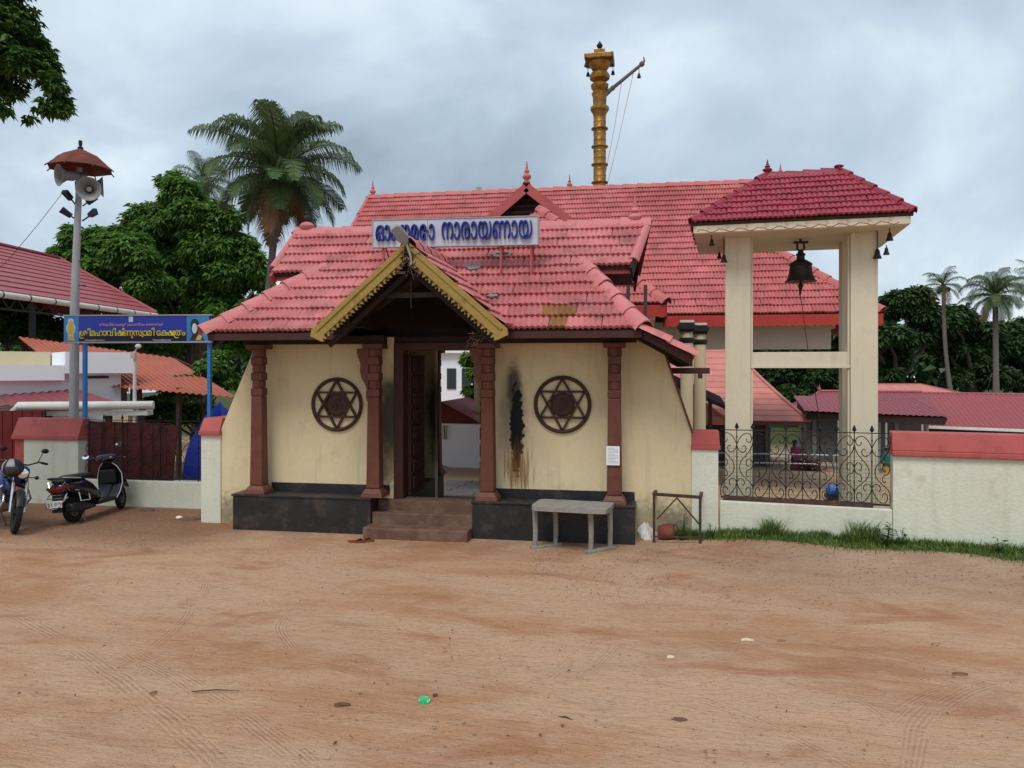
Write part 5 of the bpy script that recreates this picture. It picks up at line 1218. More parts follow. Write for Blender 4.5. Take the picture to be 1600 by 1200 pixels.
# ================================================================== LEFT BUILDINGS
def left_side():
    g = ground_z(-10, 8)
    K = 1.3; z = EYE+120*18*K/F; e1 = PD(245, 490, 25.4*K); e0 = PD(0, 455, 18*K); dirv = (e1-e0); e0 = e0-dirv*.55; e0.z = e1.z = z
    r1 = PD(93, 405, 27*K); r0 = r1-dirv*1.05; r0.z = r1.z
    t = thing('open_shed', 'tall open shed with maroon tiled sheet roof and white gutter pipe beside the speaker pole', 'shed', (e1.x-3, e1.y-1, g))
    n = 9
    for k in range(n):    # tile-pressed sheets laid side by side
        a, b = e0.lerp(e1, k/n), e0.lerp(e1, (k+1)/n); c, d = r0.lerp(r1, (k+1)/n), r0.lerp(r1, k/n)
        m = 11; nr = (b-a).cross(d-a).normalized()
        bb = MB(); nu = 24
        for j in range(m):
            lo, hi = j/m, (j+1)/m
            for i in range(nu):
                u0, u1 = i/nu, (i+1)/nu; h0, h1 = .018*(i % 2), .018*((i+1) % 2)
                A, B = a.lerp(d, lo), b.lerp(c, lo); Cc, Dd = b.lerp(c, hi), a.lerp(d, hi)
                bb.add([A.lerp(B, u0)+nr*(h0+.03), A.lerp(B, u1)+nr*(h1+.03), Dd.lerp(Cc, u1)+nr*h1, Dd.lerp(Cc, u0)+nr*h0], [(0, 1, 2, 3)])
            bb.add([A+nr*.0, B+nr*.0, B+nr*.035, A+nr*.035], [(0, 1, 2, 3)])
        bb.build('roof_sheet', 'sheet_red', t)
    nrm = Vector((-dirv.y, dirv.x, 0)).normalized(); wd = (r1-e1).dot(nrm)*2
    f0, f1 = e0+nrm*wd, e1+nrm*wd
    MB().add([e1, f1, r1], [(0, 1, 2)]).build('hip_sheet', 'sheet_red', t)
    MB().add([f1, f0, r0, r1], [(0, 1, 2, 3)]).build('rear_sheet', 'sheet_red', t)
    MB().tube([r0+Vector((0, 0, .05)), r1+Vector((0, 0, .05))], .09, 6).build('ridge_cap', 'sheet_maroon', t)
    MB().tube([r1+Vector((0, 0, .05)), e1+Vector((0, 0, .05))], .07, 6).build('hip_cap', 'sheet_red', t)
    gt = MB().tube([e0+Vector((.05, -.08, -.10)), e1+Vector((.05, -.08, -.10))], .10, 10).build('gutter_pipe', 'white_pipe', t, smooth=True)
    for k in range(8):
        q = e0.lerp(e1, .36+k*.085)+Vector((.05, -.08, -.10)); MB().tube([q-dirv.normalized()*.03, q+dirv.normalized()*.03], .106, 10).build('gutter_joint', 'iron_black', gt)
    tr = MB(); q0, q1 = e0+nrm*.2, e1+nrm*.2
    MB().bar(q0+Vector((0, 0, -.1)), q1+Vector((0, 0, -.1)), .06, .06).build('truss_chord', 'iron_black', t); MB().bar(q0+Vector((0, 0, -.5)), q1+Vector((0, 0, -.5)), .06, .06).build('truss_chord', 'iron_black', t)
    for k in range(40):
        a = q0.lerp(q1, k/40); b = q0.lerp(q1, (k+1)/40); tr.bar(a+Vector((0, 0, -.1 if k % 2 else -.5)), b+Vector((0, 0, -.5 if k % 2 else -.1)), .04, .04)
    tr.build('truss_web', 'iron_black', t)
    for s in (.48, .70, .90):
        for o in (.25, wd-.3): q = e0.lerp(e1, s)+nrm*o; MB().bar((q.x, q.y, g-1), (q.x, q.y, z-.05), .14, .14).build('post', 'iron_black', t)
    # white flat-roofed house
    D = 17.6; a = PD(-60, 640, D-1.5); b = PD(203, 640, D+.6); dv = b-a; dv.z = 0; nn = Vector((-dv.y, dv.x, 0)).normalized()
    w = thing('white_annex', 'white flat roofed annex with stepped parapet behind the red pier', 'building', (a.x+2, a.y+2, g))
    ff = lambda s, o, zz: Vector((a.x, a.y, 0))+dv*s+nn*o+Vector((0, 0, zz))
    def bx_(nm, mt, s0, s1, o0, o1, z0, z1): return MB().hexa([ff(s0,o0,z0), ff(s1,o0,z0), ff(s1,o1,z0), ff(s0,o1,z0), ff(s0,o0,z1), ff(s1,o0,z1), ff(s1,o1,z1), ff(s0,o1,z1)]).build(nm, mt, w)
    z1 = PD(180, 583, D+.5).z; z2 = PD(180, 551, D+.5).z; z3 = PD(60, 571, D).z
    bx_('wall', 'white_wash', .0, .94, 0, 4, g-1, z1); bx_('parapet', 'white_wash', .57, 1.0, -.3, 4, z1+.001, z2); bx_('parapet', 'white_wash', -.1, .568, -.25, 4, z1-.15, z3)
    bx_('wall_panel', 'cream_hall', -.1, .56, 1.2, 1.4, z3, z2+.02); bx_('vent_slot', 'window_dark', .72, .86, -.012, .0, z1-.12, z1-.06)
    # low maroon tin roof with a white pipe before it
    D = 15.6; e0, e1 = PD(-80, 628, D-.6), PD(196, 637, D+.3); e1.z = e0.z = EYE-58*D/F; u0, u1 = PD(-80, 602, D+2), PD(110, 606, D+2.2); u0.z = u1.z = EYE-30*(D+2)/F
    lt = thing('lean_to_roof', 'low maroon tin lean-to roof with a fat white pipe along its edge', 'shed', (e1.x-2, e1.y+.8, g))
    corrugated(lt, e0, e1, u1, u0, 'sheet_maroon', .22, .025)
    q0, q1 = PD(22, 633, D-.2), PD(240, 633, D+.2); q0.z = q1.z
    MB().tube([q0+Vector((0, 0, -.5)), q0+Vector((0, 0, -.1)), q0+Vector((.1, 0, 0)), q1], .085, 12).build('white_pipe', 'white_pipe', lt, smooth=True)
    pl0, pl1 = PD(22, 645, D), PD(230, 645, D+.2)
    MB().bar((pl0.x, pl0.y+.1, pl1.z), (pl1.x, pl1.y+.1, pl1.z), .3, .10).build('eave_board', 'white_pipe', lt)
    for px in (40, 76, 170, 222): q = PD(px, 640, D+.3); MB().bar((q.x, q.y, g-1), (q.x, q.y, q.z+.1), .10, .10).build('post', 'iron_rust', lt)
    q0, q1 = PD(-60, 700, D+2.2), PD(200, 700, D+2.4); MB().hexa([(q0.x,q0.y,g-1),(q1.x,q1.y,g-1),(q1.x,q1.y+.2,g-1),(q0.x,q0.y+.2,g-1),(q0.x,q0.y,q0.z+1),(q1.x,q1.y,q1.z+1),(q1.x,q1.y+.2,q1.z+1),(q0.x,q0.y+.2,q0.z+1)]).build('back_wall', 'cream_hall', lt)
    # orange corrugated roof
    A, B = PD(120, 600, 18.2), PD(372, 622, 17.0); C_, D_ = PD(272, 560, 21.5), PD(29, 527, 22.5)
    oc = thing('corrugated_shed', 'shed with faded orange corrugated sheet roof behind the blue banner posts', 'shed', ((A.x+B.x)/2, A.y+2, g))
    corrugated(oc, A, B, C_, D_, 'sheet_orange', .17, .03)
    C2, D2 = C_+Vector((0, 3.5, -.9)), D_+Vector((0, 3.5, -.9)); corrugated(oc, C2, D2, D_+Vector((0, .01, .01)), C_+Vector((0, .01, .01)), 'sheet_orange', .3, .03)
    for s, p in ((.35, 0), (.6, 0), (.98, 0)): q = A.lerp(B, s); MB().bar((q.x, q.y+.3, g-1), (q.x, q.y+.3, q.z+.1), .09, .09).build('post', 'iron_rust', oc)
    for s in (.2, .8): q = C2.lerp(D2, s); MB().bar((q.x, q.y-.2, g-1), (q.x, q.y-.2, q.z+.1), .09, .09).build('post', 'iron_rust', oc)
    # blue tarpaulin heap
    c = PD(345, 660, 14.6); tb = MB(); nu, nv = 22, 9; v = []
    for j in range(nv):
        for i in range(nu):
            an = 2*math.pi*i/nu; k = j/(nv-1); rr = .62*math.cos(k*math.pi/2)**.6*(1+.16*math.sin(an*3+k*4)+.10*math.sin(an*7))
            v.append((c.x+rr*math.cos(an)*1.15, c.y+rr*math.sin(an), g-.2+(1.55-g+.2+.12*math.sin(an*2))*k**.8*(1+.05*math.sin(an*5))))
    tb.add(v, [(j*nu+i, j*nu+(i+1) % nu, (j+1)*nu+(i+1) % nu, (j+1)*nu+i) for j in range(nv-1) for i in range(nu)]+[tuple(range((nv-1)*nu, nv*nu))])
    o = tb.build('blue_tarpaulin', 'tarp_blue', smooth=True, angle=35, loc=(c.x, c.y, g)); tag(o, 'crumpled bright blue tarpaulin heap beside the gatehouse shoulder wall', 'tarpaulin')
left_side()

# ================================================================== BANNER OVER THE SIDE GATE
def banner():
    Yb = 1.25; g = 0
    bl, br = PY(131, 600, Yb+.45), PY(326, 600, Yb+.45)
    t = thing('overhead_banner', 'blue banner with yellow Malayalam lettering on two blue posts', 'banner', ((bl.x+br.x)/2, Yb+.48, -.15))
    a, b, c, d = PY(100, 494, Yb+.4), PY(327, 493, Yb+.4), PY(100, 534, Yb+.4), PY(327, 533, Yb+.4)
    fn = lambda u, v, t_: (lambda p: (p.x, p.y-t_, p.z))(c.lerp(d, u).lerp(a.lerp(b, u), v))
    for q in (bl, br): MB().bar((q.x, Yb+.48, -.2), (q.x, Yb+.48, a.z+.01), .06, .06).build('banner_post', 'blue_post', t)
    MB().prism([(0, 0), (1, 0), (1, 1), (0, 1)], fn, -.05, 0).build('banner_box', 'banner_blue', t)
    for (u0, v0, u1, v1) in ((-.005, -.06, 1.012, 0), (-.005, 1, 1.02, 1.05)): MB().prism([(u0, v0), (u1, v0), (u1, v1), (u0, v1)], fn, -.06, .012).build('banner_frame', 'bracket_grey', t)
    MB().prism([(.11, .0), (.85, .0), (.85, .30), (.60, .36), (.35, .33), (.11, .26)], fn, 0, .003).build('banner_print', 'banner_dark', t)
    MB().prism([(.0, .0), (.105, .0), (.105, 1), (.0, 1)], fn, 0, .003).build('banner_print', 'banner_sky', t)
    MB().prism([(.85, .0), (1., .0), (1., 1), (.85, 1)], fn, 0, .003).build('banner_print', 'banner_sky', t)
    # gilded ornament on the left, blue-toned painted figure reduced to plain shapes on the right
    MB().prism([(.05+.030*math.cos(q)*(1+.15*math.cos(6*q)), .52+.40*math.sin(q)) for q in [i*math.pi/16 for i in range(32)]], fn, .003, .006).build('banner_print', 'print_pale', t)
    MB().prism([(.05+.022*math.cos(q)*(1+.3*math.cos(8*q)), .50+.33*math.sin(q)) for q in [i*math.pi/16 for i in range(32)]], fn, .006, .009).build('banner_print', 'print_gold', t)
    MB().prism([(.025, .05), (.08, .05), (.07, .18), (.03, .18)], fn, .006, .009).build('banner_print', 'print_gold', t)
    MB().prism([(.905+.028*math.cos(q), .55+.38*math.sin(q)+.05*math.cos(q*2)) for q in [i*math.pi/12 for i in range(24)]], fn, .003, .006).build('banner_print', 'print_dark', t)
    MB().prism([(.903+.017*math.cos(q), .50+.20*math.sin(q)) for q in [i*math.pi/12 for i in range(24)]], fn, .006, .009).build('banner_print', 'print_pale', t)
    MB().prism([(.87, .03), (.97, .03), (.95, .25), (.92, .30), (.89, .26)], fn, .003, .0062).build('banner_print', 'print_dark', t)
    MB().prism([(.455, .76), (.485, .76), (.485, .97), (.455, .97)], fn, 0, .004).build('banner_print', 'print_pale', t)
    MB().prism([(.91, .06), (.945, .04), (.955, .2), (.93, .26)], fn, .0065, .009).build('banner_print', 'print_gold', t)
    # yellow line: syllables placed one by one; the joined letters get their own pen strokes
    x = 0.; syl = []
    def put(s, sx=1., gap=.03, dx=0):
        nonlocal x
        o = glyph_polys(s, bold=.012)
        if not o: return
        xs = [p[0] for q in o for p in q[0]]; x0, x1 = min(xs), max(xs)
        mv = lambda r: [((p[0]-x0)*sx+x+dx, p[1]) for p in r]
        syl.extend([[mv(q[0]), [mv(h) for h in q[1]]] for q in o]); x += (x1-x0)*sx+gap+dx
    def pen(pts, w=.085): syl.append([stroke(pts, w), []])
    s0 = x; x += .14; put('ശ'); pen([(s0+.62, -.20), (s0+.30, -.24), (s0+.07, -.12), (s0+.05, .20), (s0+.10, .52)]); put('ീ')
    put('മ'); put('ഹ'); put('ാ'); put('വ'); put('ി'); put('ഷ', gap=0); pen([(x-.10, .62), (x-.05, .80), (x+.06, .74), (x+.08, .60)]); x += .05; put('ണ'); 
    pen([(x-.22, .03), (x-.22, -.16), (x-.12, -.22), (x-.04, -.14)]); put('സ', gap=0); s0 = x; pen([(s0-.05, .02), (s0+.14, -.10), (s0+.20, .12), (s0+.10, .32), (s0+.17, .50)]); x += .26; put('ാ'); put('മ'); put('ി')
    x += .26; put('േ'); put('ക', gap=-.20); put('ഷ'); put('േ') if False else None
    s0 = x; x += .13; put('ത'); pen([(s0+.55, -.20), (s0+.28, -.24), (s0+.06, -.12), (s0+.04, .20), (s0+.09, .52)]); put('ം')
    lettering(t, syl, (.112, .842, .12, .53), fn, .010, 'text_yellow', lift=.003)
    lettering(t, glyph_polys('തിരുവിതാംകൂർ ദേവസ്വം ബോർഡ്') or [], (.25, .69, .58, .73), fn, .006, 'text_pink', lift=.001)
    lettering(t, glyph_polys('Thirumullavaram'), (.62, .745, .025, .085), fn, .006, 'text_white', lift=.003)
    lettering(t, glyph_polys('തിരുമുല്ലവാരം'), (.15, .29, .025, .085), fn, .006, 'text_white', lift=.003)
banner()

# ================================================================== SPEAKER POLE
def speaker_pole():
    D = 14.4; b = PD(119, 560, D); x, y = b.x, b.y; g = ground_z(x, y); pz = lambda p: PD(119, p, D).z
    t = thing('speaker_pole', 'grey steel pole carrying loudspeakers below a rusty umbrella hood', 'pole', (x, y, g))
    MB().tube([(x-.06, y, g-.1), (x-.03, y, pz(480)), (x+.0, y, pz(400)), (x+.075, y, pz(262))], [.085, .080, .065, .050], 12).build('pole_shaft', 'galvanised', t, smooth=True)
    cx = x+.09; n = 8; zr = pz(258); vs = []
    prof = [(0.03, pz(233)), (.30, pz(244)), (.56, pz(264))]
    hood = MB()
    for r, z in prof: vs += [(cx+r*math.cos(2*math.pi*(i+.3)/n), y+r*math.sin(2*math.pi*(i+.3)/n), z) for i in range(n)]
    vs += [(p[0], p[1], p[2]-.012) for p in vs]
    fs = [(j*n+i, j*n+(i+1) % n, (j+1)*n+(i+1) % n, (j+1)*n+i) for j in range(2) for i in range(n)]; fs += [tuple(q+3*n for q in reversed(f)) for f in fs]+[(2*n+i, 2*n+(i+1) % n, 5*n+(i+1) % n, 5*n+i) for i in range(n)]
    hood.add(vs, fs).build('hood', 'rust_cap', t)
    MB().lathe([(.05, pz(234)), (.05, pz(231)), (.025, pz(229)), (.035, pz(224)), (.03, pz(220))], (cx, y, 0), 10).build('hood_knob', 'bronze', t, smooth=True)
    a = [2*math.pi*(i+.3)/n for i in range(n)]
    f0 = [Vector((cx+.36*math.cos(q), y+.36*math.sin(q), pz(249)+.0)) for q in (a[4]+.15, a[5]-.1)]
    for q in a: MB().tube([(cx+.55*math.cos(q), y+.55*math.sin(q), prof[2][1]), (cx+.60*math.cos(q), y+.60*math.sin(q), prof[2][1]-.05)], .012, 5).build('hood_tip', 'rust_cap', t)
    i = 4; q0, q1 = a[i]+.08, a[i]+.55
    lerp = lambda ang, k: Vector((cx+(.30+.26*k)*math.cos(ang), y+(.30+.26*k)*math.sin(ang), prof[1][1]+(prof[2][1]-prof[1][1])*k))
    MB().prism([(.1, .1), (.55, .02), (.95, .15), (.9, .55), (.5, .62), (.15, .5)], lambda u, v, tt: lerp(q0+(q1-q0)*u, .05+.6*v)*1.0+Vector((0, -.02, .004)), 0, 1e-3).build('paint_flake', 'paint_flake', t)
    def horn(c, d, r, ln, lab):
        c, d = Vector(c), Vector(d).normalized(); h = thing('horn_loudspeaker', lab, 'loudspeaker', c, 0, 'horn loudspeakers on the speaker pole')
        R3 = Vector((0, 0, 1)).rotation_difference(d).to_matrix()
        MB().lathe([(.05, -ln*.55), (.075, -ln*.5), (.075, -ln*.12), (.09, -.02), (r*.45, ln*.2), (r*.75, ln*.42), (r, ln*.52), (r*1.02, ln*.54), (r*.97, ln*.535), (r*.72, ln*.42), (r*.40, ln*.2), (.05, ln*.02)], c, 22, R3).build('horn_bell', 'horn_grey', h, smooth=True, angle=60)
        MB().lathe([(.02, ln*.0), (.05, ln*.1), (.045, ln*.28), (.01, ln*.30)], c, 12, R3).build('horn_phase_plug', 'galvanised', h, smooth=True)
        MB().lathe([(.085, -ln*.58), (.085, -ln*.3)], c, 14, R3).build('horn_driver', 'engine_metal', h, smooth=True)
        pole = Vector((x+.06, y, c.z)); MB().bar(c-d*ln*.2, pole, .03, .03).build('horn_bracket', 'iron_black', h)
    q = PD(112, 275, D-.15); horn(q, Vector((-.50, -.85, -.10)), .20, .42, 'grey horn loudspeaker on the pole facing away from the palms, its round mouth showing')
    q = PD(140, 296, D-.12); horn(q, Vector((.55, -.82, -.16)), .21, .44, 'grey horn loudspeaker on the pole, the lower of the facing pair')
    q = PD(140, 291, D+.25); horn(q, Vector((.75, .60, .05)), .19, .42, 'grey horn loudspeaker on the pole pointing away behind its twin')
    for (px0, py0, px1, py1, DD, wh) in ((119, 321, 103, 301, -.25, 'on the upper arm below the single horn'), (120, 344, 103, 332, -.1, 'on the lowest arm on the shed side of the pole'), (129, 345, 152, 329, -.2, 'on the lowest arm on the palm side of the pole'), (129, 322, 143, 312, .1, 'tucked close under the paired horns')):
        p0, p1 = PD(px0, py0, D), PD(px1, py1, D+DD); l = thing('pole_lamp', 'small dark floodlight '+wh, 'lamp', p0, 0, 'floodlights on the speaker pole')
        MB().tube([p0, p0.lerp(p1, .55)], .014, 6).build('lamp_arm', 'iron_black', l)
        d = (p1-p0).normalized(); s = d.cross(Vector((0, 1, 0))).normalized(); nn = s.cross(d); m = p0.lerp(p1, .5)
        MB().hexa([m+s*w*.06+nn*h*.05+d*k for k, w, h in ((0, -.6, -1), (0, .6, -1), (0, .6, 1), (0, -.6, 1), (.2, -1, -1), (.2, 1, -1), (.2, 1, .6), (.2, -1, .6))]).build('lamp_head', 'bird_dark', l, bevel=.008)
    for (py, s) in ((366, 1), (408, 1), (446, 1), (534, 1), (515, -1)): q = PD(124 if s > 0 else 114, py, D); MB().tube([q, q+Vector((s*.13, 0, .0))], .010, 5).build('climbing_peg', 'iron_black', t)
    w = MB().tube([PD(98, 301, D-.1), PD(60, 350, D-1), PD(20, 398, D-2.5), PD(-40, 460, D-5)], .006, 4).build('overhead_wire', 'iron_black', loc=tuple(PD(98, 301, D-.1))); tag(w, 'thin black wire running down from a lamp of the speaker pole', 'wire')
    # thin white conduit mast near the orange shed
    p0, p1 = PD(209, 700, 15.8), PD(211, 549, 15.8); m = thing('thin_mast', 'thin pale pole with a small camera lamp near the orange shed', 'pole', (p0.x, p0.y, ground_z(p0.x, p0.y)))
    MB().tube([(p0.x, p0.y, ground_z(p0.x, p0.y)-.1), (p1.x, p1.y, p1.z)], .035, 8).build('pole_shaft', 'white_pipe', m, smooth=True)
    MB().tube([p1, p1+Vector((.12, -.1, .08))], .012, 5).ball(p1+Vector((.16, -.12, .10)), .05, 8, 6, 1.4).build('camera_head', 'white_pipe', m, smooth=True)
    MB().box(p1.x-.05, p1.x+.05, p1.y-.08, p1.y-.03, p1.z-.15, p1.z-.03).build('junction_box', 'cream_hall', m)
speaker_pole()
# ================================================================== TREES AND PALMS
def PG(px, py):      # where the ray through a pixel meets the ground
    r = ray(px, py); t = 1.0
    while t < 80:
        x, y, z = CX+t*r[0], CY+t*r[1], EYE+t*r[2]
        if z <= ground_z(x, y): return Vector((x, y, ground_z(x, y)))
        t += .01
    return Vector((x, y, z))
def leaf_cloud(centers, radii, n_ros, per, ln, wd, droop, squash=.8, shell=.55, sub=0):
    """rosettes of leaves through the clumps; returns quads and per-face tone, random with painted top light"""
    C_ = np.array(centers, float); Rr = np.array(radii, float)
    if sub:
        k = np.repeat(np.arange(len(C_)), sub); dd = rng.normal(size=(len(k), 3)); dd /= np.linalg.norm(dd, axis=1)[:, None]; dd[:, 2] = np.abs(dd[:, 2])*.9-.25
        C_ = C_[k]+dd*(Rr[k]*(.45+.5*rng.random(len(k))))[:, None]*np.array([1, 1, squash]); Rr = Rr[k]*(.26+.22*rng.random(len(k)))
    p = Rr**2/np.sum(Rr**2)
    k = rng.choice(len(C_), n_ros, p=p); d = rng.normal(size=(n_ros, 3)); d /= np.linalg.norm(d, axis=1)[:, None]
    rr = Rr[k]*(shell+(1-shell)*rng.random(n_ros)**.6)*(1+.22*rng.normal(size=n_ros).clip(-1.4, 1.4)*.8)
    pos = C_[k]+d*rr[:, None]*np.array([1, 1, squash]); tone = rng.random(n_ros)*.7+.3*(d[:, 2] > .1)  # top light painted in: upward sides of clumps get a lighter leaf tone
    V = []; T = []
    pos = np.repeat(pos, per, 0); out = np.repeat(d, per, 0); tone = np.repeat(tone, per)
    m = len(pos); a = rng.random(m)*2*np.pi
    dirv = np.stack([np.cos(a), np.sin(a), -droop+rng.normal(size=m)*.35], 1)+.55*out; dirv /= np.linalg.norm(dirv, axis=1)[:, None]
    up = np.array([0, 0, 1.])+.5*out+rng.normal(size=(m, 3))*.35; side = np.cross(dirv, up); side /= (np.linalg.norm(side, axis=1)[:, None]+1e-6)
    L_ = ln*(.65+.7*rng.random(m))[:, None]; w = wd*(.7+.6*rng.random(m))[:, None]
    p0 = pos+dirv*L_*.08; mid = pos+dirv*L_*.5+np.array([0, 0, .03])*L_; tip = pos+dirv*L_+np.array([0, 0, -.25])*L_
    V = np.stack([p0, mid+side*w, tip, mid-side*w], 1)
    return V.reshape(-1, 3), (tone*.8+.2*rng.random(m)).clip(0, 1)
def tree(name, label, clumps, D, n_ros, per, ln, wd, mat, base_px, trunk_r=.3, droop=.35, group=None, dspread=.5, bark='trunk_bark', shell=.55, squash=.85):
    cs, rs = [], []
    for i, c in enumerate(clumps):
        off = random.uniform(-1, 1)*dspread*c[2]*D/F*2; q = PD(c[0], c[1], D+off); cs.append(q); rs.append(c[2]*(D+off)/F)
    b = PD(base_px, 600, D); g = ground_z(b.x, b.y); t = thing(name, label, 'tree', (b.x, b.y, g), 0, group)
    top = sum(cs, Vector())/len(cs); fork = Vector((b.x, b.y, 0)).lerp(Vector((top.x, top.y, 0)), .4); fork.z = g+(min(c.z-r for c, r in zip(cs, rs))*.4+top.z*.6-g)*.55
    MB().tube([(b.x, b.y, g-.2), Vector((b.x, b.y, g)).lerp(fork, .5)+Vector((.1, .1, 0)), fork], [trunk_r*1.25, trunk_r, trunk_r*.8], 10).build('trunk', bark, t, smooth=True)
    for c, r in zip(cs, rs):
        m_ = fork.lerp(c, .5)+Vector((random.uniform(-.3, .3), random.uniform(-.3, .3), r*.2)); MB().tube([fork, m_, c], [trunk_r*.55, trunk_r*.33, trunk_r*.10], 6).build('limb', bark, t, smooth=True)
    V, T = leaf_cloud([tuple(c) for c in cs], rs, n_ros, per, ln, wd, droop, squash, shell, 12)
    o = np_mesh('crown', V, 4, mat, t, T); return t
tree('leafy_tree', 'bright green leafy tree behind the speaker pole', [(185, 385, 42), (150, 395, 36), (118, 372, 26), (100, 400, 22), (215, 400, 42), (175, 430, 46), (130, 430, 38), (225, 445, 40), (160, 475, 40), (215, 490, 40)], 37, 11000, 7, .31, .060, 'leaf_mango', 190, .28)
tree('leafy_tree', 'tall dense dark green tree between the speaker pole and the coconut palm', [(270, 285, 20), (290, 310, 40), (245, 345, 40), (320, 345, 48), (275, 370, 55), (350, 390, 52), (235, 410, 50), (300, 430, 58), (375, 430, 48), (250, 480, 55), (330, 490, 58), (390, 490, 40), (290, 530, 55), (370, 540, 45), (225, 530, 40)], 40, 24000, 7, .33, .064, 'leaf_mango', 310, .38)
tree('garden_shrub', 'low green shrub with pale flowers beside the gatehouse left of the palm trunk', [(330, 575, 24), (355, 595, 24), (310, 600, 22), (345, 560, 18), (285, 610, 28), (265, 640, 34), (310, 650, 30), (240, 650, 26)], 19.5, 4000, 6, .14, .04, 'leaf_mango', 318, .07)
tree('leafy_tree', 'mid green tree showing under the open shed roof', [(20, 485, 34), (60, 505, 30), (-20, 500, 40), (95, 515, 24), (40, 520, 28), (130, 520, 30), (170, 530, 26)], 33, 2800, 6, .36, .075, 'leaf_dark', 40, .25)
for i, (cl, bx, lab) in enumerate((
    ([(1395, 485, 34), (1420, 470, 30), (1440, 495, 32), (1385, 525, 34), (1430, 525, 26), (1400, 560, 22), (1380, 585, 22), (1465, 505, 28), (1345, 520, 34), (1320, 450, 16), (1335, 480, 24)], 1400, 'dark spreading tree beside the bell tower with sky gaps low in its crown'),
    ([(1495, 500, 32), (1520, 520, 34), (1505, 555, 30), (1545, 540, 34), (1535, 575, 30), (1495, 590, 22), (1475, 540, 22), (1560, 590, 28)], 1530, 'dark green tree behind the thin leaning palm'),
    ([(1580, 530, 34), (1610, 520, 38), (1600, 565, 36), (1640, 545, 44), (1575, 590, 30), (1620, 595, 34), (1680, 540, 50)], 1620, 'dark green tree behind the fuller of the right-hand palms'),
    ([(1215, 590, 34), (1250, 575, 32), (1285, 590, 34), (1230, 620, 30), (1280, 625, 32), (1190, 560, 30), (1260, 545, 28), (1310, 600, 30)], 1250, 'dark tree seen between the bell tower posts'))):
    tree('leafy_tree', lab, cl, 52+i*3, 8500, 6, .42, .10, 'leaf_dark', bx, .4, .25, 'trees beyond the temple sheds', .5, shell=.4)
tree('leafy_tree', 'small green tree beside the upper white house seen through the gate passage', [(738, 612, 13), (742, 585, 11), (725, 640, 9), (735, 560, 10)], 31, 700, 6, .3, .06, 'leaf_mango', 745, .1)
fw = []; fr = []
for i in range(80):
    px = -250+i*27; D = 75+random.uniform(-6, 6); q = PD(px, 572+random.uniform(-18, 20)-(22 if 250 < px < 1600 else 0), D); fw.append(tuple(q)); fr.append(random.uniform(2.0, 3.2))
V, T = leaf_cloud(fw, fr, 9000, 5, 1.0, .25, .25); o = np_mesh('far_wood', V, 4, 'leaf_dark', None, T); tag(o, 'far dark wood closing the view behind the temple grounds', 'wood', kind='stuff')
# overhanging branch of the near tree
def near_tree():
    D = 10.5; b = PD(-330, 600, D); g = ground_z(b.x, b.y)
    t = thing('overhanging_tree', 'near leafy tree whose branch hangs into the sky above the speaker pole', 'tree', (b.x, b.y, g))
    cl = [(20, 30, 36), (55, 75, 26), (30, 95, 22), (70, 100, 20), (85, 130, 18), (92, 160, 16), (70, 165, 13), (100, 172, 9), (12, 130, 24), (5, 168, 13), (-30, 60, 60), (-60, 140, 40), (-120, 20, 90), (-200, 100, 90), (-280, 40, 110), (20, -30, 30), (48, 185, 8)]
    cs = [PD(c[0], c[1], D+random.uniform(-.25, .25)) for c in cl]; rs = [c[2]*D/F for c in cl]
    fork = PD(-300, 330, D); f2 = PD(-120, 130, D)
    MB().tube([(b.x, b.y, g-.2), (b.x+.1, b.y, g+2), fork], [.34, .28, .22], 12).build('trunk', 'trunk_bark', t, smooth=True)
    MB().tube([fork, f2, PD(-20, 110, D), PD(60, 110, D), PD(95, 150, D)], [.16, .10, .05, .025, .012], 8).build('limb', 'trunk_bark', t, smooth=True)
    MB().tube([f2, PD(-40, 40, D), PD(40, 30, D)], [.08, .04, .015], 8).build('limb', 'trunk_bark', t, smooth=True); MB().tube([PD(-20, 110, D), PD(0, 150, D)], [.03, .01], 6).build('limb', 'trunk_bark', t, smooth=True)
    V, T = leaf_cloud([tuple(c) for c in cs], rs, 8000, 6, .11, .028, .4, .9, .25); np_mesh('crown', V, 4, 'leaf_near', t, T)
near_tree()
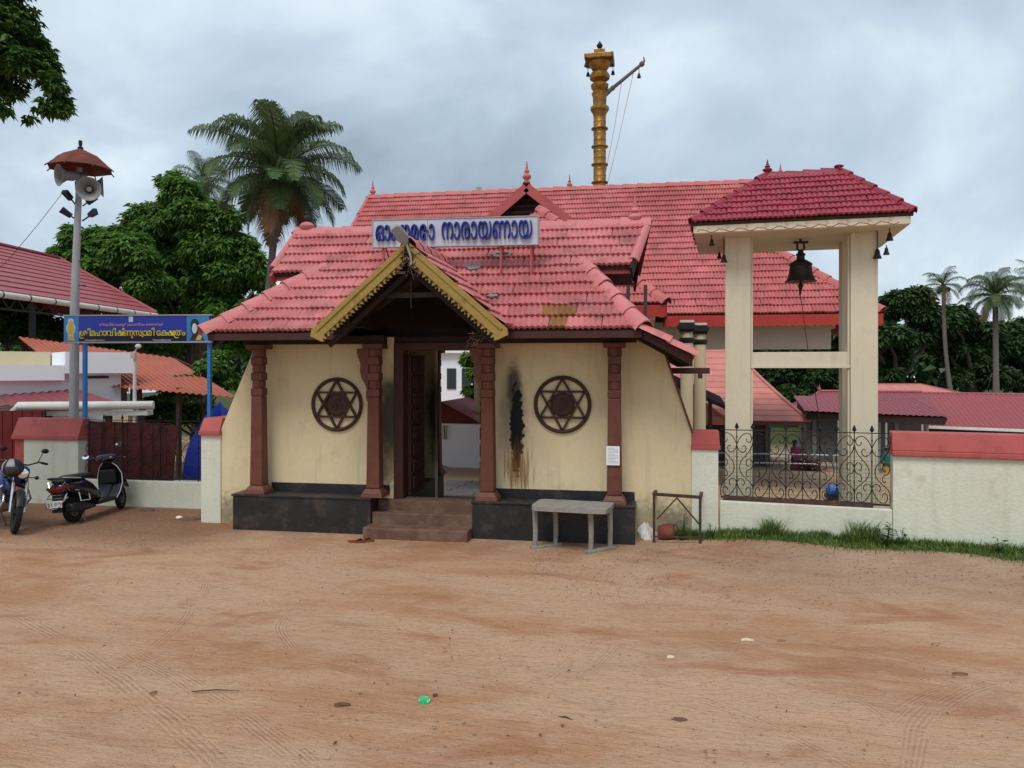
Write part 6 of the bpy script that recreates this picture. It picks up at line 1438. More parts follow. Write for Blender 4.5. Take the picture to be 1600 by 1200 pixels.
def palm(label, crown_px, crown_py, D, base_px, base_py, L_, nf, tr, group, leafn=46, bend=0., lw=.030, dry=2, spread=1.0, seed=1):
    rs = np.random.default_rng(seed); rnd = random.Random(seed)
    c = PD(crown_px, crown_py, D); b = PD(base_px, base_py, D); g = ground_z(b.x, b.y); base = Vector((b.x, b.y, g))
    t = thing('coconut_palm', label, 'palm', base, 0, group)
    path = []; n = 14
    for i in range(n+1):
        k = i/n; zz = g-.2+(c.z-g+.2)*k; kk = (zz-g)/(c.z-g); q = base.lerp(Vector((c.x, c.y, 0)), max(0, kk)**1.35); q.x += bend*math.sin(math.pi*max(0, kk)); q.z = zz; path.append(q)
    MB().tube(path, [tr*(1.35-.55*min(1, i/n*2.2)) if i < n/2 else tr*.80*(1-.12*(i/n)) for i in range(n+1)], 10).build('trunk', 'trunk_grey', t, smooth=True)
    for i in range(nf):
        k = i/(nf-1); el = rad(86-138*k**1.15)+rnd.uniform(-.12, .12); az = i*2.39996+rnd.uniform(-.25, .25)
        Lf = L_*(.80+.22*math.sin(math.pi*min(1, k*1.25+.12)))*rnd.uniform(.9, 1.08); h = Vector((math.cos(az), math.sin(az), 0)); cur = rnd.uniform(.9, 1.75); ns = 16; pts = [c.copy()]; e = el; p = c.copy()
        for j in range(ns):
            e -= cur*(.022+.135*(j/ns)**1.5)*(1.15 if el > .2 else .75)*rnd.uniform(.8, 1.2); e = max(e, rad(-84)); p = p+(h*math.cos(e)+Vector((0, 0, math.sin(e))))*(Lf/ns); pts.append(p.copy())
        isdry = i >= nf-dry; fr_ = MB().tube(pts, [.035*(1-.85*j/ns)*max(1, L_/3.2) for j in range(ns+1)], 5).build('frond', 'frond_dry' if isdry else 'frond_green', t, smooth=True)
        A = np.array([tuple(q) for q in pts]); sN = leafn; tt = np.linspace(.10, .99, sN); idx = tt*ns; i0 = np.minimum(idx.astype(int), ns-1); f = (idx-i0)[:, None]; P = A[i0]*(1-f)+A[i0+1]*f; tan = A[i0+1]-A[i0]; tan /= np.linalg.norm(tan, axis=1)[:, None]
        sd_ = np.cross(tan, np.array([0, 0, 1.])); sd_ /= (np.linalg.norm(sd_, axis=1)[:, None]+1e-6); upv = np.cross(sd_, tan); Q = []; T = []
        for sgn in (1, -1):
            ll = L_*.34*(np.sin(np.pi*np.clip(tt*.86+.12, 0, 1))**.7)*(.8+.4*rs.random(sN)); dr = rs.random(sN)*.35+.25
            d1 = sgn*sd_*.75+tan*.62+upv*(.22-.2*dr[:, None]); d1 /= np.linalg.norm(d1, axis=1)[:, None]; d2 = d1+np.array([0, 0, -1.])*(dr[:, None]*2.0+.95*spread); d2 /= np.linalg.norm(d2, axis=1)[:, None]
            w = tan*lw*(L_/3.0); m1 = P+d1*ll[:, None]*.5; e1 = m1+d2*ll[:, None]*.5
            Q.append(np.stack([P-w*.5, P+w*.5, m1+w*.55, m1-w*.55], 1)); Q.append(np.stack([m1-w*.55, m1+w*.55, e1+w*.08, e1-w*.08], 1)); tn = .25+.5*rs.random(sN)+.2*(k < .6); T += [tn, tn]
        np_mesh('leaflets', np.concatenate(Q).reshape(-1, 3), 4, 'frond_dry' if isdry else 'frond_green', fr_, np.concatenate(T)); 
    for i in range(7):
        a = i*2*math.pi/7; q = c+Vector((math.cos(a)*.26, math.sin(a)*.26, -.25-.1*(i % 2))); MB().ball(q, .13, 8, 6, 1, 1, 1.2).build('coconut', 'weed_leaf', t, smooth=True)
    return t
palm('large coconut palm with full drooping crown behind the gatehouse', 436, 272, 27, 384, 600, 3.15, 38, .17, None, 66, .25, .034, 3, seed=3)
palm('coconut palm half hidden behind the large palm', 316, 288, 47, 330, 600, 2.5, 20, .17, None, 50, 0, .030, 0, seed=5)
palm('thin leaning coconut palm with a sparse small crown beyond the long shed', 1474, 446, 46, 1500, 610, 1.6, 17, .15, 'palms beyond the sheds', 36, -.35, .032, 3, seed=8)
palm('straight coconut palm with a full crown beyond the long shed', 1555, 462, 44, 1557, 610, 2.15, 28, .20, 'palms beyond the sheds', 50, 0, .036, 3, seed=9)
palm('coconut palm at the end of the row, mostly hidden beyond the long shed', 1618, 440, 48, 1622, 610, 2.0, 20, .18, 'palms beyond the sheds', 30, 0, .036, 1, seed=12)
palm('small palm tuft just showing above the hall ridge', 750, 312, 62, 750, 610, 1.5, 12, .16, None, 20, 0, .04, 0, seed=14)

# ================================================================== GRASS AND GROUND LITTER
def grass():
    n = 34000; s = rng.uniform(-.95, 6.6, n); W = .30+.22*np.array([mnoise.noise(Vector((a*.9, 2, 0))) for a in s])+.18*np.clip((s-1)/5, 0, 1); o = -W*rng.random(n)**1.5*(1+.5*rng.random(n)**6)*np.clip((s+1.1)/1.2, .25, 1)+.0
    x = W0[0]+s*WDX-o*WDY; y = W0[1]+s*WDY+o*WDX; keep = np.array([mnoise.noise(Vector((a*1.6, b*1.6, 5))) > -.42 for a, b in zip(x, y)]); x, y, s, o = x[keep], y[keep], s[keep], o[keep]; n = len(x)
    z = np.array([ground_z(a, b) for a, b in zip(x, y)])-.01; h = (.02+.06*rng.random(n)**2)*(1+1.0*(o > -.18)*rng.random(n))
    for (px, py, rad_, hh, cnt) in ((1205, 840, .14, .30, 260), (1350, 847, .2, .34, 260), (1330, 850, .12, .22, 150), (1075, 842, .18, .18, 400), (1280, 842, .15, .16, 300), (1450, 850, .18, .17, 400)):
        c = PG(px, py); a = rng.random(cnt)*2*np.pi; r = rad_*np.sqrt(rng.random(cnt)); x = np.append(x, c.x+r*np.cos(a)); y = np.append(y, c.y+r*np.sin(a)*.5); z = np.append(z, np.full(cnt, c.z-.01)); h = np.append(h, hh*(.35+.65*rng.random(cnt)))
    n = len(x); a = rng.random(n)*2*np.pi; ln = h*(.25+.55*rng.random(n)); w = .0035+.0035*rng.random(n)
    B = np.stack([x, y, z], 1); sd_ = np.stack([-np.sin(a), np.cos(a), 0*a], 1)*w[:, None]; out = np.stack([np.cos(a), np.sin(a), 0*a], 1)
    m = B+np.array([0, 0, 1.])*(h*.6)[:, None]+out*(ln*.35)[:, None]; tp = B+np.array([0, 0, 1.])*h[:, None]+out*ln[:, None]
    V = np.concatenate([np.stack([B-sd_, B+sd_, m+sd_*.8, m-sd_*.8], 1), np.stack([m-sd_*.8, m+sd_*.8, tp+sd_*.1, tp-sd_*.1], 1)]); T = rng.random(n)
    o = np_mesh('grass', V.reshape(-1, 3), 4, 'grass_blade', None, np.concatenate([T, T])); tag(o, 'green grass strip along the foot of the pale wall', 'grass', kind='stuff')
grass()
def weed(px, py, label, h, nl, ls, round_=False, mat='weed_leaf'):
    c = PG(px, py); t = thing('weed_plant', label, 'weed', c); st = MB(); Q = []; T = []
    for k in range(3 if not round_ else 5):
        a = k*2.1+px; top = c+Vector((math.cos(a)*h*.25, math.sin(a)*h*.25, h*(.7+.3*((k*7) % 3)/2))); mid = c.lerp(top, .5)+Vector((0, 0, h*.08)); st.tube([c-Vector((0, 0, .02)), mid, top], .004, 4)
        for j in range(nl):
            kk = .3+.7*(j+1)/nl; q = c.lerp(top, kk); b = random.uniform(0, 6.28); d = Vector((math.cos(b), math.sin(b), random.uniform(-.1, .6))).normalized(); s = d.cross(Vector((0, 0, 1))).normalized(); l = ls*random.uniform(.7, 1.2); w = l*(.45 if round_ else .22)
            Q += [q, q+d*l*.5+s*w, q+d*l+Vector((0, 0, -l*.15)), q+d*l*.5-s*w]; T.append(random.random())
    st.build('stem', 'weed_leaf', t); np_mesh('leaf_spray', np.array([tuple(q) for q in Q]), 4, mat, t, T)['kind'] = 'stuff'
weed(1065, 845, 'small leafy weed under the rusty metal stand', .34, 8, .07)
weed(1385, 857, 'broad leaved dark weed rooted against the pale wall below the end of the fence', .30, 8, .085, True)
weed(1408, 856, 'thin weed beside the broad leaved weed at the wall foot', .26, 6, .06, True)
weed(1562, 868, 'solitary round leaved weed at the foot of the long pale wall', .20, 5, .07, True)
weed(1112, 842, 'feathery weed at the corner where pier and low wall meet', .22, 8, .05)
def litter():
    n = 8000; x = rng.uniform(-7, 10, n); y = np.where(rng.random(n) < .55, rng.uniform(-2.6, .2, n), rng.uniform(-8.5, .2, n)); x = np.concatenate([x, rng.uniform(-8, -2.9, 3000), rng.uniform(1.5, 9, 3500)]); y = np.concatenate([y, rng.uniform(-1.6, 1.4, 3000), rng.uniform(-2.6, .2, 3500)]); n = len(x); b = MB(); right = (x > 1.5)
    for i in range(n):
        if -3.0 < x[i] < 3.05 and y[i] > -.33: continue
        if y[i] > ((1.4 if x[i] < -3.7 else .35) if x[i] < W0[0] else W0[1]+(x[i]-W0[0])*math.tan(WA)): continue
        r = (.003+.008*rng.random()**3)*(1.25 if right[i] else 1); z = ground_z(x[i], y[i])+.004
        if x[i] < -3 and y[i] > -1.5: r *= 1.6
        c = Vector((x[i], y[i], z)); b.add([c+Vector(q) for q in ((r, 0, 0), (0, r*.8, 0), (-r*1.1, 0, 0), (0, -r, 0), (0, 0, r*.7))], [(0, 1, 4), (1, 2, 4), (2, 3, 4), (3, 0, 4)], rng.random())
    o = b.build('pebbles', 'pebble'); tag(o, 'tiny loose pebbles scattered over the sandy forecourt', 'pebbles', kind='stuff')
    b = MB()
    for i in range(100):
        px, py = rng.uniform(0, 1600), 845+340*rng.random()**1.4; c = PG(px, py)+Vector((0, 0, .012)); a = rng.random()*6.28; l = rng.uniform(.008, .022); u = Vector((math.cos(a), math.sin(a), .15))*l; v = Vector((-math.sin(a), math.cos(a), .3))*l*rng.uniform(.25, .5)
        b.add([c-u, c+v*.8+Vector((0, 0, .008)), c+u, c-v*.8], [(0, 1, 2), (0, 2, 3)], rng.random())
    o = b.build('leaf_litter', 'dry_leaf'); tag(o, 'small dry leaf scraps strewn over the sand', 'leaf litter', kind='stuff')
litter()
def small_things():
    c = PG(663, 1098); t = thing('bottle_cap', 'crushed bright green plastic lid lying on the sand', 'lid', c)
    MB().lathe([(.041, .0), (.043, .012), (.040, .018), (.034, .014), (.014, .013), (.010, .019), (.002, .019)], c+Vector((0, 0, .004)), 20, Matrix.Rotation(.22, 3, 'X') @ Matrix.Rotation(.1, 3, 'Y')).build('lid_disc', 'plastic_green', t, smooth=True)
    for k in range(10): a = k*.628; MB().box(c.x+.036*math.cos(a)-.003, c.x+.036*math.cos(a)+.003, c.y+.036*math.sin(a)-.003, c.y+.036*math.sin(a)+.003, c.z+.014, c.z+.026).build('lid_rib', 'text_white' if k % 3 == 0 else 'plastic_green', t)
    def curl(px, py, l, label, mat, w=.3, an=0.):
        c = PG(px, py); b = MB(); n = 6; vs = []
        for i in range(n+1):
            k = i/n; q = c+Vector((math.cos(an)*(k-.5)*l, math.sin(an)*(k-.5)*l, .010+.05*l*math.sin(k*math.pi*1.3))); ww = l*w*math.sin(math.pi*(.08+.9*k))*.5; vs += [q+Vector((-math.sin(an)*ww, math.cos(an)*ww, .012)), q+Vector((math.sin(an)*ww, -math.cos(an)*ww, 0))]
        vs += [v+Vector((0, 0, -.004)) for v in vs]; k = 2*(n+1)
        b.add(vs, [(2*i, 2*i+1, 2*i+3, 2*i+2) for i in range(n)]+[(k+2*i+2, k+2*i+3, k+2*i+1, k+2*i) for i in range(n)]+[(2*i, 2*i+2, k+2*i+2, k+2*i) for i in range(n)]+[(2*i+1, k+2*i+1, k+2*i+3, 2*i+3) for i in range(n)])
        tag(b.build('fallen_leaf', mat, smooth=True, loc=c), label, 'leaf', 'fallen leaves on the sand')
    curl(1168, 1003, .11, 'pale yellow curled leaf on the sand', 'pale_leaf', .22, .2); curl(1220, 1004, .07, 'brown curled leaf beside the pale yellow one', 'dry_leaf', .25, .1)
    curl(1048, 1030, .06, 'tiny white leaf scrap on the reddish sand', 'pale_leaf', .5, .3); curl(535, 1105, .11, 'dark brown leaf lying below the green lid and the twig', 'dry_leaf', .18, .35); curl(240, 1086, .05, 'broken dark leaf near the long twig', 'dry_leaf', .3, 1.)
    curl(1500, 1056, .12, 'thin straight brown leaf on the sand', 'dry_leaf', .08, .15); curl(680, 1090, .035, 'curled brown leaf next to the green lid', 'dry_leaf', .5, .6)
    def tw_(a, b, label):
        p, q = PG(*a), PG(*b); m = p.lerp(q, .5)+Vector((0, .01, .012)); tag(MB().tube([p+Vector((0, 0, .006)), m, q+Vector((0, 0, .006))], [.004, .005, .002], 5).build('twig', 'twig', smooth=True, loc=p), label, 'twig')
    tw_((300, 1082), (375, 1081), 'long thin twig lying on the sand'); tw_((872, 1122), (895, 1127), 'short dark twig on the reddish sand')
    # flat grey stone half buried in the sand
    for (px, py, r, lab) in ((1062, 1125, .06, 'flat pale stone half buried in the reddish sand'), (295, 812, .22, 'flat broken stone slab at the foot of the gatehouse end pier'), (230, 798, .16, 'dark rounded stone against the low cream wall'), (318, 806, .10, 'dark stone wedged between low wall and pier')):
        c = PG(px, py); n = 11; v = [(c.x+r*math.cos(i*6.283/n)*(1+.25*math.sin(i*2.3+px)), c.y+r*.6*math.sin(i*6.283/n)*(1+.2*math.cos(i*3.1)), c.z-.03) for i in range(n)]; v += [(c.x+(p[0]-c.x)*.8, c.y+(p[1]-c.y)*.8, c.z+r*.16) for p in v]
        tag(MB().add(v, [tuple(range(n, 2*n))]+[(i, (i+1) % n, n+(i+1) % n, n+i) for i in range(n)]).build('stone', 'stone_dark' if 'dark' in lab else 'step_brown', bevel=.01, loc=c), lab, 'stone')
    c = PG(280, 812); b = MB(); b.ball(c+Vector((0, 0, .03)), .045, 9, 6, 1.3, .9, .7); tag(b.build('plastic_scrap', 'text_white', smooth=True, loc=c), 'small white crumpled plastic scrap by the low cream wall', 'plastic')
    # pair of sandals before the steps
    for (px, py, a, lab) in ((557, 847, .1, 'brown sandal near the gate steps, the one farther from the treads'), (570, 846, .35, 'brown sandal near the gate steps, turned towards the treads')):
        c = PG(px, py); t = thing('sandal', lab, 'sandal', c, a, 'sandals by the gate steps'); pts = [(.13*math.cos(q)*(1 if math.cos(q) > 0 else .95), .045*math.sin(q)*(1+.25*math.cos(q))) for q in [i*math.pi/9 for i in range(18)]]
        MB().prism(pts, lambda u, v, z: (u, v, z), 0, .022).build('sole', 'clay_pot', t, local=True); MB().tube([(.09, 0, .02), (.06, .02, .045), (.0, .042, .02)], .007, 5).tube([(.09, 0, .02), (.06, -.02, .045), (.0, -.042, .02)], .007, 5).build('strap', 'dark_timber', t, local=True)
small_things()

# ================================================================== STONE TABLE, RUSTY STAND AND WHAT LIES BESIDE THEM
def stone_table():
    L1, L2, R1, R2 = [PG(*q) for q in ((836, 857), (868, 853), (923, 864), (953, 858))]; c = (L1+L2+R1+R2)/4; t = thing('stone_table', 'weathered grey stone table before the black plinth', 'table', (c.x, c.y, ground_z(c.x, c.y)))
    zt = EYE-(790-YH)*proj(c)[2]/F+.02; ux = ((R1+R2)-(L1+L2)); ux.z = 0; wl = ux.length/2; ux.normalize(); uy = Vector((-ux.y, ux.x, 0)); hl = wl/2+.14; hd = .30
    n = 30; poly = []
    for i in range(n):
        a = 2*math.pi*i/n; ca, sa = math.cos(a), math.sin(a); e = 9; poly.append((math.copysign(abs(ca)**(2/e), ca)*hl*(1+.012*math.sin(5*a)), math.copysign(abs(sa)**(2/e), sa)*hd*(1+.03*math.sin(3*a+1))))
    MB().prism(poly, lambda u, v, z: c+ux*u+uy*v+Vector((0, 0, z-c.z)), zt-.06, zt).build('table_slab', 'stone_table', t, bevel=.012)
    for q in (L1, L2, R1, R2):
        m = MB(); zz = [q.z+.02, q.z+.25, zt-.055]; m.tube([(q.x, q.y, zz[0]), (q.x+.006, q.y, zz[1]), (q.x-.004, q.y, zz[2])], [.032, .034, .037], 8).build('leg', 'stone_table', t, smooth=True)
    for a, b in ((L1, L2), (R1, R2)):
        d = (b-a).normalized()*.07; MB().bar(a-d+Vector((0, 0, .015)), b+d+Vector((0, 0, .015)), .09, .045).build('foot_bar', 'stone_table', t, bevel=.01)
stone_table()
def metal_stand():
    A, B, C_, D_ = PG(1022, 848), PG(1094, 849), PG(1097, 835), PG(1028, 836); t = thing('metal_stand', 'rusty angle iron stand frame in front of the end pier', 'stand', (A+B+C_+D_)/4)
    zt = EYE-(772-YH)*proj(A)[2]/F; tops = [Vector((q.x, q.y, zt)) for q in (A, B, C_, D_)]
    for q in (A, B, C_, D_): MB().bar((q.x, q.y, q.z-.02), (q.x, q.y, zt-.022), .035, .035).build('leg', 'iron_rust', t)
    for i in range(4): a, b = tops[i], tops[(i+1) % 4]; e = (b-a).normalized()*(.02 if i % 2 == 0 else -.02); MB().bar(a-e, b+e, .04, .04).build('top_rail', 'iron_rust', t)
    for i in (0, 2):
        a, b = tops[i], tops[(i+1) % 4]; m = a.lerp(b, .5)+Vector((0, 0, -.03)); fa, fb = (A, B) if i == 0 else (C_, D_)
        MB().bar(m, Vector((fa.x, fa.y, fa.z+.28)).lerp(m, .12), .018, .018).build('brace', 'iron_rust', t); MB().bar(m, Vector((fb.x, fb.y, fb.z+.24)), .018, .018).build('brace', 'iron_rust', t)
    MB().bar(A+Vector((0, 0, .08)), B+Vector((0, 0, .08)), .018, .018).build('low_rail', 'iron_rust', t)
metal_stand()
def by_the_stand():
    c = PG(1041, 843); t = thing('clay_pot', 'broken red clay pot lying in the grass behind the rusty stand', 'pot', c); mt = Matrix.Rotation(rad(80), 3, 'Y') @ Matrix.Rotation(.2, 3, 'X')
    MB().lathe([(.05, -.11), (.09, -.10), (.115, -.02), (.11, .06), (.085, .11), (.10, .13), (.09, .125), (.07, .10), (.095, .05), (.10, -.02), (.07, -.08)], c+Vector((0, 0, .105)), 18, mt).build('pot_body', 'clay_pot', t, smooth=True)
    c = PG(1010, 842); b = MB(); nu, nv = 18, 8; v = []
    for j in range(nv):
        for i in range(nu):
            a = 2*math.pi*i/nu; k = j/(nv-1); r = .13*math.cos(k*1.5)**.7*(1+.3*math.sin(3*a+k*5)+.18*math.sin(7*a+2)); v.append((c.x+r*math.cos(a), c.y+r*math.sin(a)*.6, c.z-.01+.22*k*(1+.12*math.sin(4*a))))
    b.add(v, [(j*nu+i, j*nu+(i+1) % nu, (j+1)*nu+(i+1) % nu, (j+1)*nu+i) for j in range(nv-1) for i in range(nu)]+[tuple(range((nv-1)*nu, nv*nu))])
    tag(b.build('cloth_bundle', 'cloth_white', smooth=True, angle=30, loc=c), 'crumpled white cloth bundle at the corner of the black plinth', 'cloth')
by_the_stand()

# ================================================================== MOTOR VEHICLES
def loft(secs, n=18, e=2.6):
    """sections (x, zc, half width, half height[, yc]) -> closed skin"""
    b = MB(); v = []
    for s in secs:
        x, zc, hw, hh = s[:4]; yc = s[4] if len(s) > 4 else 0
        for i in range(n):
            a = 2*math.pi*i/n; ca, sa = math.cos(a), math.sin(a); v.append((x, yc+hw*math.copysign(abs(ca)**(2/e), ca), zc+hh*math.copysign(abs(sa)**(2/e), sa)))
    k = len(secs); f = [(j*n+i, j*n+(i+1) % n, (j+1)*n+(i+1) % n, (j+1)*n+i) for j in range(k-1) for i in range(n)]+[tuple(range(n-1, -1, -1)), tuple(range((k-1)*n, k*n))]
    return b.add(v, f)
RX90 = Matrix.Rotation(rad(90), 3, 'X')
def wheel(par, x, z, R_, tw, spokes, rimmat='engine_metal', steer=0., lean=0):
    w = bpy.data.objects.new('wheel', None); COL.objects.link(w); w.parent = par; w.location = (x, 0, z); w.rotation_euler = (0, 0, steer)
    pr = [(R_-.10, -tw*.36), (R_-.075, -tw*.46), (R_-.03, -tw*.5), (R_-.006, -tw*.34), (R_, 0), (R_-.006, tw*.34), (R_-.03, tw*.5), (R_-.075, tw*.46), (R_-.10, tw*.36)]
    n = 32; v = []
    for r, y in pr: v += [(r*math.cos(2*math.pi*i/n), y, r*math.sin(2*math.pi*i/n)) for i in range(n)]
    k = len(pr); f = [(j*n+i, j*n+(i+1) % n, ((j+1) % k)*n+(i+1) % n, ((j+1) % k)*n+i) for j in range(k) for i in range(n)]
    MB().add(v, f).build('tyre', 'tyre', w, local=True, smooth=True)
    ri = R_-.098; pr = [(ri, -tw*.35), (ri-.02, -tw*.3), (ri-.022, tw*.3), (ri, tw*.35)]; v = []
    for r, y in pr: v += [(r*math.cos(2*math.pi*i/n), y, r*math.sin(2*math.pi*i/n)) for i in range(n)]
    f = [(j*n+i, j*n+(i+1) % n, ((j+1) % 4)*n+(i+1) % n, ((j+1) % 4)*n+i) for j in range(4) for i in range(n)]
    m = MB().add(v, f); m.lathe([(.05, -.05), (.05, .05)], (0, 0, 0), 14, RX90)
    for s in range(spokes): a = 2*math.pi*s/spokes; m.bar((.03*math.cos(a), 0, .03*math.sin(a)), ((ri-.01)*math.cos(a), 0, (ri-.01)*math.sin(a)), .03, .045, up=(0, 1, 0))
    m.build('rim', rimmat, w, local=True, smooth=True); return w
def mirror(par, base, tip, r=(.075, .05), steer=None):
    base, tip = Vector(base), Vector(tip); m = MB().tube([base, base.lerp(tip, .55)+Vector((0, 0, .02)), tip], .007, 6).build('mirror_stem', 'plastic_black', par, local=True)
    MB().ball(tip+Vector((.012, 0, 0)), 1, 14, 8, .022, r[0], r[1]).build('mirror_shell', 'plastic_black', m, local=True, smooth=True)
    MB().lathe([(1, 0), (1, .004), (.02, .005)], tip+Vector((-.006, 0, 0)), 18, Matrix.Rotation(rad(-66), 3, 'Y') @ Matrix.Diagonal((r[1]*.9, r[0]*.9, 1))).build('mirror_glass', 'mirror_glass', m, local=True)
def scooter():
    a = PG(116, 816); hd = rad(10)+rad(83); wb = 1.24
    t = thing('scooter', 'black scooter parked by the low wall, seen from behind with white number plate', 'scooter', a, hd); t.rotation_euler = (rad(-5), 0, hd); t.scale = (.95, .95, .95)
    R_ = .215; wheel(t, 0, R_, R_, .10, 6); wheel(t, wb, R_, R_, .09, 6, steer=rad(18))
    bd = loft([(-.36, .61, .05, .035), (-.32, .61, .12, .07), (-.20, .595, .17, .11), (.0, .565, .20, .15), (.18, .52, .195, .18), (.34, .45, .18, .17), (.46, .38, .16, .12), (.52, .35, .14, .09)], 22).build('body_cowl', 'scooter_black', t, local=True, smooth=True, angle=60)
    for s in (-1, 1): MB().tube([(-.30, s*.125, .575), (-.1, s*.178, .535), (.15, s*.186, .50), (.36, s*.166, .44)], .008, 6).build('side_trim', 'silver_trim', bd, local=True); MB().tube([(.02, s*.188, .58), (.22, s*.182, .545)], .007, 5).build('side_badge', 'chrome', bd, local=True)
    loft([(-.33, .70, .06, .02), (-.28, .71, .13, .045), (-.05, .735, .155, .055), (.12, .73, .15, .05), (.32, .725, .12, .05), (.46, .70, .085, .04), (.50, .68, .06, .02)], 18, 3).build('seat', 'seat_vinyl', t, local=True, smooth=True, angle=60)
    MB().tube([(.05, .165, .70), (-.2, .17, .735), (-.36, .12, .765), (-.40, 0, .772), (-.36, -.12, .765), (-.2, -.17, .735), (.05, -.165, .70)], .016, 8).build('grab_rail', 'plastic_black', t, local=True, smooth=True)
    for s in (-1, 1): MB().tube([(-.36, s*.13, .775), (-.2, s*.178, .75), (.0, s*.178, .72)], .010, 6).build('grab_trim', 'silver_trim', t, local=True, smooth=True)
    loft([(-.385, .575, .07, .02), (-.375, .58, .125, .05), (-.30, .585, .150, .055), (-.27, .585, .155, .05)], 16, 3).build('tail_lamp', 'tail_red', t, local=True, smooth=True)
    for s in (-1, 1): loft([(-.365, .60, .035, .022, s*.13), (-.26, .61, .03, .028, s*.165), (-.16, .62, .012, .012, s*.175)], 10).build('indicator', 'tail_red', t, local=True, smooth=True)
    for s in (-1, 1): MB().tube([(-.37, s*.10, .62), (-.33, s*.145, .70), (-.28, s*.16, .63), (-.36, s*.12, .56)], .007, 5).build('lamp_trim', 'chrome', t, local=True)
    MB().hexa([(-.36,-.09,.54), (-.36,.09,.54), (-.30,.08,.54), (-.30,-.08,.54), (-.35,-.09,.50), (-.35,.09,.50), (-.28,.08,.5), (-.28,-.08,.5)]).build('tail_panel', 'plastic_black', t, local=True)
    mf = MB().hexa([(-.33,-.10,.49), (-.33,.10,.49), (-.30,.10,.49), (-.30,-.10,.49), (-.37,-.085,.22), (-.37,.085,.22), (-.35,.085,.22), (-.35,-.085,.22)]).build('mudflap', 'plastic_black', t, local=True)
    pl = MB().hexa([(-.392,-.105,.305), (-.392,.105,.305), (-.386,.105,.305), (-.386,-.105,.305), (-.375,-.105,.41), (-.375,.105,.41), (-.369,.105,.41), (-.369,-.105,.41)]).build('number_plate', 'plate_white', t, local=True)
    lettering(pl, glyph_polys('KL 08'), (-.075, .075, .362, .40), lambda u, v, q: (-.392+(v-.305)*.162-q, -u, v), .003, 'print_dark', 'plate_letters') if False else None
    def plate_text(s, box):
        outs = glyph_polys(s); o = lettering(None, outs, box, lambda u, v, q: (-.3915+(v-.305)*.162-q, -u, v), .002, 'print_dark', 'plate_letters'); o.parent = pl; o.location = (0, 0, 0)
    plate_text('K 8979', (-.085, .085, .325, .39))
    MB().tube([(-.30, .14, .52), (-.40, .17, .44), (-.44, .10, .32), (-.43, 0, .28), (-.44, -.10, .32), (-.40, -.17, .44), (-.30, -.14, .52)], .010, 6).build('rear_guard', 'chrome', t, local=True, smooth=True)
    MB().tube([(-.38, .15, .45), (-.38, -.15, .45)], .008, 6).build('guard_bar', 'chrome', t, local=True)
    for s in (-1, 1): MB().tube([(-.1, s*.20, .50), (-.1, s*.225, .36), (.12, s*.225, .34), (.14, s*.20, .44)], .010, 6).build('side_guard', 'silver_trim', t, local=True)
    loft([(-.14, .30, .05, .05, .10), (.0, .27, .085, .10, .10), (.25, .27, .09, .11, .08), (.42, .28, .07, .07, .05)], 14, 3).build('engine_case', 'plastic_black', t, local=True, smooth=True)
    loft([(-.30, .27, .045, .045, -.15), (-.28, .27, .062, .075, -.15), (.0, .25, .065, .08, -.145), (.2, .23, .045, .05, -.13), (.40, .20, .02, .02, -.10)], 14, 3).build('exhaust', 'plastic_black', t, local=True, smooth=True)
    MB().hexa([(.40,-.17,.21), (.95,-.16,.21), (.95,.16,.21), (.40,.17,.21), (.40,-.18,.27), (.95,-.17,.27), (.95,.17,.27), (.40,.18,.27)]).build('floorboard', 'plastic_black', t, local=True, bevel=.02)
    # front apron
    v = []; rows = [(.90, .22, .15, .03), (.96, .34, .20, .05), (1.00, .50, .235, .065), (1.01, .66, .225, .07), (.985, .78, .17, .06), (.965, .86, .09, .05)]; nn = 13
    for x, z, hw, bow in rows:
        for i in range(nn): u = -1+2*i/(nn-1); v.append((x+bow*(1-u*u)*1.6, hw*u, z))
    for x, z, hw, bow in rows:
        for i in range(nn): u = -1+2*i/(nn-1); v.append((x+bow*(1-u*u)*.6-.02, hw*u*.97, z))
    k = len(rows)*nn; f = [(j*nn+i, j*nn+i+1, (j+1)*nn+i+1, (j+1)*nn+i) for j in range(len(rows)-1) for i in range(nn-1)]; f += [tuple(q+k for q in reversed(p)) for p in f]
    ed = [j*nn for j in range(len(rows))]; f += [(ed[j], ed[j+1], k+ed[j+1], k+ed[j]) for j in range(len(rows)-1)]+[(ed[j]+nn-1, k+ed[j]+nn-1, k+ed[j+1]+nn-1, ed[j+1]+nn-1) for j in range(len(rows)-1)]+[(i, k+i, k+i+1, i+1) for i in range(nn-1)]+[((len(rows)-1)*nn+i, (len(rows)-1)*nn+i+1, k+(len(rows)-1)*nn+i+1, k+(len(rows)-1)*nn+i) for i in range(nn-1)]
    ap = MB().add(v, f).build('front_apron', 'scooter_black', t, local=True, smooth=True, angle=50)
    for s in (-1, 1): MB().tube([(x-.012, s*hw*1.0, z) for x, z, hw, bow in rows], .009, 6).build('apron_trim', 'silver_trim', ap, local=True, smooth=True)
    MB().hexa([(.92,-.13,.50), (.97,-.15,.50), (.97,.15,.50), (.92,.13,.50), (.90,-.14,.74), (.97,-.15,.74), (.97,.15,.74), (.90,.14,.74)]).build('glove_box', 'plastic_black', ap, local=True, bevel=.02)
    loft([(1.02, .44, .035, .02), (1.10, .47, .065, .05), (1.24, .485, .07, .05), (1.38, .45, .062, .06), (1.46, .38, .03, .02)], 14).build('front_fender', 'scooter_black', t, local=True, smooth=True)
    for s in (-1, 1): MB().tube([(1.08, s*.055, .62), (1.22, s*.06, .22)], .018, 8).build('fork_leg', 'plastic_black', t, local=True, smooth=True)
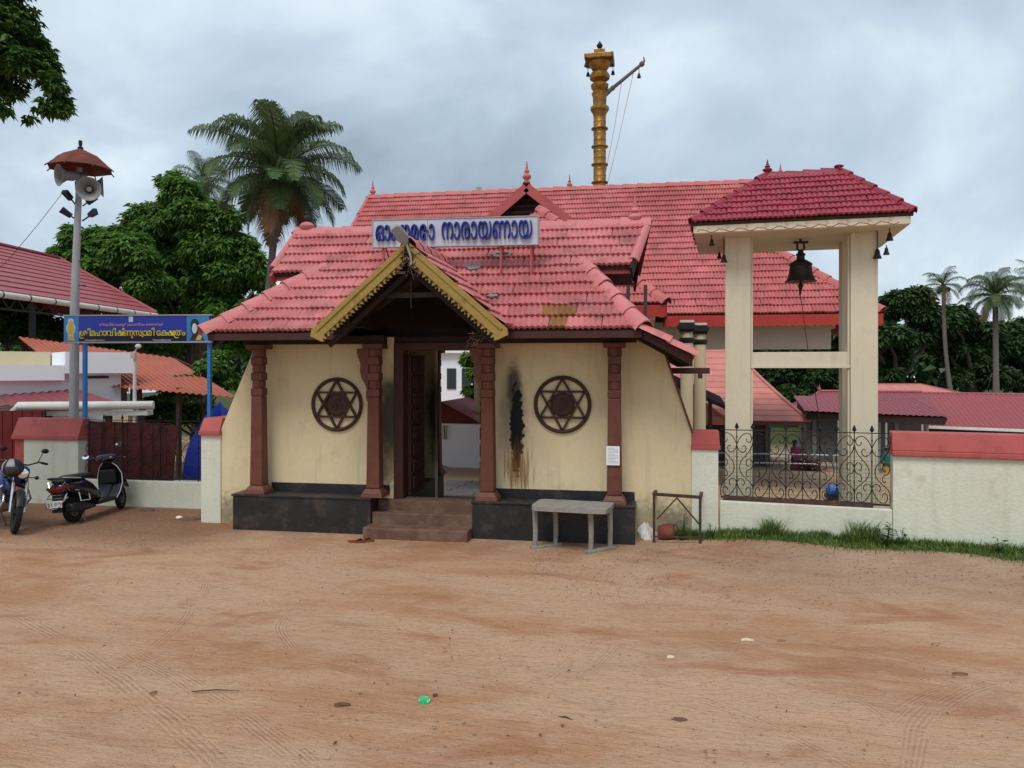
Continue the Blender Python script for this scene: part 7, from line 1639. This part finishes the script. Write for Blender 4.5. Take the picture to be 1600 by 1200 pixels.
    loft([(.86, .93, .10, .03), (.90, .95, .19, .055), (.97, .95, .20, .075), (1.05, .94, .155, .075), (1.10, .93, .09, .045)], 18).build('handlebar_cowl', 'scooter_black', t, local=True, smooth=True, angle=60)
    loft([(1.06, .935, .105, .055), (1.115, .93, .08, .04), (1.12, .93, .05, .02)], 14).build('headlamp', 'mirror_glass', t, local=True, smooth=True)
    for s in (-1, 1):
        MB().tube([(.94, s*.18, .95), (.90, s*.32, .955)], .018, 8).build('grip', 'plastic_black', t, local=True, smooth=True); MB().tube([(.96, s*.20, .95), (.97, s*.28, .94), (.95, s*.36, .935)], .006, 5).build('brake_lever', 'engine_metal', t, local=True)
    mirror(t, (.93, .22, .97), (.90, .36, .99), (.07, .042)); mirror(t, (.93, -.2, .97), (.92, -.27, 1.17), (.06, .05))
    MB().tube([(.15, .10, .20), (.12, .22, .0)], .012, 6).build('side_stand', 'engine_metal', t, local=True)
    MB().tube([(.1, .12, .2), (.06, .14, .02)], .014, 6).tube([(.1, -.12, .2), (.06, -.14, .02)], .014, 6).tube([(.06, .14, .02), (.06, -.14, .02)], .012, 6).build('centre_stand', 'engine_metal', t, local=True)
scooter()
def motorcycle():
    fc = PG(28, 834); hd = rad(10)-rad(32); wb = 1.27; base = fc-Vector((math.cos(hd), math.sin(hd), 0))*wb; base.z = ground_z(base.x, base.y)
    t = thing('motorcycle', 'dark blue commuter motorcycle with silver crash guard parked beside the scooter', 'motorcycle', base, hd); t.rotation_euler = (rad(-9), 0, hd)
    R_ = .30; wheel(t, 0, R_, R_, .10, 5, 'plastic_black'); SA = rad(-20); px_ = wb-.16
    def rs(p): p = Vector(p); x, y = p.x-px_, p.y; return (px_+x*math.cos(SA)-y*math.sin(SA), x*math.sin(SA)+y*math.cos(SA), p.z)
    def steer(m): m.v = [rs(p) for p in m.v]; return m
    fw_ = wheel(t, wb, R_, R_, .085, 5, 'plastic_black', steer=SA); fw_.location = rs((wb, 0, R_))
    for s in (-1, 1):
        steer(MB().tube([(wb-.005, s*.085, R_), (wb-.17, s*.085, .72)], .024, 10).tube([(wb-.17, s*.085, .72), (wb-.24, s*.085, .90)], .016, 8)).build('fork_leg', 'chrome', t, local=True, smooth=True)
        MB().tube([(0, s*.10, R_), (-.12, s*.13, .72)], .028, 10).build('shock', 'engine_metal', t, local=True, smooth=True)
        MB().tube([(0, s*.09, R_), (.50, s*.09, .36)], .022, 8).build('swingarm', 'plastic_black', t, local=True, smooth=True)
        MB().tube([(wb-.36, s*.09, .72), (wb-.34, s*.22, .60), (wb-.36, s*.28, .48), (wb-.44, s*.24, .34), (wb-.52, s*.09, .30)], .015, 8).build('crash_guard', 'chrome', t, local=True, smooth=True)
    v = []; n = 14
    for i in range(n+1):
        a = rad(20+130*i/n); 
        for s in (-1, -.5, .5, 1): v.append((wb+(R_+.035-.02*abs(s))*math.cos(a), .055*s, R_+(R_+.035-.025*(abs(s) > .9))*math.sin(a)))
    steer(MB().add(v, [(4*i+j, 4*i+j+1, 4*i+j+5, 4*i+j+4) for i in range(n) for j in range(3)])).build('front_fender', 'plastic_black', t, local=True, smooth=True)
    v = []
    for i in range(n+1):
        a = rad(30+150*i/n)
        for s in (-1, -.5, .5, 1): v.append(((R_+.045)*math.cos(a)-.02, .07*s, R_+.03+(R_+.045)*math.sin(a)))
    MB().add(v, [(4*i+j, 4*i+j+1, 4*i+j+5, 4*i+j+4) for i in range(n) for j in range(3)]).build('rear_fender', 'plastic_black', t, local=True, smooth=True)
    loft([(.48, .72, .06, .05), (.54, .76, .11, .09), (.72, .80, .135, .115), (.90, .80, .13, .11), (.99, .77, .09, .07), (1.02, .75, .04, .03)], 18).build('fuel_tank', 'bike_blue', t, local=True, smooth=True, angle=60)
    for s in (-1, 1): loft([(.66, .70, .012, .05, s*.135), (.80, .72, .02, .09, s*.145), (1.0, .68, .018, .07, s*.13), (1.06, .63, .006, .02, s*.11)], 12).build('tank_shroud', 'bike_blue', t, local=True, smooth=True); MB().tube([(.62, s*.14, .80), (.80, s*.155, .76), (1.02, s*.135, .70)], .009, 6).build('tank_stripe', 'silver_trim', t, local=True)
    loft([(-.32, .78, .08, .03), (-.25, .79, .12, .045), (.1, .765, .13, .05), (.30, .745, .13, .045), (.52, .75, .09, .04)], 16, 3).build('seat', 'seat_vinyl', t, local=True, smooth=True)
    loft([(-.30, .68, .06, .05), (.0, .64, .11, .09), (.30, .58, .11, .10), (.42, .56, .07, .06)], 14).build('side_panel', 'bike_blue', t, local=True, smooth=True)
    loft([(.42, .34, .10, .09), (.55, .36, .13, .13), (.72, .38, .12, .12), (.80, .40, .08, .08)], 14, 3).build('engine_case', 'engine_metal', t, local=True, smooth=True)
    m = MB()
    for k in range(7): m.box(.66-.005*k, .82-.005*k, -.10, .10, .46+k*.026, .474+k*.026)
    m.box(.69, .79, -.07, .07, .45, .64).build('cylinder_fins', 'engine_metal', t, local=True)
    MB().tube([(.80, -.05, .55), (.90, -.09, .42), (.82, -.12, .26), (.4, -.14, .24), (.1, -.16, .27)], .02, 8).tube([(.12, -.16, .27), (-.40, -.18, .34)], [.04, .055], 12).build('exhaust', 'chrome', t, local=True, smooth=True)
    MB().tube([(wb-.24, 0, .92), (.55, 0, .70), (.0, 0, .66)], .03, 8).tube([(wb-.26, 0, .88), (.85, 0, .45), (.5, 0, .28)], .025, 8).build('frame', 'plastic_black', t, local=True, smooth=True)
    steer(MB().tube([(.82, .33, 1.0), (.92, .22, 1.03), (wb-.26, .08, .98), (wb-.26, -.08, .98), (.92, -.22, 1.03), (.82, -.33, 1.0)], .012, 8)).build('handlebar', 'plastic_black', t, local=True, smooth=True)
    for s in (-1, 1): steer(MB().tube([(.83, s*.34, 1.003), (.88, s*.25, 1.02)], .018, 8)).build('grip', 'plastic_black', t, local=True, smooth=True)
    steer(loft([(wb-.24, .86, .06, .06), (wb-.17, .87, .095, .10), (wb-.10, .865, .09, .10), (wb-.075, .86, .07, .08)], 16)).build('headlamp_cowl', 'bike_blue', t, local=True, smooth=True)
    steer(MB().lathe([(.075, 0), (.07, .02), (.02, .03)], (wb-.085, 0, .86), 18, Matrix.Rotation(rad(90), 3, 'Y'))).build('headlamp', 'mirror_glass', t, local=True, smooth=True)
    for s in (-1, 1): steer(MB().tube([(wb-.2, s*.08, .80), (wb-.19, s*.17, .80)], .008, 6).ball((wb-.19, s*.20, .80), .03, 10, 6, 1.4)).build('indicator', 'plastic_black', t, local=True, smooth=True); mirror(t, rs((.93, s*.20, 1.03)), rs((.90, s*.27, 1.20)), (.055, .038))
    MB().tube([(.45, .1, .25), (.42, .26, .0)], .012, 6).build('side_stand', 'engine_metal', t, local=True)
    for s in (-1, 1): MB().tube([(.30, s*.10, .30), (.30, s*.22, .29)], .014, 6).build('foot_peg', 'plastic_black', t, local=True)
    return t
moto = motorcycle()
def helmet():
    c = PD(20, 731, proj(PG(46, 832))[2]-.12); t = thing('helmet', 'black and grey motorcycle helmet hung on the motorcycle handlebar', 'helmet', c, rad(-30))
    h = MB().ball((0, 0, 0), .145, 20, 12, 1.12, .92, .95); h.build('shell', 'plastic_black', t, local=True, smooth=True)
    def patch(u0, u1, v0, v1, mat, nm, r=.148):
        k = 8; v = []
        for j in range(k+1):
            for i in range(k+1): a = u0+(u1-u0)*i/k; e = v0+(v1-v0)*j/k; v.append((r*1.12*math.cos(e)*math.cos(a), r*.92*math.cos(e)*math.sin(a), r*.95*math.sin(e)))
        MB().add(v, [(j*(k+1)+i, j*(k+1)+i+1, (j+1)*(k+1)+i+1, (j+1)*(k+1)+i) for j in range(k) for i in range(k)]).build(nm, mat, t, local=True, smooth=True)
    patch(rad(-150), rad(-80), rad(-10), rad(55), 'horn_grey', 'decal'); patch(rad(-60), rad(-10), rad(10), rad(70), 'horn_grey', 'decal'); patch(rad(-62), rad(62), rad(-28), rad(14), 'window_dark', 'visor', .152)
helmet()

# ================================================================== PEOPLE AND SMALL THINGS IN THE INNER COURT
def skin_body(name, joints, edges, mat, par, sub=2):
    me = bpy.data.meshes.new(name); me.from_pydata([j[0] for j in joints], edges, []); o = bpy.data.objects.new(name, me); COL.objects.link(o)
    sk = o.modifiers.new('skin', 'SKIN'); sk.use_smooth_shade = True
    for i, j in enumerate(joints): me.skin_vertices[0].data[i].radius = j[1] if isinstance(j[1], tuple) else (j[1], j[1])
    me.skin_vertices[0].data[0].use_root = True
    ss = o.modifiers.new('sub', 'SUBSURF'); ss.levels = ss.render_levels = sub
    dg = bpy.context.evaluated_depsgraph_get(); m2 = bpy.data.meshes.new_from_object(o.evaluated_get(dg)); bpy.data.objects.remove(o)
    m2.materials.clear(); m2.materials.append(M(mat)); ob = bpy.data.objects.new(name, m2); COL.objects.link(ob); ob.parent = par; return ob
def person(label, loc, rz, H, cloth, arms, skirt=True, cloth2=None):
    t = thing('person', label, 'person', loc, rz); s = H/1.6
    J = [((0, 0, .92*s), .11*s), ((0, 0, 1.10*s), .095*s), ((0, 0, 1.28*s), (.14*s, .09*s)), ((0, 0, 1.37*s), .055*s), ((0, .0, 1.43*s), .05*s), ((.015*s, 0, 1.50*s), .088*s), ((.01*s, 0, 1.58*s), .06*s)]
    E_ = [(0, 1), (1, 2), (2, 3), (3, 4), (4, 5), (5, 6)]
    for sd_ in (1, -1):
        k = len(J); el, ha = arms[0 if sd_ > 0 else 1]
        J += [((0, sd_*.16*s, 1.30*s), .050*s), ((el[0]*s, sd_*el[1]*s, el[2]*s), .038*s), ((ha[0]*s, sd_*ha[1]*s, ha[2]*s), .030*s), ((ha[0]*s+.05*s, sd_*ha[1]*s, ha[2]*s-.07*s), .026*s)]; E_ += [(2, k), (k, k+1), (k+1, k+2), (k+2, k+3)]
        k = len(J); J += [((0, sd_*.085*s, .84*s), .085*s), ((.02*s, sd_*.09*s, .46*s), .058*s), ((0, sd_*.09*s, .07*s), .038*s), ((.12*s, sd_*.10*s, .03*s), .035*s)]; E_ += [(0, k), (k, k+1), (k+1, k+2), (k+2, k+3)]
    skin_body('body', J, E_, 'skin', t)
    def ringcloth(rows, mat, nm, n=20):
        v = []
        for z, rx, ry in rows:
            for i in range(n): a = 2*math.pi*i/n; f = 1+(.05*math.sin(a*6+z*3) if z < .9*s else 0); v.append((rx*s*math.cos(a)*f, ry*s*math.sin(a)*f, z))
        k = len(rows); MB().add(v, [(j*n+i, j*n+(i+1) % n, (j+1)*n+(i+1) % n, (j+1)*n+i) for j in range(k-1) for i in range(n)]).build(nm, mat, t, local=True, smooth=True)
    ringcloth([(.10*s, .22, .25), (.35*s, .185, .215), (.65*s, .155, .185), (.88*s, .145, .175), (1.0*s, .13, .16)], cloth2 or cloth, 'skirt')
    ringcloth([(.80*s, .165, .195), (.98*s, .135, .165), (1.12*s, .125, .155), (1.26*s, .125, .19), (1.34*s, .10, .175), (1.385*s, .07, .08)], cloth, 'blouse')
    for sd_ in (1, -1):
        el = arms[0 if sd_ > 0 else 1][0]; MB().tube([(0, sd_*.15*s, 1.32*s), Vector((0, sd_*.16*s, 1.30*s)).lerp(Vector((el[0]*s, sd_*el[1]*s, el[2]*s)), .85)], [.075*s, .06*s], 10).build('sleeve', cloth, t, local=True, smooth=True)
    MB().ball((-.02*s, 0, 1.535*s), .105*s, 14, 8, 1, .92, 1.0).tube([(-.08*s, 0, 1.50*s), (-.12*s, 0, 1.35*s), (-.13*s, 0, 1.15*s)], [.05*s, .035*s, .02*s], 8).build('hair', 'hair', t, local=True, smooth=True)
    MB().tube([(.10*s, 0, 1.515*s), (.125*s, 0, 1.495*s)], [.012*s, .016*s], 6).build('nose', 'skin', t, local=True, smooth=True)
    for sd_ in (1, -1): MB().ball((.088*s, sd_*.035*s, 1.525*s), .011*s, 6, 5).build('eye', 'hair', t, local=True); MB().ball((.0, sd_*.088*s, 1.50*s), .022*s, 6, 5, .6, .5, 1.2).build('ear', 'skin', t, local=True)
    MB().ball((.094*s, 0, 1.455*s), .016*s, 8, 5, .4, 1.4, .35).build('mouth', 'clay_pot', t, local=True)
    return t
yw = SY0-.55
w = PY(1243, 742, yw); person('person in a long magenta dress standing on the stone platform', (w.x, yw, ZPL), rad(-60), 1.42, 'cloth_magenta', (((.05, .22, 1.08), (.20, .20, .95)), ((.03, .22, 1.06), (.18, .20, .92))))
w = PY(1386, 745, yw); person('person in a green blouse and orange skirt just past the fence end', (w.x, yw, ZPL-.02), rad(-110), 1.22, 'cloth_green', (((.05, .22, 1.08), (.22, .12, 1.0)), ((.05, .22, 1.08), (.22, .12, 1.0))), cloth2='cloth_orange')
def court_things():
    q = PY(1262, 740, yw); c = Vector((q.x, yw, ZPL)); t = thing('potted_plant', 'dark red leaved potted plant beside the person in magenta', 'plant', c)
    MB().lathe([(.10, 0), (.15, .2), (.16, .22), (.13, .22)], c, 14).build('pot', 'pot_pink', t, smooth=True); V, T = leaf_cloud([tuple(c+Vector((0, 0, .55))), tuple(c+Vector((.2, 0, .4))), tuple(c+Vector((-.2, 0, .4)))], [.33, .26, .26], 110, 5, .17, .04, .2, 1, .3); np_mesh('foliage', V, 4, 'plant_red', t, T)
    for i, (px, s, lab) in enumerate(((1288, 1, 'pale pink urn on the stone platform right beside the red plant'), (1295, .9, 'pale pink urn standing next to the bell tower post'))):
        q = PY(px, 742, yw+.1); c = Vector((q.x, yw+.1, ZPL)); t = thing('clay_urn', lab, 'urn', c, 0, 'urns on the platform'); MB().lathe([(r*s, z*s) for r, z in [(.08, 0), (.14, .06), (.17, .18), (.15, .30), (.08, .37), (.10, .42), (.07, .42)]], c, 14).build('urn_body', 'pot_pink', t, smooth=True)
    c = PG(1310, 781); D = proj(c)[2]; s = D/F; t = thing('hand_cart', 'small hand cart with bright blue tray standing on the sand', 'cart', c); w = 19*s
    MB().hexa([c+Vector(p) for p in ((-w*.85,-.2,9*s), (w*.8,-.2,9*s), (w*.8,.2,9*s), (-w*.85,.2,9*s), (-w*.75,-.3,17*s), (w*.95,-.3,17*s), (w*.95,.3,17*s), (-w*.75,.3,17*s))]).build('tray', 'plastic_blue', t, bevel=.02)
    MB().hexa([c+Vector(p) for p in ((-w*.7,-.32,17*s), (w*.9,-.32,17*s), (w*.9,.32,17*s), (-w*.7,.32,17*s), (-w*.45,-.3,20*s), (w*.7,-.3,20*s), (w*.7,.3,20*s), (-w*.45,.3,20*s))]).build('tray_rim', 'plastic_blue', t, bevel=.02)
    MB().bar(c+Vector((w*.9, 0, 10*s)), c+Vector((w*.95, 0, 31*s)), 2.6*s, 2.6*s).build('handle', 'tarp_blue', t); MB().bar(c+Vector((-w, 0, 6*s)), c+Vector((w*.9, 0, 6*s)), .3, 5*s).build('chassis', 'door_wood', t)
    for dx in (-.7, -.1, .75): MB().lathe([(4*s, -.04), (4*s, .04)], c+Vector((w*dx, -.2, 4*s)), 14, RX90).build('cart_wheel', 'tyre', t)
court_things()
